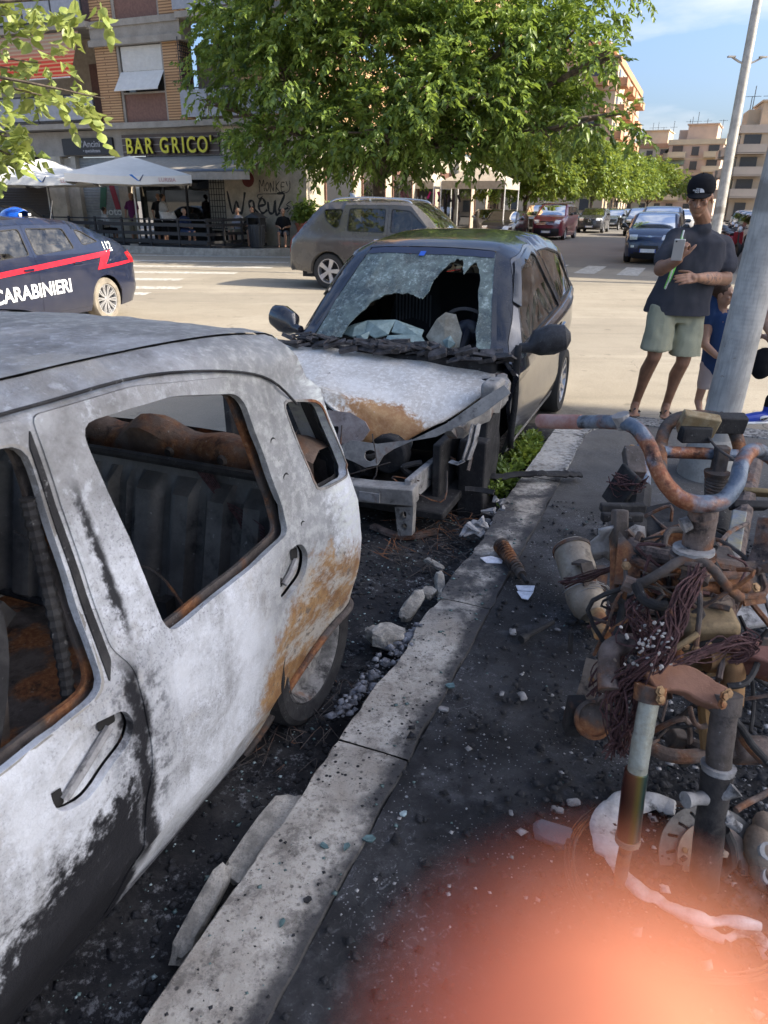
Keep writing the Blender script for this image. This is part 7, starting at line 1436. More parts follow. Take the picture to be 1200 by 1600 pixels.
tb('caliper_arm', [(0.847, 1.300, 0.188), (0.869, 1.300, 0.134), (0.890, 1.310, 0.067), (0.867, 1.310, 0.033)], [.016, .022, .020, .018], M_CHAR); bolt((0.843, 1.285, 0.240), .014, TC, cb, M_PALEALU); bolt((0.852, 1.295, 0.060), .016, TC, cb, M_CHAR); bolt((0.853, 1.280, 0.130), .010, TC, cb, M_BROWNALU)
tb('brake_pipe', [(0.866, 1.300, 0.251), (0.899, 1.320, 0.251), (0.961, 1.360, 0.241), (1.044, 1.400, 0.254)], .008, M_RUSTPIPE); tb('brake_pipe', [(0.831, 1.380, 0.486), (0.869, 1.370, 0.446), (0.909, 1.350, 0.394), (0.971, 1.340, 0.333)], .009, M_CHAR); tb('brake_pipe', [(0.845, 1.380, 0.476), (0.887, 1.370, 0.397), (0.949, 1.360, 0.335)], .007, M_CHARRUST)
# low cross tubes behind the fork
tb('low_tube', [(0.763, 1.620, 0.169), (0.823, 1.600, 0.151), (0.888, 1.600, 0.145), (0.953, 1.620, 0.143)], .021, M_RUSTPIPE); tb('low_tube', [(0.814, 1.720, 0.147), (0.873, 1.680, 0.147), (0.932, 1.620, 0.155)], .02, M_CHARRUST); blk('tube_clamp', (0.871, 1.660, 0.157), (.05, .05, .05), M_CHARRUST, (0, 20, 0)); blk('low_bracket', (0.992, 1.500, 0.260), (.10, .06, .10), M_RUSTPIPE, (30, 0, 0), bev=.02); tb('low_tube', [(0.915, 1.500, 0.261), (0.965, 1.500, 0.265), (1.022, 1.500, 0.282)], .024, M_RUSTPIPE); tb('low_tube', [(0.863, 1.550, 0.392), (0.855, 1.500, 0.359), (0.855, 1.460, 0.298)], .02, m_burnt('ochre_strut', (.20, .12, .05), (.30, .18, .08), .5, .2)); tb('hook_tab', [(0.805, 1.500, 0.401), (0.804, 1.470, 0.384), (0.819, 1.460, 0.371), (0.838, 1.460, 0.377)], .007, M_RUSTPIPE)
# horn on its bracket
tb('horn_bracket', [(0.569, 1.620, 0.331), (0.591, 1.660, 0.366), (0.609, 1.700, 0.403)], .02, M_BROWNALU, k=2, sq=(.024, .006)); bolt((0.586, 1.640, 0.381), .009, TC); tb('horn_arm', [(0.549, 1.600, 0.336), (0.574, 1.580, 0.347), (0.600, 1.560, 0.375)], .012, M_CHARRUST)
hc = V((0.567, 1.520, 0.340)); mb = MB().lathe([(0, -.03), (.045, -.03), (.052, -.012), (.052, 0), (.044, .004), (.040, -.004), (.014, .002), (0, .004)], 26, MI @ Matrix.Translation(hc) @ V((.15, -1, .8)).to_track_quat('Z', 'Y').to_matrix().to_4x4()); mb.build('horn', M_CHARRUST, root); blk('horn_box', (0.535, 1.580, 0.304), (.05, .05, .12), M_CHAR, (10, 0, 0))
# bare copper loom
rr = random.Random(5)
def loom(name, pts, n, spread, r=.0022):
    for half in range(1):
        mb = MB()
        for i in range(n):
            P = [V(p)+V((rr.gauss(0, 1), rr.gauss(0, .6), rr.gauss(0, 1)))*spread*(.4+.6*sin(pi*(j+.5)/len(pts))) for j, p in enumerate(pts)]; mb.tube(smooth_path(P, 4), r*rr.uniform(.7, 1.3), 4, caps=False)
        mb.xf(MI); o = mb.build(name, M_WIRE, root, ang=0); o['kind'] = 'stuff'
loom('wire_loom', [(0.754, 1.500, 0.806), (0.712, 1.460, 0.751), (0.690, 1.430, 0.699), (0.668, 1.410, 0.651), (0.634, 1.400, 0.595), (0.595, 1.420, 0.534), (0.578, 1.440, 0.471)], 46, .020); loom('wire_loom', [(0.647, 1.520, 0.690), (0.630, 1.500, 0.647), (0.652, 1.460, 0.617), (0.682, 1.440, 0.575)], 26, .028)
loom('wire_loom', [(0.660, 1.420, 0.571), (0.724, 1.420, 0.603), (0.799, 1.440, 0.620), (0.861, 1.460, 0.630), (0.902, 1.460, 0.614), (0.895, 1.460, 0.586), (0.863, 1.460, 0.574)], 22, .012); loom('wire_loom', [(0.601, 1.420, 0.553), (0.587, 1.420, 0.477), (0.593, 1.400, 0.414), (0.589, 1.400, 0.344)], 34, .026); loom('wire_loom', [(0.879, 1.460, 0.615), (0.900, 1.470, 0.635), (0.890, 1.480, 0.647)], 8, .01)
loom('wire_loom', [(0.851, 2.450, 0.674), (0.901, 2.420, 0.665), (0.931, 2.400, 0.685)], 26, .022); loom('wire_loom', [(0.659, 2.300, 0.322), (0.718, 2.200, 0.402), (0.694, 1.900, 0.597)], 12, .012); loom('wire_loom', [(0.635, 1.700, 0.583), (0.634, 1.600, 0.554), (0.594, 1.550, 0.478), (0.558, 1.500, 0.445)], 18, .02)
for i in range(26):
    u = rr.uniform(0, 1); a = V((0.630, 1.600, 0.718)).lerp(V((0.884, 1.600, 0.715)), u)+V((0, rr.uniform(-.05, .1), rr.uniform(-.12, .10))); tb('loose_cable', [a, a+V((rr.uniform(-.1, .1), rr.uniform(-.06, .03), rr.uniform(-.10, .02))), a+V((rr.uniform(-.14, .14), rr.uniform(-.06, .03), rr.uniform(-.26, -.08)))], rr.uniform(.003, .007), rr.choice([M_CHARRUST, M_CHAR, M_WIRE]), k=4, seg=6)
AN = [V(p) for p in ((0.677, 1.800, 0.711), (0.687, 1.700, 0.722), (0.771, 1.650, 0.727), (0.887, 1.680, 0.710), (0.994, 1.680, 0.690), (0.878, 1.580, 0.613), (0.813, 1.600, 0.602), (0.703, 1.600, 0.603), (0.618, 1.620, 0.592), (0.615, 1.480, 0.528), (0.698, 1.450, 0.549), (0.828, 1.470, 0.533), (0.943, 1.500, 0.510), (0.906, 2.300, 0.590), (1.256, 2.300, 0.536), (1.070, 2.200, 0.584), (0.823, 1.600, 0.266), (0.623, 1.550, 0.310), (0.958, 1.500, 0.347), (0.915, 1.600, 0.150), (0.632, 1.750, 0.424), (1.007, 1.600, 0.560))]
for i in range(52):
    a = rr.choice(AN); b = min(rr.sample(AN, 6), key=lambda q: (q-a).length if q is not a else 9); j = lambda: V((rr.gauss(0, .03), rr.gauss(0, .03), rr.gauss(0, .03)))
    a1, b1 = a+j(), b+j(); tb('bent_rod', [a1, a1.lerp(b1, .35)+j(), a1.lerp(b1, .7)+j(), b1], rr.choice([.004, .005, .006, .008]), rr.choice([M_CHARRUST, M_RUSTPIPE, M_RUSTPIPE, M_CHAR]), k=4, seg=6)
for i in range(22):
    a = rr.choice(AN)+V((rr.gauss(0, .05), rr.gauss(0, .04), rr.gauss(0, .05))); blk('small_bracket', a, (rr.uniform(.015, .05), rr.uniform(.004, .012), rr.uniform(.02, .08)), rr.choice([M_CHARRUST, M_CHAR, M_RUSTPIPE, M_CHARRUST, M_BROWNALU]), (rr.uniform(-50, 50), rr.uniform(-50, 50), rr.uniform(0, 180)), bev=.003)
mb = MB()
for i in range(46):
    p = V((0.599, 1.400, 0.684)).lerp(V((0.641, 1.390, 0.629)), rr.random())+V((rr.gauss(0, .03), rr.gauss(0, .02), rr.gauss(0, .03))); mb.sph(p, (rr.uniform(.002, .008), rr.uniform(.001, .003), rr.uniform(.002, .006)), 5, 0, Matrix.Rotation(rr.random()*3, 4, 'Y'))
mb.xf(MI); o = mb.build('ash_crust', M_ASH, root, ang=0); o['kind'] = 'stuff'
blk('white_plate', (1.166, 1.900, 0.458), (.20, .12, .02), M_PALEALU, (20, 0, 15)); tb('outer_lug', [(1.027, 1.720, 0.707), (1.045, 1.740, 0.755), (1.061, 1.780, 0.814)], .03, M_RUSTPIPE, k=2, sq=(.03, .02)); tb('outer_rod', [(0.900, 1.900, 0.697), (1.032, 1.950, 0.666), (1.318, 2.300, 0.682)], .012, M_RUSTPIPE) if False else None
# melted front rim and tyre bead wires lying on the ground
mr = thing('melted_metal', 'white melted wheel alloy poured into a crescent under the scooter fork', 'melted metal', (0.757, 1.319, 0.000)); RI2 = Matrix.Translation(-V(mr.location)); mb = MB()
P = smooth_path([V(p)+V((0, 0, .02)) for p in ((0.837, 1.528, 0.000), (0.792, 1.557, 0.000), (0.704, 1.544, -0.000), (0.636, 1.484, 0.000), (0.611, 1.402, 0.000), (0.615, 1.337, 0.000), (0.642, 1.275, 0.000), (0.704, 1.224, 0.000), (0.780, 1.179, 0.000), (0.840, 1.175, 0.000), (0.912, 1.164, 0.000))], 7); n = len(P)
mb.ell(wob(P, .006), [(.010+.036*abs(sin(i/n*2.6+.4))*(1 if i < n*.45 else .35)+.004*sin(i*.6), .012+.004*sin(i*.5)) for i in range(n)], 12, up=(0, 0, 1)); mb.xf(RI2); mb.build('rim_crescent', m_burnt('white_poured_alloy', (.36, .345, .335), (.60, .585, .57), .05, .22, sc=22, metal=.1, rough=.6), mr, ang=50)
mb = MB(); P = smooth_path([V(p)+V((0, 0, .012)) for p in ((0.756, 1.176, 0.000), (0.809, 1.139, 0.000), (0.879, 1.158, 0.000), (0.911, 1.118, 0.000))], 5); mb.ell(wob(P, .005), [(.014+.005*sin(i*.7), .008) for i in range(len(P))], 10, up=(0, 0, 1)); mb.xf(RI2); mb.build('rim_drip', M_PALEALU, mr)
bw = thing('tyre_bead_wire', 'thin loops of tyre bead wire ringed round the melted rim', 'wire', (0.774, 1.300, 0.000)); RI3 = Matrix.Translation(-V(bw.location)); ctr = V(bw.location)
for i in range(9):
    r0 = .275+rr.uniform(-.012, .022); P = [ctr+V((r0*cos(a)*(1+.02*sin(3*a+i)), r0*.92*sin(a), .008+.012*abs(sin(a*2+i))+rr.uniform(0, .006))) for a in np.linspace(.3+rr.random()*.6, 5.8+rr.random()*.4, 44)]; mb = MB().tube(P, .0016, 4, caps=False); mb.xf(RI3); mb.build('wire_loop', M_CHARRUST, bw, ang=0)
# muffler that fell off, lying left of the scooter
mf = thing('muffler', 'scorched grey silencer lying on its side on the soot left of the scooter', 'silencer', (0.847, 2.573, 0.000)); FI = Matrix.Translation(-V(mf.location))
a, b = V((0.839, 2.860, 0.197)), V((0.866, 2.560, 0.045)); d = (b-a).normalized(); mb = MB().tube([a, a+d*.02, a.lerp(b, .3), a.lerp(b, .55), a.lerp(b, .8), b, b+d*.03], [.075, .082, .080, .078, .084, .070, .045], 26); mb.xf(FI); can = mb.build('can', m_burnt('smoky_silencer', (.22, .18, .135), (.38, .33, .27), .2, .22, sc=9, metal=.25, rough=.55), mf)
mb = MB().tube([a+d*.012, a+d*.028], .086, 26); mb.xf(FI); mb.build('end_band', M_CHARRUST, mf); mb = MB().tube(smooth_path([b+V((.02, -.02, .0)), V((0.863, 2.420, 0.071)), V((0.862, 2.360, 0.061))], 4), .036, 14); mb.xf(FI); mb.build('outlet_pipe', m_burnt('orange_pipe', (.30, .20, .12), (.42, .25, .10), .5, .1), mf)
mb = MB(); up_ = V((0, -.35, 1)).normalized(); mb.tube([a.lerp(b, .45)+up_*.08+V((-.03, 0, 0)), a.lerp(b, .55)+up_*.11, a.lerp(b, .72)+up_*.10, a.lerp(b, .80)+up_*.075], .03, 4, sq=(.03, .006)); mb.tube([a.lerp(b, .45)+up_*.08+V((.08, 0, -.02)), a.lerp(b, .6)+up_*.10+V((.07, 0, -.02)), a.lerp(b, .8)+up_*.07+V((.05, 0, -.02))], .03, 4, sq=(.02, .006)); mb.xf(FI); mb.build('heat_shield', M_CHARRUST, mf)
mb = MB()
for i in range(9): t = .62+.03*i; p = a.lerp(b, t); x = d.cross(up_).normalized(); mb.tube([p+x*.086*cos(q_)+up_*.086*sin(q_)+V((.02*sin(q_+i), 0, 0)) for q_ in np.linspace(.2, 2.9, 12)], .0018, 4, caps=False)
mb.xf(FI); mb.build('wrapped_wire', M_PALEALU, mf, ang=0)

# ---------------------------------------------------------------- people
SK = m_skin('tanned_skin', (.36, .185, .11), .3); SK2 = m_skin('fair_skin', (.46, .26, .17)); SKARM = None  # second skin is simply a fairer tone
def m_tattoo():
    k = NM('tattooed_skin'); n = k.noise(38, 5, .7); t = k.sm(n, .50, .58); c = k.mix(k.ma('MULTIPLY', t, .65), (.40, .215, .135), (.07, .065, .07)); return k.fin(k.bsdf(c, .5, spec=.35))
HAIR = std('dark_hair', (.022, .015, .011), .7, bump=.3, bsc=90); HAIRB = std('brown_hair', (.075, .04, .022), .7, bump=.4, bsc=90)
def limb(mb, pts, rads, seg=12):
    """overlapping capsules along a bone chain"""
    pts = [V(p) for p in pts]
    for i in range(len(pts)-1):
        a, b = pts[i], pts[i+1]; d = (b-a); L = d.length; d = d.normalized() if L > 0 else V((0, 0, 1)); x = d.orthogonal().normalized(); y = d.cross(x); k = max(2, int(L/.03)); r0, r1 = rads[i], rads[i+1]
        prof = [(a-d*r0, .001)]+[(a-d*r0*cos(t), r0*sin(t)) for t in (pi/6, pi/3)]+[(a.lerp(b, j/k), r0+(r1-r0)*j/k) for j in range(k+1)]+[(b+d*r1*cos(t), r1*sin(t)) for t in (pi/3, pi/6)]+[(b+d*r1, .001)]
        rows = [[p+(x*cos(2*pi*q/seg)+y*sin(2*pi*q/seg))*max(r, .0008) for q in range(seg)] for p, r in prof]; mb.grid(rows, wrap=True); n = len(mb.v); mb.f.append(list(range(n-seg*len(rows), n-seg*len(rows)+seg))[::-1]); mb.m.append(0); mb.f.append(list(range(n-seg, n))); mb.m.append(0)
    return mb
def ellipsoid(mb, c, r, M=None): return mb.sph(c, r, 16, 0, M)
def head(mb, c, M, s=1.0):
    """skull, jaw, nose, brow, lips, chin, ears; M turns it, face along local -y"""
    P = lambda x, y, z: V(c)+(M.to_3x3() @ V((x, y, z)))*s; R = M
    mb.sph(P(0, .012, .030), (.076*s, .096*s, .088*s), 20, 0, R); mb.sph(P(0, -.022, -.035), (.060*s, .070*s, .072*s), 18, 0, R); mb.sph(P(0, -.058, -.088), (.030*s, .026*s, .024*s), 12, 0, R)
    limb(mb, [P(0, -.086, .022), P(0, -.104, -.008), P(0, -.112, -.022)], [.010*s, .013*s, .015*s], 10); mb.sph(P(.012, -.098, -.026), (.010*s, .010*s, .008*s), 8); mb.sph(P(-.012, -.098, -.026), (.010*s, .010*s, .008*s), 8)
    limb(mb, [P(-.042, -.070, .035), P(-.015, -.086, .031)], [.012*s, .011*s], 8); limb(mb, [P(.042, -.070, .035), P(.015, -.086, .031)], [.012*s, .011*s], 8)
    mb.sph(P(.044, -.062, -.012), (.020*s, .018*s, .018*s), 10); mb.sph(P(-.044, -.062, -.012), (.020*s, .018*s, .018*s), 10)
    limb(mb, [P(-.021, -.082, -.052), P(0, -.090, -.049), P(.021, -.082, -.052)], [.005*s, .007*s, .005*s], 8); limb(mb, [P(-.018, -.080, -.062), P(0, -.088, -.063), P(.018, -.080, -.062)], [.005*s, .008*s, .005*s], 8)
    for e in (1, -1): mb.sph(P(e*.079, .012, -.005), (.008*s, .020*s, .032*s), 10, 0, R)
def hand(mb, w, dirn, nrm, side, curl=(.3, .3, .3, .3), s=1.0, spread=.06, thumb=(.55, .75)):
    """palm plus five fingers: w wrist, dirn along the palm, nrm out of the back of the hand, side towards the thumb; curl bends at the joints"""
    w = V(w); d = V(dirn).normalized(); n = V(nrm); n = (n-d*n.dot(d)).normalized(); t = V(side); t = (t-d*t.dot(d)-n*t.dot(n)).normalized()
    limb(mb, [w, w+d*.035*s], [.024*s, .026*s]); tip = {}
    for k in range(4):
        o = (.027-.0185*k)*s; base = w+d*(.088-.004*abs(k-1))*s+t*o; limb(mb, [w+d*.02*s+t*o*.7, base], [.015*s, .0115*s], 10)
        L = [.078, .086, .080, .062][k]*s; dd = (d+t*(spread*(1.5-k)*.6)).normalized(); p = base; r = [.0092, .0094, .0090, .0080][k]*s; a = 0
        for j, f in enumerate((.44, .32, .24)):
            a += curl[k]*(1.0, 1.15, .8)[j]*1.35; v = dd*cos(a)-n*sin(a); q = p+v*L*f; limb(mb, [p, q], [r, r*.93], 10); p = q; r *= .93
        tip[k] = p
    p = w+d*.030*s+t*.020*s; v1 = (d*.62+t*.72-n*thumb[0]*.5).normalized(); v2 = (d*.85+t*.35-n*thumb[1]*.6).normalized(); q = p+v1*.040*s; limb(mb, [w+d*.02*s, p, q], [.020*s, .016*s, .0125*s], 10); q2 = q+v2*.034*s; q3 = q2+(v2-n*.2).normalized()*.026*s; limb(mb, [q, q2, q3], [.0115*s, .0105*s, .0088*s], 10)
    return tip
def foldn(a, sc, seed): return lambda p: a*(fbm(p.x*sc, p.y*sc, p.z*sc*.55+seed, 3))
# --- the man with the cap, looking at his phone
mp = V((2.263, 5.764, 0.000)); man = thing('person', 'man in black cap, charcoal t-shirt and khaki shorts looking at a phone by the kerb', 'person', mp); PI_ = Matrix.Translation(-mp)
mY = mp.y
def m_(p): return V(p)-mp
sk = MB()
fL, fR = m_((2.110, 5.851, 0.000)), m_((2.351, 5.801, 0.000))
kL, kR = m_((2.114, 5.620, 0.516)), m_((2.364, 5.660, 0.466)); hL, hR = m_((2.169, 5.740, 0.881)), m_((2.383, 5.740, 0.859))
aL, aR = fL+V((.02, .05, .085)), fR+V((.02, .05, .085)); 
for h_, k_, a_, f_ in ((hL, kL, aL, fL), (hR, kR, aR, fR)):
    cal = k_.lerp(a_, .32)+V((.0, .035, 0)); limb(sk, [h_, k_+V((0, 0, .04)), k_], [.088, .058, .054]); limb(sk, [k_, cal, k_.lerp(a_, .68)+V((0, .012, 0)), a_], [.052, .056, .040, .034])
    hd = V((-.35, -1, 0)).normalized(); limb(sk, [a_, f_+V((0, .02, .035)), f_+hd*.10+V((0, 0, .030)), f_+hd*.155+V((0, 0, .020))], [.036, .036, .028, .016]); limb(sk, [a_+V((0, .02, -.03)), f_-hd*.045+V((0, 0, .030))], [.034, .030])
    sid = V((hd.y, -hd.x, 0))
    for q in range(5): limb(sk, [f_+hd*.13+sid*(.032-.016*q)+V((0, 0, .020)), f_+hd*(.185-.010*abs(q-1))+sid*(.036-.018*q)+V((0, 0, .013))], [.0115, .0085 if q else .0085], 8)
pel = (hL+hR)/2; chest = m_((2.364, 5.780, 1.262)); neck = m_((2.359, 5.740, 1.489)); hc = m_((2.267, 5.640, 1.654))
limb(sk, [pel, (pel+chest)/2, chest], [.105, .10, .095]); limb(sk, [chest+V((0, 0, .10)), neck+V((0, 0, .02)), hc+V((0, .02, -.05))], [.06, .058, .056])
HM = Matrix.Rotation(radians(-28), 4, 'Z') @ Matrix.Rotation(radians(16), 4, 'X'); head(sk, hc, HM, 1.06)
sR, sL = m_((2.171, 5.720, 1.384)), m_((2.602, 5.860, 1.329))
eR, wR = m_((2.005, 5.480, 1.176)), m_((2.063, 5.320, 1.256)); eL, wL = m_((2.603, 5.720, 1.092)), m_((2.252, 5.400, 1.127))
limb(sk, [sR, eR], [.062, .050]); limb(sk, [eR, eR.lerp(wR, .35), wR], [.048, .047, .031]); limb(sk, [sL, eL], [.062, .050]); limb(sk, [eL, eL.lerp(wL, .35), wL], [.049, .048, .032])
tR = hand(sk, wR, (.08, -.10, .9), (-.6, -.6, .1), (.3, -.8, .2), (.75, .75, .75, .75), 1.05); tL = hand(sk, wL, (-1, -.28, -.04), (.1, -.9, .45), (0, .25, 1), (.12, .10, .12, .16), 1.05, .05)
body = remesh_obj(sk, 'body', SK, man, .0055, 4)
TS = m_cloth('charcoal_jersey', (.062, .062, .072)); SH = m_cloth('khaki_cotton', (.37, .36, .25), 200); mb = MB()
fx = V((cos(radians(-16)), sin(radians(-16)), 0)); hem = pel+V((0, 0, -.05))
def torso(mb, ctr, hwid, dep, axis, seg=28):
    """clothed trunk: rings of (centre, half width, half depth), width along axis"""
    rows = []; ay = V((-axis.y, axis.x, 0))
    for c_, a_, b_ in zip(ctr, hwid, dep): rows.append([c_+axis*a_*copysign(abs(cos(t))**.85, cos(t))+ay*b_*copysign(abs(sin(t))**.85, sin(t)) for t in [2*pi*q/seg for q in range(seg)]])
    n0 = len(mb.v); mb.grid(rows, wrap=True); mb.f += [list(range(n0, n0+seg))[::-1], list(range(n0+seg*(len(rows)-1), n0+seg*len(rows)))]; mb.m += [0, 0]; return mb
torso(mb, [hem, pel+V((0, 0, .06)), (pel+chest)/2, chest+V((0, 0, -.02)), chest+V((0, 0, .10)), chest+V((0, 0, .155))], [.250, .232, .212, .215, .205, .11], [.165, .155, .142, .145, .125, .085], fx)
limb(mb, [sR, chest+V((0, 0, .12)), sL], [.066, .085, .068], 16); limb(mb, [chest+V((0, 0, .12)), neck+V((0, 0, -.048))], [.095, .074], 16)
limb(mb, [sR, sR.lerp(eR, .40), sR.lerp(eR, .70)], [.072, .078, .082], 16); limb(mb, [sL, sL.lerp(eL, .40), sL.lerp(eL, .64)], [.074, .080, .086], 16)
remesh_obj(mb, 't_shirt', TS, man, .009, 5, lambda p: .011*fbm(p.x*5, p.y*5, p.z*3+3, 3)+.006*fbm(p.x*13, p.y*13, p.z*7, 2), cuts=[(hem+V((0, 0, .02)), (0, .05, -1))])
mb = MB(); torso(mb, [pel+V((0, 0, -.10)), pel+V((0, 0, .0)), pel+V((0, 0, .10))], [.172, .160, .140], [.120, .110, .100], fx)
for h_, k_, e in ((hL, kL, -1), (hR, kR, 1)):
    lo = h_.lerp(k_, .86); torso(mb, [h_+V((e*.01, 0, .02)), h_.lerp(k_, .5), lo], [.098, .112, .122], [.112, .112, .114], fx, 22)
kz = (kL.z+kR.z)/2+.025; remesh_obj(mb, 'shorts', SH, man, .009, 4, lambda p: .010*fbm(p.x*6, p.y*6, p.z*5+8, 3)+.004*fbm(p.x*16, p.y*16, p.z*8, 2), cuts=[((0, 0, kz), (0, .06, -1))])
CAPM = m_cloth('black_cap_cloth', (.012, .012, .014)); mb = MB(); CM = Matrix.Translation(hc) @ HM
mb.lathe([(.090, .045), (.094, .06), (.094, .085), (.088, .112), (.068, .142), (.035, .158), (0, .163)], 30); cp = mb.v[:]; mb.v = [(x, y*1.12+.012, z) for x, y, z in mb.v]
rows = []
for i in range(7):
    t = i/6; rows.append([V((.078*sin(a)*(1+.06*t), -.085*cos(a)*1.0-.088*t*max(0, cos(a*.85)), .058-.012*t*cos(a)-.018*abs(sin(a))**2+.004*(1-t))) for a in np.linspace(-1.35, 1.35, 19)])
mb.grid(rows); mb.xf(CM); cap = mb.build('cap', CAPM, man, solid=.006); mb = MB().sph(CM @ V((0, .012, .165)), .008, 8); mb.build('cap_button', CAPM, cap)
CF = lambda x, z: CM @ V((x, -sqrt(max(0, .0965**2-x*x))*1.12+.008, z))
def cap_text(b, sz, x, z): 
    o = text_mesh(b, sz, 'lettering', M_WVINYL, cap, None, 0, .0004, align='RIGHT'); 
    for v_ in o.data.vertices: q = CF(x+v_.co.x, z+v_.co.y); v_.co = q
for b, z in (('THE', .088), ('NORTH', .077), ('FACE', .066)): cap_text(b, .0125, .002, z)
mb = MB(); [mb.grid([[CF(.006+.030*(j/8), .066+.001) for j in range(9)], [CF(.006+.030*(j/8), .066+.030*sqrt(max(0, 1-(j/8)**2))) for j in range(9)]])]; mb.build('half_dome_logo', M_WVINYL, cap)
EY = std('eyelid', (.20, .10, .065), .5); mb = MB(); [mb.sph(CM @ V((e*.030, -.075, .014)), (.014, .012, .010), 10) for e in (1, -1)]; ey = mb.build('eyelids', EY, man); mb = MB(); [mb.sph(CM @ V((e*.030, -.0845, .009)), (.010, .005, .0035), 8) for e in (1, -1)]; mb.build('lashes', M_INK, ey)
mb = MB(); [limb(mb, [CM @ V((e*.046, -.078, .038)), CM @ V((e*.018, -.094, .036))], [.004, .005], 6) for e in (1, -1)]; mb.build('eyebrows', HAIR, man)
mb = MB(); limb(mb, [wL.lerp(eL, .12), wL.lerp(eL, .35), wL.lerp(eL, .62)], [.0355, .0462, .0505], 20); mb.build('tattoo', m_tattoo(), man)
for f_ in (fL, fR):
    hd = V((-.35, -1, 0)).normalized(); sid = V((hd.y, -hd.x, 0)); mb = MB(); mb.ell([f_-hd*.07+V((0, 0, .006)), f_+hd*.03+V((0, 0, .006)), f_+hd*.12+V((0, 0, .006)), f_+hd*.195+V((0, 0, .006))], [(.035, .009), (.042, .009), (.048, .009), (.022, .008)], 14, up=(0, 0, 1)); mb.tube(smooth_path([f_+hd*.03+sid*.042+V((0, 0, .018)), f_+hd*.09+V((0, 0, .055)), f_+hd*.135+sid*.012+V((0, 0, .03))], 4), .007, 6).tube(smooth_path([f_+hd*.03-sid*.042+V((0, 0, .018)), f_+hd*.09+V((0, 0, .055)), f_+hd*.135+sid*.012+V((0, 0, .03))], 4), .007, 6); mb.build('flip_flop', M_BLACK, man)
phc = V((2.026, 5.260, 1.323)); ph = thing('phone', 'silver phone held up in the right hand of the capped man', 'phone', phc); pm = Matrix.Rotation(radians(-14), 4, 'Z') @ Matrix.Rotation(radians(16), 4, 'X')
MB().box((0, 0, 0), (.072, .010, .148), pm).build('case', std('phone_silver', (.62, .60, .57), .3, .4, var=.05), ph, bev=.004); MB().lathe([(0, 0), (.006, 0), (.006, .002), (0, .002)], 12, pm @ Matrix.Translation((-.022, -.005, .060)) @ rotm('X', 90)).build('camera_lens', M_INK, ph); MB().box(tuple(pm.to_3x3() @ V((0, .0055, 0))), (.066, .001, .138), pm).build('screen', M_INK, ph)
# green lanyard folder under his arm
fo = [V(p) for p in ((2.130, 5.500, 1.444), (2.082, 5.420, 1.319), (2.058, 5.450, 1.120), (2.060, 5.500, 1.039), (2.119, 5.550, 1.089), (2.178, 5.550, 1.320))]; mb = MB(); c0 = sum(fo, V())/6; mb.add([p-c0 for p in fo]+[p-c0+V((0, .006, 0)) for p in fo], [(0, 1, 2, 3, 4, 5), (11, 10, 9, 8, 7, 6)]+[(i, (i+1) % 6, 6+(i+1) % 6, 6+i) for i in range(6)]); o = mb.build('folder', std('green_folder', (.10, .38, .06), .5), None, loc=c0); tag(o, 'thin green and white folder tucked under the arm of the capped man', 'folder'); MB().tube([fo[0]-c0+V((.004, -.008, 0)), fo[2]-c0+V((.01, -.012, 0)), fo[3]-c0+V((.006, -.01, 0))], .006, 5).build('white_edge', M_WHITE, o)
# --- the boy behind the pole
bp_ = V((2.631, 5.749, 0.000)); boy = thing('person', 'small boy in blue t-shirt and pale shorts partly hidden behind the steel pole', 'person', bp_); sk = MB()
def b_(p): return V(p)-bp_
bh = b_((2.709, 5.960, 0.948)); sk_n = bh+V((.015, .01, -.12)); bs = bh+V((.03, .01, -.20)); bpv = b_((2.761, 5.960, 0.382))
for dx in (-.085, .06):
    h_ = bpv+V((dx*.7, 0, -.02)); k_ = V((h_.x-.01, bpv.y-.02, .31)); a_ = V((h_.x-.015, bpv.y+.02, .07)); limb(sk, [h_, k_, a_], [.062, .045, .032]); limb(sk, [a_, a_+V((-.02, -.10, -.045))], [.032, .025])
limb(sk, [bpv, bs], [.095, .105]); limb(sk, [bs, sk_n, bh], [.06, .045, .05]); head(sk, bh, Matrix.Rotation(radians(62), 4, 'Z') @ Matrix.Rotation(radians(10), 4, 'X'), .86)
e1, w1 = b_((2.597, 5.860, 0.570)), b_((2.674, 5.780, 0.496)); limb(sk, [bs+V((-.10, 0, -.02)), e1, w1], [.045, .034, .026]); hand(sk, w1, (.8, -.2, -.2), (0, -1, .3), (0, .3, 1), (.3,)*4, .72)
e2, w2 = bs+V((.22, -.08, -.20)), b_((2.943, 5.700, 0.668)); limb(sk, [bs+V((.11, 0, -.02)), e2, w2], [.045, .034, .025]); hand(sk, w2, (.95, -.05, .05), (0, -.3, 1), (0, -1, 0), (.55,)*4, .72)
remesh_obj(sk, 'body', SK2, boy, .006, 4)
mb = MB(); limb(mb, [bpv+V((0, 0, .0)), bpv.lerp(bs, .5), bs], [.112, .108, .104], 16); limb(mb, [bs+V((-.10, 0, 0)), bs+V((-.10, 0, -.02)).lerp(e1, .62)], [.066, .064], 14); limb(mb, [bs+V((.10, 0, 0)), bs+V((.11, 0, -.02)).lerp(e2, .55)], [.066, .062], 14); limb(mb, [bs+V((-.1, 0, 0)), bs+V((.1, 0, 0))], [.062, .062]); tsb = remesh_obj(mb, 't_shirt', m_cloth('blue_jersey', (.035, .07, .17)), boy, .010, 5, lambda p: .007*fbm(p.x*8, p.y*8, p.z*6, 3)); MB().sph(bs+V((.04, -.125, -.06)), (.03, .006, .03), 10).build('chest_print', std('yellow_print', (.5, .42, .12), .6), tsb)
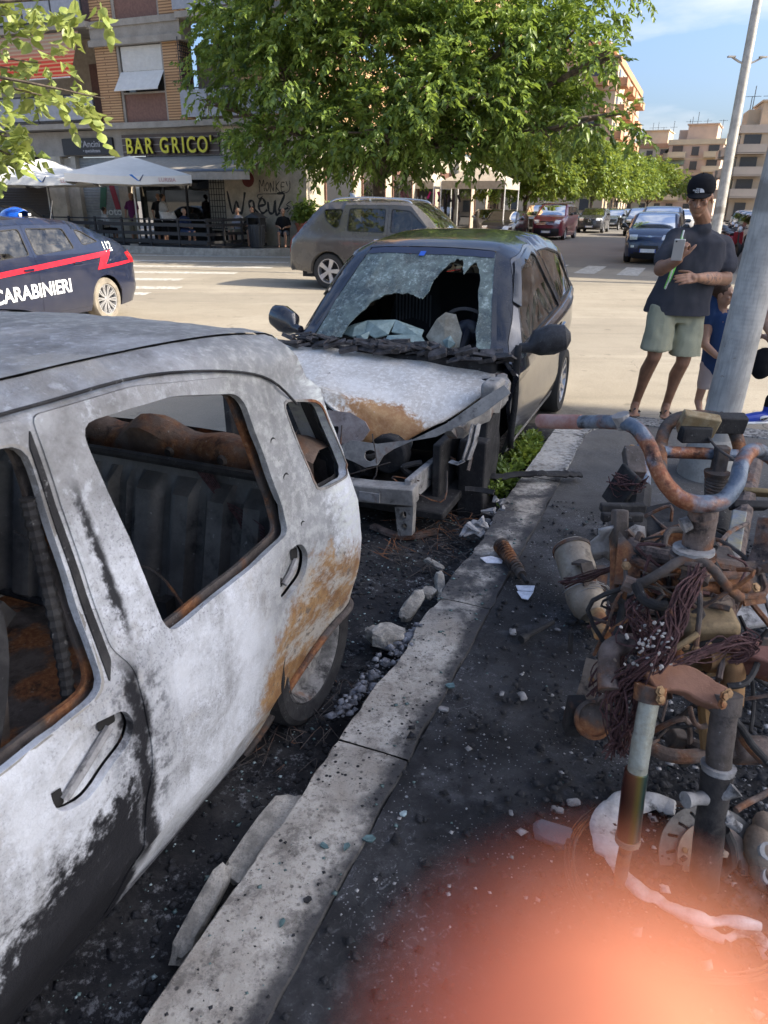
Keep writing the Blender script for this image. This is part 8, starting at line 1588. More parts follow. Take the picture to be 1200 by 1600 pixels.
mb = MB(); [limb(mb, [bpv+V((dx*.7, 0, .0)), V((bpv.x+dx*.75, bpv.y-.01, .36)), V((bpv.x+dx*.78, bpv.y-.01, .22))], [.076, .070, .068], 14) for dx in (-.07, .07)]; remesh_obj(mb, 'shorts', m_cloth('pale_pink_cotton', (.52, .44, .41)), boy, .010, 5, cuts=[((0, 0, .19), (0, 0, -1))])
mb = MB(); BM = Matrix.Rotation(radians(62), 4, 'Z') @ Matrix.Rotation(radians(10), 4, 'X'); mb.sph(bh+BM.to_3x3() @ V((0, .026, .036)), (.073, .084, .082), 18, 0, BM); remesh_obj(mb, 'hair', HAIRB, boy, .007, 2, lambda p: .003*fbm(p.x*60, p.y*60, p.z*60, 2))
# --- the person cut off by the right edge
tp = V((3.107, 5.500, 0.000)); t3 = thing('person', 'person in purple top, black shorts and blue and white high sneakers at the right edge', 'person', tp); sk = MB()
def t_(p): return V(p)-tp
th = V((.10, .12, .92)); limb(sk, [th+V((-.08, 0, 0)), V((.0, .05, .50)), V((-.02, .05, .12))], [.085, .058, .042]); limb(sk, [th+V((.10, 0, 0)), V((.22, .10, .50)), V((.22, .14, .12))], [.085, .058, .042]); limb(sk, [th, th+V((0, 0, .45)), th+V((.02, 0, .60))], [.13, .14, .07]); head(sk, th+V((.03, -.01, .72)), Matrix.Rotation(radians(-50), 4, 'Z'), .95)
sh3 = th+V((-.17, -.02, .45)); e3 = t_((2.893, 5.550, 0.802)); w3 = t_((2.929, 5.420, 0.689)); limb(sk, [sh3, e3, w3], [.055, .044, .032]); hand(sk, w3, (.6, -.3, -.6), (-.6, -.6, .2), (0, -.6, .6), (.6,)*4, .95)
remesh_obj(sk, 'body', SK2, t3, .007, 4)
mb = MB(); limb(mb, [th+V((0, 0, .06)), th+V((0, 0, .28)), th+V((0, 0, .44))], [.165, .160, .155], 18); limb(mb, [sh3, sh3.lerp(e3, .75)], [.08, .078], 14); limb(mb, [sh3, th+V((.17, 0, .45))], [.075, .075]); remesh_obj(mb, 'purple_top', m_cloth('purple_jersey', (.085, .022, .075)), t3, .012, 5, lambda p: .009*fbm(p.x*7, p.y*7, p.z*5, 3))
mb = MB(); limb(mb, [th+V((-.08, 0, .06)), V((-.0, .06, .62)), V((-.01, .06, .46))], [.13, .11, .108], 16); limb(mb, [th+V((.10, 0, .06)), V((.21, .10, .62)), V((.22, .10, .46))], [.13, .11, .108], 16); remesh_obj(mb, 'shorts', m_cloth('black_mesh_short', (.012, .012, .013)), t3, .012, 5, cuts=[((0, 0, .39), (0, 0, -1))]); mb = MB()
for z, m2 in ((.40, M_REDVINYL),): mb.lathe([(.112, z-.01), (.114, z), (.112, z+.012)], 20, Matrix.Translation((-.01, .06, .02))); mb.build('white_hem', M_WHITE, t3); MB().lathe([(.113, .385), (.115, .392), (.113, .399)], 20, Matrix.Translation((-.01, .06, .02))).build('red_hem', m_cloth('maroon_hem', (.25, .02, .05)), t3)
SB = std('blue_leather', (.02, .06, .42), .4); 
def sneaker(px_, py_, rz):
    M = Matrix.Translation((px_, py_, 0)) @ Matrix.Rotation(rz, 4, 'Z'); mb = MB(); mb.ell([V((.10, 0, .016)), V((.03, 0, .016)), V((-.08, 0, .016)), V((-.17, 0, .016)), V((-.205, 0, .018))], [(.034, .016), (.044, .017), (.048, .017), (.042, .016), (.02, .013)], 14, up=(0, 0, 1)); mb.xf(M); so = mb.build('sole', M_WHITE, t3)
    mb = MB(); limb(mb, [V((.065, 0, .06)), V((-.05, 0, .055)), V((-.15, 0, .045))], [.042, .044, .036]); limb(mb, [V((.05, 0, .06)), V((.05, 0, .135))], [.044, .046]); mb.xf(M); up_ = remesh_obj(mb, 'sneaker', SB, t3, .008, 4); mb = MB(); mb.sph((-.165, 0, .048), (.034, .034, .026), 12); mb.sph((.005, -.040, .056), (.05, .010, .022), 12); mb.xf(M); mb.build('white_panel', M_WHITE, up_)
    mb = MB().tube(smooth_path([V((.035, -.051, .070)), V((-.01, -.053, .046)), V((-.035, -.052, .050)), V((.04, -.051, .066))], 4), .004, 5); mb.xf(M); mb.build('side_swoosh', M_INK, up_); mb = MB(); limb(mb, [V((.05, 0, .14)), V((.05, 0, .20))], [.044, .043]); mb.xf(M); mb.build('black_sock', CAPM, t3)
sneaker(-.08, .05, radians(8)); sneaker(.20, .12, radians(20))
mb = MB(); c0 = t_((2.911, 5.500, 0.492)); mb.sph(c0, (.09, .07, .13), 14); remesh_obj(mb, 'black_bag', m_cloth('black_nylon', (.010, .010, .012)), t3, .012, 4, lambda p: .012*fbm(p.x*9, p.y*9, p.z*9, 2))
# --- people at the bar, small in the picture
def barperson(label, n, s, rz, top, bottom, sit=False, hair=HAIR, z0=.0, skin=SK2, sc=1.0, extra=None):
    r = thing('person', label, 'person', NS(n, s, z0), SANG-pi/2+radians(rz)); r.scale = (sc, sc, sc); sk = MB(); hz = .50 if sit else .93; y0 = 0
    for e in (-1, 1):
        if sit: P = [V((e*.10, .05, hz)), V((e*.12, -.38, hz+.02)), V((e*.12, -.36, .10)), V((e*.12, -.46, .05))]
        else: P = [V((e*.10, 0, hz)), V((e*.11, -.02, .50)), V((e*.11, .02, .08)), V((e*.12, -.12, .04))]
        limb(sk, P, [.085, .058, .042, .03]); sh = V((e*.18, 0, hz+.50)); el = V((e*.25, -.06, hz+.24)); wr_ = V((e*.12, -.28, hz+.22)) if sit else V((e*.22, -.16, hz+.02)); limb(sk, [sh, el, wr_], [.052, .042, .032]); hand(sk, wr_, (-e*.5, -.7, -.2), (0, -.3, 1), (-e*.3, .3, .8), (.3,)*4, .95)
    limb(sk, [V((0, 0, hz)), V((0, 0, hz+.46)), V((0, -.01, hz+.60))], [.13, .14, .06]); head(sk, (0, -.02, hz+.74), rotm('X', 8), 1.0); remesh_obj(sk, 'body', skin, r, .012, 3)
    mb = MB(); limb(mb, [V((0, 0, hz+.02)), V((0, 0, hz+.26)), V((0, 0, hz+.46))], [.160, .165, .160], 14)
    for e in (-1, 1): limb(mb, [V((e*.16, 0, hz+.49)), V((e*.23, -.04, hz+.32))], [.078, .074])
    limb(mb, [V((-.15, 0, hz+.5)), V((.15, 0, hz+.5))], [.075, .075]); remesh_obj(mb, 'shirt', m_cloth('shirt_cloth', top), r, .016, 4, lambda p: .008*fbm(p.x*7, p.y*7, p.z*5, 2))
    mb = MB()
    for e in (-1, 1):
        P = [V((e*.10, .05, hz)), V((e*.12, -.34, hz+.02))] if sit else [V((e*.10, 0, hz)), V((e*.11, -.01, .48))]
        limb(mb, P, [.115, .085])
    limb(mb, [V((-.06, 0, hz+.03)), V((.06, 0, hz+.03))], [.14, .14]); remesh_obj(mb, 'trousers', m_cloth('trouser_cloth', bottom), r, .016, 4); mb = MB().sph((0, .012, hz+.775), (.083, .098, .085), 14); mb.build('hair', hair, r)
    return r
WHT, NVY, BLK, PUR, KHK, BLU = (.55, .54, .52), (.02, .03, .07), (.018, .018, .02), (.12, .03, .10), (.25, .23, .17), (.06, .09, .18); GRY = std('grey_hair', (.30, .28, .26), .8)
barperson('standing man in a purple printed t-shirt behind the bar fence', -21.3, 24.6, 10, PUR, KHK, sc=1.06); barperson('standing person in a white t-shirt with back turned by the parasol pole', -20.0, 24.9, 150, WHT, BLK, sc=1.04); barperson('person in dark clothes standing left of the white t-shirt', -20.45, 25.2, 40, BLK, BLK, sc=1.05)
barperson('seated person in a white and grey shirt at the left of the terrace', -22.4, 24.2, 160, WHT, BLK, True, z0=.0, hair=HAIR); rd = barperson('seated man in dark blue cap and trousers reading a newspaper behind the fence', -18.35, 24.0, 75, NVY, BLU, True, GRY)
barperson('seated man in a light shirt with crossed legs on the bench by the graffiti', -17.05, 25.7, -15, (.38, .38, .42), KHK, True, GRY, sc=1.02); barperson('seated bald man in a black sleeveless top on the bench by the graffiti', -16.35, 25.6, 25, BLK, (.3, .24, .19), True, SK2, sc=1.04); barperson('seated person in black beside the litter bin under the graffiti', -14.9, 25.5, 20, BLK, (.07, .09, .13), True, HAIRB, sc=1.02)

# ---------------------------------------------------------------- street furniture and rubbish
def m_galv():
    k = NM('galvanised_steel'); x, y, z = k.xyz(); n = k.noise(5, 6, .65); f = k.noise(60, 3, .6, k.mapv(sc=(1, 1, .12)))
    c = k.mix(k.sm(n, .32, .68), (.35, .335, .31), (.53, .51, .47)); c = k.mix(k.ma('MULTIPLY', k.sm(f, .45, .65), .35), c, (.24, .235, .225)); c = k.mix(k.ma('MULTIPLY', k.sm(k.noise(9, 7, .75), .62, .70), .8), c, (.16, .10, .07))
    b = k.ma('MULTIPLY', k.ma('SUBTRACT', 1, k.sm(k.ma('ABSOLUTE', k.ma('ADD', z, k.ma('MULTIPLY', n, -.10))), .0, 1)), 0.0)
    band = k.ma('MULTIPLY', k.ma('SUBTRACT', 1, k.sm(k.ma('ABSOLUTE', k.ma('SUBTRACT', k.ma('ADD', z, k.ma('MULTIPLY', k.ma('SUBTRACT', n, .5), .18)), 1.66)), .05, .10)), .6); c = k.mix(band, c, (.14, .12, .10))
    rib = k.ma('SINE', k.ma('MULTIPLY', z, 260)); rm = k.ma('MULTIPLY', k.sm(z, .5, .9), k.ma('SUBTRACT', 1, k.sm(z, 1.5, 1.7)))
    return k.fin(k.bsdf(c, .62, .25, k.bump(k.ma('ADD', k.ma('MULTIPLY', k.ma('MULTIPLY', rib, rm), .12), n), .3, .006), spec=.4))
M_GALV = m_galv()
pb = V((2.12, 4.38, 0)); pole = MB().lathe([(.108, -.02), (.107, .3), (.103, 1.2), (.099, 2.2), (.096, 3.4), (.088, 6.5), (.075, 9.5)], 40).build('steel_pole', M_GALV); pole.location = pb; pole.rotation_euler = (0, radians(2.3), 0); tag(pole, 'thick grey galvanised pole standing behind the burnt scooter at the kerb', 'pole')
MB().lathe([(.19, -.03), (.185, .10), (.15, .20), (.12, .24), (.107, .245)], 30).build('base_collar', M_KERBFAR, pole); mb = MB(); [mb.lathe([(0, .012), (.012, .012), (.018, 0)], 8, Matrix.Rotation(a, 4, 'Z') @ Matrix.Translation((0, -.108, .42)) @ rotm('X', 90)) for a in (0.4, -.5)]; mb.build('bolt', M_CHARRUST, pole)
lp0 = V((7.702, 17.909, 1.346)); lamp = thing('lamp_post', 'tall slim grey lamp post with small forked arms rising behind the capped man', 'lamp post', V((lp0.x, lp0.y, ROAD)))
MB().lathe([(.13, 0), (.12, 1.5), (.10, 4), (.075, 8), (.06, 12)], 20).build('post', M_GALV, lamp); 
for e in (1, -1): MB().tube([V((0, 0, 4.55)), V((e*.16, 0, 4.60)), V((e*.32, 0, 4.68))], .022, 6).box((e*.34, 0, 4.69), (.16, .08, .03)).build('arm', M_GALV, lamp)
MB().tube([V((0, 0, 11.9)), V((-.8, 0, 12.2)), V((-1.6, 0, 12.2))], .04, 8).box((-1.7, 0, 12.2), (.6, .25, .1)).build('lamp_head', M_GALV, lamp)
# parasols
def parasol(label, n, s, deg, h, ap, half, tilt=0):
    r = thing('parasol', label, 'parasol', NS(n, s, 0), SANG-pi/2+radians(deg), 'white cafe parasols'); mb = MB(); rows = []; C_ = [(-1, -1), (1, -1), (1, 1), (-1, 1)]; K = 8
    ring = []
    for i in range(4):
        a, b = V(C_[i]), V(C_[(i+1) % 4]); ring += [a.lerp(b, j/K) for j in range(K)]
    for i in range(8):
        t = i/7; row = []
        for j, p in enumerate(ring):
            q = (j % K)/K; sag = -.07*sin(pi*q)*t-.05*sin(pi*t)*(.4+.6*sin(pi*q)); row.append(V((p.x*half*t*.999+.001*p.x, p.y*half*t*.999, ap-(ap-h)*t**1.08+sag)))
        rows.append(row)
    mb.grid(rows, wrap=True); cv = mb.build('canopy', M_CANVAS, r, ang=25)
    mb = MB(); top_ = rows[-1]; mb.grid([top_, [p*1.0+V((0, 0, -.26+.015*sin(j*2.4))) for j, p in enumerate(top_)]], wrap=True); vl = mb.build('valance', M_CANVAS, cv, ang=25)
    for i, p in enumerate(C_): MB().tube([V((0, 0, ap-.06)), V((p[0]*half*.97, p[1]*half*.97, h-.05))], .014, 5).build('rib', M_WHITE, r)
    MB().tube([V((0, 0, .1)), V((.0, 0, ap-.02))], .030, 10).build('pole', M_WHITE, r); MB().box((0, 0, .05), (.7, .7, .10)).build('base', M_CONC, r, bev=.02)
    for i in range(4):
        a, b = V(C_[i])*half, V(C_[(i+1) % 4])*half; d = (b-a).normalized(); out = V((d.y, -d.x)); M0 = lambda u: basis(V((a.x+d.x*u+out.x*.012, a.y+d.y*u+out.y*.012, h-.22)), V((d.x, d.y, 0)), V((0, 0, 1)), V((out.x, out.y, 0)))
        L = (b-a).length; tx = text_mesh('LURISIA', .17, 'lettering', std('faded_pink_print', (.50, .30, .30), .8), vl, M0(L*.80), .002, .002)
        MB().grid([[V((0, .20, 0)), V((.10, .21, 0))], [V((.28, .0, 0)), V((.33, .0, 0))]]).build('blue_swoosh', std('blue_print', (.02, .16, .50), .7), vl, M=M0(L*.50)); MB().grid([[V((.30, .0, 0)), V((.36, .0, 0))], [V((.46, .21, 0)), V((.49, .21, 0))]]).build('dark_swoosh', std('dark_print', (.03, .05, .12), .7), vl, M=M0(L*.50))
    return r
parasol('white square cafe parasol in front of the bar letters, right of the two whole ones', -20.0, 23.3, 38, 2.45, 3.12, 2.1); parasol('white square cafe parasol left of the bar letters, sagging behind the police car', -24.6, 23.6, 34, 2.42, 3.10, 2.1); parasol('white cafe parasol at the left edge, mostly hidden by lime leaves', -28.9, 24.3, 34, 2.4, 3.05, 2.1)
# terrace fence
fe = thing('terrace_fence', 'low black timber fence round the bar terrace', 'fence', NS(-20, 22.9, 0), SANG-pi/2)
for i in range(8):
    x = -5.6+1.3*i; MB().box((x, 0, .52), (.07, .07, 1.04)).build('post', M_IRON, fe)
    if i < 7:
        for z, hh in ((.98, .05), (.80, .12), (.50, .12), (.22, .12)): MB().box((x+.65, 0, z), (1.23, .035, hh)).build('plank', M_IRON, fe)
for i in range(3):
    y = .9+1.2*i; MB().box((3.55, y, .52), (.07, .07, 1.04)).build('post', M_IRON, fe)
    for z in (.98, .80, .50, .22): MB().box((3.55, y-.58, z), (.035, 1.1, .10)).build('plank', M_IRON, fe)
dk = MB().box((0, 0, 0), (9.4, 3.6, .10)).build('terrace_deck', M_DARKIN); dk.location = NS(-21, 24.8, .05); dk.rotation_euler = (0, 0, SANG-pi/2); tag(dk, 'dark timber terrace deck under the parasols', 'deck')
def table(label, n, s):
    r = thing('cafe_table', label, 'table', NS(n, s, .1)); MB().lathe([(0, .70), (.34, .70), (.35, .715), (.34, .73), (0, .73)], 24).build('table_top', M_IRON, r); MB().lathe([(.22, 0), (.2, .03), (.03, .05), (.025, .70)], 16).build('pedestal', M_IRON, r)
def chair(label, n, s, rz, g=None):
    r = thing('cafe_chair', label, 'chair', NS(n, s, .0), SANG-pi/2+radians(rz), g); MB().box((0, 0, .45), (.44, .44, .03)).build('seat', M_IRON, r, bev=.01); MB().box((0, .21, .70), (.42, .03, .36)).build('backrest', M_IRON, r, bev=.01)
    for x in (-.19, .19):
        for y in (-.19, .20): MB().tube([V((x, y, 0)), V((x, y, .88 if y > 0 else .45))], .014, 6).build('leg', M_IRON, r)
table('round black cafe table beside the newspaper reader', -18.9, 23.7); table('round black cafe table near the left parasol pole', -22.0, 23.6)
for n, s, rz, l in ((-18.35, 24.0, 75, 'dark chair under the newspaper reader'), (-22.4, 24.2, 160, 'dark chair under the person in white and grey at the left of the terrace'), (-14.9, 25.5, 20, 'dark chair under the seated person in black beside the bin')): chair(l, n, s, rz)
bn = thing('bench', 'dark metal bench under the two men by the graffiti', 'bench', NS(-16.7, 25.75, 0), SANG-pi/2); MB().box((0, 0, .44), (1.5, .42, .05)).build('seat', M_IRON, bn); MB().box((0, .22, .70), (1.5, .04, .35)).build('backrest', M_IRON, bn); [MB().box((x, 0, .21), (.06, .40, .42)).build('leg', M_IRON, bn) for x in (-.65, .65)]
mb = MB(); rows = [[V((x, .03*sin(x*9), z+.10*abs(x))) for z in (-.18, .18)] for x in np.linspace(-.34, .34, 9)]; mb.grid(rows); o = mb.build('newspaper', std('newsprint', (.56, .55, .52), .9, var=.3, sc=30), solid=.006); o.location = NS(-18.75, 23.6, 1.08); o.rotation_euler = (radians(-35), 0, SANG-pi/2+radians(75)); tag(o, 'open newspaper held by the man in dark blue on the terrace', 'newspaper')
# litter bin with slatted sides and a little roof
bi = thing('litter_bin', 'dark slatted cast iron litter bin with a pitched lid by the bar kerb', 'litter bin', NS(-15.6, 24.7, 0), SANG-pi/2); mb = MB(); mb.lathe([(.24, .06), (.31, .80), (.30, .82), (.20, .78)], 24).lathe([(.20, 0), (.25, .03), (.25, .08), (.22, .10)], 24).build('drum', std('bin_iron', (.05, .05, .052), .5), bi)
for i in range(16): a = 2*pi*i/16; MB().bar((.255*cos(a), .255*sin(a), .10), (.318*cos(a), .318*sin(a), .78), .045, .02).build('slat', std('bin_slat', (.075, .075, .08), .5) if i == 0 else bpy.data.materials['bin_slat'], bi)
MB().box((-.26, 0, .93), (.06, .40, .24)).box((.26, 0, .93), (.06, .40, .24)).build('lid_support', M_IRON, bi); MB().add([V((-.36, -.30, 1.05)), V((.36, -.30, 1.05)), V((.36, .30, 1.05)), V((-.36, .30, 1.05)), V((0, -.26, 1.24)), V((0, .26, 1.24))], [(0, 1, 4), (1, 2, 5, 4), (2, 3, 5), (3, 0, 4, 5), (3, 2, 1, 0)]).build('lid', M_IRON, bi, bev=.015)
def planter(label, n, s, seed):
    r = thing('planter', label, 'planter', NS(n, s, 0)); MB().lathe([(.05, .0), (.06, .22), (.26, .24), (.33, .78), (.37, .80), (.37, .88), (.32, .88), (.30, .80)], 24).build('pot', M_TERRA, r); v, f = leaf_cloud([(V((0, 0, 1.15)), (.42, .42, .32)), (V((.1, -.1, 1.3)), (.3, .3, .2))], 150, .16, .045, 8, .3, seed, .3, .9); o = link('foliage', np_mesh('foliage', v, f, M_LEAF1), r); o['kind'] = 'stuff'
planter('terracotta planter with a green shrub just left of the SUV', -13.95, 25.3, 3) if False else None
planter('terracotta planter with green shrub standing by the marble wall, left one of two', -14.25, 26.0, 3); planter('terracotta planter with green shrub half hidden by the SUV', -13.35, 26.9, 8)
# market canopy beyond the SUV
stl = thing('market_canopy', 'pale market canopy with clothes hanging under it beyond the SUV', 'canopy', NS(-12.6, 40, 0), SANG-pi/2)
for x0, w in ((-2.4, 3.2), (1.3, 3.4)):
    MB().add([V((x0-w/2, -1.5, 2.7)), V((x0+w/2, -1.5, 2.7)), V((x0+w/2, 1.5, 2.7)), V((x0-w/2, 1.5, 2.7)), V((x0, 0, 3.6))], [(0, 1, 4), (1, 2, 4), (2, 3, 4), (3, 0, 4)]).build('canvas_roof', std('sand_canvas', (.40, .36, .29), .85), stl); mb = MB(); mb.grid([[V((x0-w/2, -1.5, 2.7)), V((x0+w/2, -1.5, 2.7)), V((x0+w/2, 1.5, 2.7))], [V((x0-w/2, -1.52, 2.32)), V((x0+w/2+.02, -1.52, 2.32)), V((x0+w/2+.02, 1.5, 2.32))]]).build('valance', bpy.data.materials['sand_canvas'], stl); [MB().tube([V((x0+sx*w/2, sy*1.5, 0)), V((x0+sx*w/2, sy*1.5, 2.7))], .03, 6).build('post', M_WHITE, stl) for sx in (-1, 1) for sy in (-1, 1)]
text_mesh('MENABREA', .26, 'lettering', M_INK, stl, basis(V((-2.5, -1.56, 2.42)), V((1, 0, 0)), V((0, 0, 1)), V((0, -1, 0))), .004, .004)
def garment(label, n, s, z, col):
    mb = MB(); mb.ell([V((0, 0, -.75)), V((0, 0, -.3)), V((0, 0, -.05)), V((0, 0, .02))], [(.24, .06), (.20, .06), (.22, .05), (.05, .03)], 12).tube([V((-.2, 0, -.06)), V((-.33, 0, -.4))], .06, 8).tube([V((.2, 0, -.06)), V((.33, 0, -.4))], .06, 8); o = mb.build('hanging_garment', m_cloth('garment', col)); o.location = NS(n, s, z); tag(o, label, 'clothing', 'clothes hanging at the market canopy')
for i, (n, z, c_, l) in enumerate(((-13.5, 2.25, (.45, .04, .20), 'bright pink garment hanging under the canopy'), (-14.2, 2.0, (.4, .4, .42), 'pale grey garment hanging left of the pink one'), (-14.6, 2.0, (.25, .25, .27), 'grey garment hanging second to the left of the pink one'), (-12.9, 2.1, (.03, .03, .04), 'black garment hanging just right of the pink one'), (-12.4, 2.1, (.05, .04, .05), 'dark garment hanging farthest right under the canopy'))): garment(l, n, 38.9, z, c_)
# ---------------------------------------------------------------- rubbish from the fire
rr = random.Random(21)
def rock(c, d, seed, mat, name, label=None, cat=None, group=None, rot=(0, 0, 0), parent=None):
    d = V(d); mb = MB(); rows = []; S_ = 14; R = 9
    for i in range(R+1):
        a = pi*i/R-pi/2; row = []
        for j in range(S_):
            u = V((cos(a)*cos(2*pi*j/S_), cos(a)*sin(2*pi*j/S_), sin(a))); m = max(abs(u.x), abs(u.y), abs(u.z)); u = u/m*(.72+.28*m); u *= 1+.16*fbm(u.x*1.7+seed, u.y*1.7, u.z*1.7, 3)+.07*fbm(u.x*6, u.y*6+seed, u.z*6, 2); row.append(V((u.x*d.x, u.y*d.y, u.z*d.z)))
        rows.append(row)
    mb.grid(rows, wrap=True); o = mb.build(name, mat, parent, ang=28); o.location = V(c); o.rotation_euler = [radians(q) for q in rot]
    if label: tag(o, label, cat or 'stone', group)
    return o
SA = degrees(SANG)
GB = 'broken kerb fragments in the gutter'
rock(V((-0.331, 1.493, -0.070)), (.155, .045, .030), 1, M_STONE, 'kerb_fragment', 'long pale kerb fragment leaning in the gutter beside the sill of the silver wreck', 'stone', GB, (6, -4, SA-3)); rock(V((-0.454, 1.259, -0.070)), (.125, .026, .030), 2, M_STONE, 'kerb_fragment', 'narrow dark-edged kerb splinter lying nearest the camera in the gutter', 'stone', GB, (14, -10, SA+4))
rock(V((0.026, 2.495, -0.050)), (.085, .07, .040), 3, M_STONE, 'kerb_fragment', 'biggest cream kerb chunk beside the rear wheel of the silver wreck', 'stone', GB, (8, 12, SA+20)); rock(V((0.130, 2.749, -0.050)), (.085, .032, .028), 4, M_STONE, 'kerb_fragment', 'upright pinkish kerb flake just beyond the biggest chunk', 'stone', GB, (25, -20, SA-10))
rock(V((-0.022, 2.550, -0.070)), (.05, .035, .03), 5, M_STONE, 'kerb_fragment', 'small grey lump tucked against the biggest kerb chunk', 'stone', GB, (0, 0, 30)); rock(V((0.270, 2.956, -0.060)), (.085, .022, .02), 6, M_STONE, 'kerb_fragment', 'thin curved kerb flake standing at the black gutter edge', 'stone', GB, (20, -16, SA+25)); rock(V((0.210, 2.879, -0.060)), (.05, .03, .02), 7, M_STONE, 'kerb_fragment', 'middle-sized flake at the foot of the thin curved one', 'stone', GB, (10, 10, SA)); rock(V((0.288, 2.813, -0.040)), (.06, .035, .03), 9, M_STONE, 'kerb_fragment', 'blocky fragment touching the broken kerb edge past the thin flake', 'stone', GB, (0, 0, SA+10)); rock(V((0.258, 3.204, -0.080)), (.07, .018, .014), 12, M_STONE, 'kerb_fragment', 'pale strip of kerb lying farthest out in the soot', 'stone', GB, (0, 0, SA+60))
rb = random.Random(6); mb = MB()
for i in range(26): t = rb.random(); p = V((0.490, 3.476, -0.030)).lerp(V((0.736, 3.921, -0.030)), t)+V((rb.gauss(0, .03), rb.gauss(0, .02), rb.gauss(0, .012))); mb.ell([p, p+V((rb.uniform(-.05, .05), rb.uniform(-.05, .05), .02)), p+V((rb.uniform(-.08, .08), rb.uniform(-.06, .06), .0))], [(.02, .012), (.026, .014), (.008, .006)], 6)
o = mb.build('crumpled_ash_foil', M_ASH, ang=20); tag(o, 'crumpled grey ash and foil heap at the kerb beside the burnt car nose', 'rubble', kind='stuff')
# cinders, glass dust, ash flecks scattered on soot
def scatter(name, label, cat, mat, N_, fpos, smin, smax, flat=.5, seed=1):
    R = np.random.default_rng(seed); V_ = []; F_ = []; base = np.array([[1, 0, 0], [.1, 1, .1], [-1, .1, 0], [0, -1, -.1], [.1, 0, .8], [0, .1, -.8]]); fc = np.array([[0, 1, 4], [1, 2, 4], [2, 3, 4], [3, 0, 4], [1, 0, 5], [2, 1, 5], [3, 2, 5], [0, 3, 5]])
    for i in range(N_):
        p = fpos(R); s_ = smin+(smax-smin)*R.random()**3; a = R.random()*6.28; b = base*(1+.4*R.normal(size=(6, 3))*.7)*s_; b[:, 2] *= flat; ca, sa = cos(a), sin(a); b = b @ np.array([[ca, sa, 0], [-sa, ca, 0], [0, 0, 1]]); F_.append(fc+6*i); V_.append(b+np.array(p))
    o = link(name, np_mesh(name, np.concatenate(V_), np.concatenate(F_), mat)); return tag(o, label, cat, kind='stuff')
def pav(R): n = R.uniform(-.56, 2.0); s_ = .4+R.random()**1.1*3.6; return tuple(NS(n, s_, .002))
def gut(R): n = R.uniform(-1.6, -.86); s_ = R.uniform(.3, 4.2); return tuple(NS(n, s_, ROAD+.003))
def moto_(R): p = R.normal(size=2); return tuple(NS(.34+.30*p[0], 2.0+.60*p[1], .006+.012*R.random()))
def kerbp(R): return tuple(NS(R.uniform(-.82, -.585), R.uniform(.3, 3.8), .008))
scatter('crumbled_kerb', 'crumbled blue-grey kerb chips spilling at the broken kerb edge', 'rubble', std('blue_grey_chips', (.21, .215, .235), .9, var=.5, sc=40, bump=.6), 230, lambda R: tuple((lambda t: V((-0.143, 2.002, -0.060)).lerp(V((0.161, 2.525, -0.040)), t)+V((R.normal()*.022-.012, R.normal()*.018, abs(R.normal())*.02)))(R.random())), .003, .030, .7, 9)
scatter('cinders', 'black cinders strewn over the charred pavement', 'cinders', M_CINDER, 5200, pav, .002, .016, .8, 1); scatter('gutter_cinders', 'black cinders and grit in the gutter', 'cinders', M_CINDER, 2600, gut, .003, .020, .8, 2); scatter('burnt_heap', 'thick black burnt litter heaped under the scooter', 'cinders', M_CINDER, 3600, moto_, .004, .020, .7, 3)
M_GLCH = std('green_glass_chip', (.10, .15, .145), .15, var=.5, sc=40); M_GLCHP = std('pale_glass_chip', (.34, .42, .42), .2, var=.4, sc=40)
scatter('ash_flecks', 'white ash flecks scattered over the soot', 'ash', M_ASH, 1500, pav, .0012, .007, .6, 4); scatter('scooter_ash', 'pale ash and melted metal flakes under the scooter', 'ash', M_ASH, 420, moto_, .003, .020, .4, 5); scatter('glass_chips', 'dull green safety glass chips along the kerb', 'glass', M_GLCH, 1100, lambda R: pav(R) if R.random() < .4 else (kerbp(R) if R.random() < .25 else gut(R)), .002, .011, .5, 6); scatter('kerb_cinders', 'black crumbs lying on the pale kerb', 'cinders', M_CINDER, 520, kerbp, .001, .006, .5, 7); scatter('pale_glass_chips', 'pale glass crumbs in the gutter by the wreck', 'glass', M_GLCHP, 500, gut, .002, .009, .5, 8)
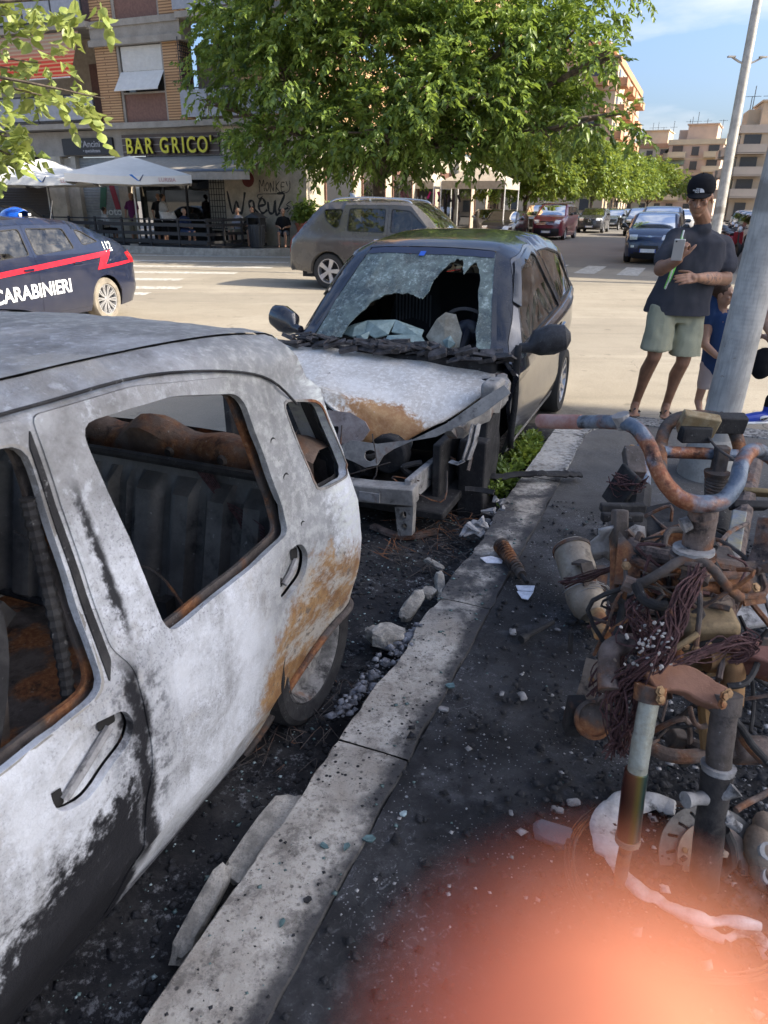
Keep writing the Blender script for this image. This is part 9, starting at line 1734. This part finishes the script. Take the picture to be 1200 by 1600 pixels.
# larger glass plates and flakes one can pick out
GS = 'glass and flakes on the kerb and soot'
def shard(u, v, size, mat, label, cat='glass shard', z=.008, seed=0, k=6, th=.004, tilt=6):
    r_ = random.Random(seed); P = [(size*r_.uniform(.6, 1.15)*cos(2*pi*i/k), size*.7*r_.uniform(.6, 1.15)*sin(2*pi*i/k)) for i in range(k)]; o = MB().prism(P, th).build('shard', mat, ang=20); o.rotation_euler = (radians(r_.uniform(-tilt, tilt)), radians(r_.uniform(-tilt, tilt)), r_.random()*6); tag(o, label, cat, GS); return o
def put(o, p, z=.008): o.location = V(p)+V((0, 0, z)); return o
M_TEAL = std('teal_glass', (.085, .14, .14), .2, var=.4, sc=30)
put(shard(0, 0, .016, M_TEAL, 'teal glass plate on the near kerb, left of a pair of plates', seed=1), (-0.153, 1.397, 0.000)); put(shard(0, 0, .014, M_TEAL, 'teal glass plate on the near kerb, right of a pair of plates', seed=2), (-0.092, 1.394, 0.000)); put(shard(0, 0, .016, M_CINDER, 'black curled flake on the near kerb above a glass plate', seed=3), (-0.179, 1.235, 0.000)); put(shard(0, 0, .013, M_TEAL, 'single teal glass plate on the kerb below the black curled flake', seed=4), (-0.235, 1.174, 0.000)); put(shard(0, 0, .022, M_TEAL, 'large teal glass plate at the inner edge of the kerb mid-way', seed=5), (0.247, 2.098, 0.000)); put(shard(0, 0, .020, M_TEAL, 'cluster piece of teal glass on the soot beside the near kerb', seed=6), (-0.030, 1.420, 0.000)); put(shard(0, 0, .018, M_GLCHP, 'pale green glass plate on the soot beyond the teal cluster', seed=7), (0.064, 1.508, -0.000))
FOIL = std('white_foil', (.60, .61, .66), .3, .3, var=.2, sc=30)
for pts, lab in ((((0.469, 3.069, 0.030), (0.520, 3.079, 0.035), (0.582, 3.073, 0.020), (0.573, 3.052, 0.010), (0.499, 3.053, 0.010)), 'bright bluish foil scrap beside the fallen coil spring'), (((0.600, 2.818, 0.020), (0.680, 2.790, 0.035), (0.670, 2.764, 0.020), (0.607, 2.789, 0.010)), 'white folded foil scrap at the foot of the spring, upper leaf'), (((0.598, 2.775, 0.015), (0.669, 2.759, 0.020), (0.637, 2.709, 0.010), (0.611, 2.721, 0.010)), 'white folded foil scrap at the foot of the spring, lower leaf')):
    Q = [V(p) for p in pts]; c0 = sum(Q, V())/len(Q); n = len(Q); mb = MB().add([q-c0 for q in Q]+[q-c0-V((0, 0, .003)) for q in Q], [tuple(range(n)), tuple(range(2*n-1, n-1, -1))]+[(i, n+i, n+(i+1) % n, (i+1) % n) for i in range(n)]); o = mb.build('foil_scrap', FOIL, ang=0); o.location = c0; tag(o, lab, 'foil')
# fallen suspension spring
a, b = V((0.579, 3.182, 0.050)), V((0.632, 2.925, 0.035)); cs = thing('coil_spring', 'scorched suspension spring with its rod lying on the kerb edge', 'spring', a); d = (b-a); L = d.length; d.normalize(); x = d.orthogonal().normalized(); y = d.cross(x); mb = MB(); mb.tube([d*L*i/160+(x*cos(i*.47)+y*sin(i*.47))*.036*(1-.35*i/160) for i in range(161)], .0068, 6); mb.build('coil', M_CHARRUST, cs); MB().tube([V(), d*L, d*(L+.03)], [.022, .016, .010], 10).tube([d*(L+.02), d*(L+.10)], .010, 8).build('damper_rod', M_CHAR, cs); MB().tube([d*(L+.0), d*(L+.035)], .024, 10).build('rubber_stop', M_CHARRUST, cs)
a, b = V((0.574, 2.409, 0.015)), V((0.705, 2.513, 0.020)); MBo = MB().tube([V(), (b-a)*.9, (b-a)], [.011, .011, .009], 10).tube([V(), (a-b)*.18], .018, 10).build('burnt_bolt', M_CHAR); MBo.location = a; tag(MBo, 'long charred bolt lying on the soot with a pale ash blob at its head', 'bolt')
for (u, v), sz, lab in (((805,985), .022, 'pale melted blob at the head of the charred bolt'), ((822,1085), .022, 'silvery melted lump on the soot, right of two near the horn'), ((790,1082), .013, 'small round silvery lump left of the melted one'), ((866,1082), .012, 'small pale pebble of melted metal nearest the horn bracket'), ((875,980), .012, 'thin pale chip on the soot by the silencer pipe'), ((700,1108), .018, 'grey flat flake on the inner kerb edge'), ((742,1135), .016, 'dark oval lump stuck on the soot near the kerb'), ((873,1300), .055, 'bluish crust of melted plastic on the near soot'), ((905,1250), .02, 'pale flake of ash near the scooter fork, upper one'), ((880,1262), .018, 'pale flake of ash near the scooter fork, lower one'), ((808,1268), .010, 'tiny white chip alone on the near soot')):
    p = V(((0, 0, 0))); q = ({(805, 985): (0.529, 2.456, 0.000), (822, 1085): (0.497, 2.046, 0.000), (790, 1082): (0.426, 2.058, 0.000), (866, 1082): (0.598, 2.055, 0.000), (875, 980): (0.716, 2.477, 0.000), (700, 1108): (0.213, 1.971, 0.000), (742, 1135): (0.295, 1.881, 0.000), (873, 1300): (0.474, 1.446, 0.000), (905, 1250): (0.560, 1.560, 0.000), (880, 1262): (0.507, 1.532, 0.000), (808, 1268): (0.372, 1.520, 0.000)})[(u, v)]; rock(V(q)+V((0, 0, .006)), (sz, sz*.6, sz*.3), u, M_CHAR if 'dark' in lab else (std('bluish_crust', (.10, .11, .13), .7, bump=.6) if 'bluish' in lab else M_PALEALU), 'melted_lump', lab, 'lump', None, (0, 0, u))
# melted bumper skin trailing over the kerb, weeds, singed grass
P = smooth_path([V(p) for p in ((0.641, 4.152, 0.040), (0.803, 4.166, 0.050), (0.963, 4.169, 0.060), (1.129, 4.191, 0.050), (1.242, 4.230, 0.030))], 6); mb = MB(); mb.ell(wob(P, .012), [(.040+.004*sin(i*.5), .016+.003*sin(i*.8)) for i in range(len(P))], 10, up=(0, 0, 1)); o = mb.build('melted_bumper', M_CHAR, ang=40); tag(o, 'black melted bumper skin draped across the kerb in front of the car door', 'bumper')
for (n0, s0, k_, lab) in ((-.93, 4.95, 90, 'green weeds growing in the gutter under the car sill'), (-.95, 4.30, 40, 'singed weeds at the gutter below the melted bumper')):
    v, f = leaf_cloud([(V((0, 0, .04)), (.07, .30, .06))], k_*3, .045, .013, 6, -.5, 3, .07, 1); o = link('gutter_weeds', np_mesh('gutter_weeds', v, f, M_LEAF2 if k_ > 50 else M_LEAF1)); o.location = NS(n0, s0, ROAD+.02); o.rotation_euler = (0, 0, SANG-pi/2); tag(o, lab, 'weeds', kind='stuff')
mb = MB()
for i in range(70):
    p = NS(rr.uniform(-1.3, -.9), rr.uniform(3.0, 3.9), ROAD+.02); mb.tube(smooth_path([p, p+V((rr.uniform(-.1, .1), rr.uniform(-.1, .1), .05)), p+V((rr.uniform(-.2, .2), rr.uniform(-.2, .2), .01))], 3), .0018, 4, caps=False)
o = mb.build('rusty_wire_tangle', M_CHARRUST, ang=0); tag(o, 'tangle of rusty tyre wire in the gutter under the burnt car nose', 'wire', kind='stuff')
mb = MB()
for i in range(40):
    p = NS(rr.uniform(-1.15, -.92), rr.uniform(1.5, 2.1), ROAD+.02); mb.tube(smooth_path([p, p+V((rr.uniform(-.06, .06), rr.uniform(-.06, .06), .03)), p+V((rr.uniform(-.12, .12), rr.uniform(-.12, .12), .0))], 3), .0015, 4, caps=False)
o = mb.build('wheel_wire_tangle', M_CHARRUST, ang=0); tag(o, 'fine rusty wire tangle by the rear wheel of the silver wreck', 'wire', kind='stuff')
# ---------------------------------------------------------------- the photographer's hand: one fingertip strays in front of the lens
def m_lit_skin():
    k = NM('fingertip_skin'); n = k.noise(400, 3); c = k.mix(n, (.62, .235, .13), (.68, .29, .17)); p = k.bsdf(c, .6, spec=.2); t = k.nd('BsdfTranslucent', {'Color': (.80, .30, .17)}).outputs[0]; return k.fin(k.nd('MixShader', {0: .35, 1: p, 2: t}).outputs[0])
ph_ = thing('photographer_hand', 'out of focus pink fingertip of the photographer at the bottom right of the picture', 'hand', (0.00400, 0.00720, 1.58521))
hb_ = MB(); fw = V((0.00400, 0.00720, 1.58521)); z3 = lambda q: V(q)-fw
limb(hb_, [V((0, 0, 0)), z3((0.00484, 0.00598, 1.57738)), z3((0.00713, 0.00168, 1.55622)), z3((0.00913, -0.00992, 1.52201))], [.0040, .0048, .0068, .0095], 16); w_ = z3((0.00913, -0.00992, 1.52201)); pd = V((.25, -.50, -.62)).normalized(); rt_ = V((.9, .1, .2)).normalized(); nn_ = pd.cross(rt_)
limb(hb_, [w_, w_+pd*.05, w_+pd*.09], [.012, .024, .026], 14); limb(hb_, [w_+rt_*.02+pd*.03, w_+rt_*.045+pd*.075, w_+pd*.12+rt_*.02], [.018, .022, .03], 14)
for k in range(3):
    p0 = w_+rt_*(.022+.019*k)+pd*.02; q0 = p0+V((.014, .006, -.018)); q1 = q0+V((-.002, -.016, -.020)); q2 = q1+V((-.006, -.018, -.004)); limb(hb_, [p0, q0, q1, q2], [.0095, .009, .0085, .0075], 12)
t0 = w_+pd*.07-rt_*.02; limb(hb_, [t0, t0-rt_*.03+V((0, .01, .0)), t0-rt_*.045+V((0, .03, .01)), t0-rt_*.05+V((0, .05, .018))], [.016, .013, .0115, .009], 12)
limb(hb_, [w_+pd*.09, w_+pd*.16, w_+pd*.30, w_+pd*.42], [.027, .026, .034, .040], 16)
remesh_obj(hb_, 'hand', m_lit_skin(), ph_, .0009, 3)
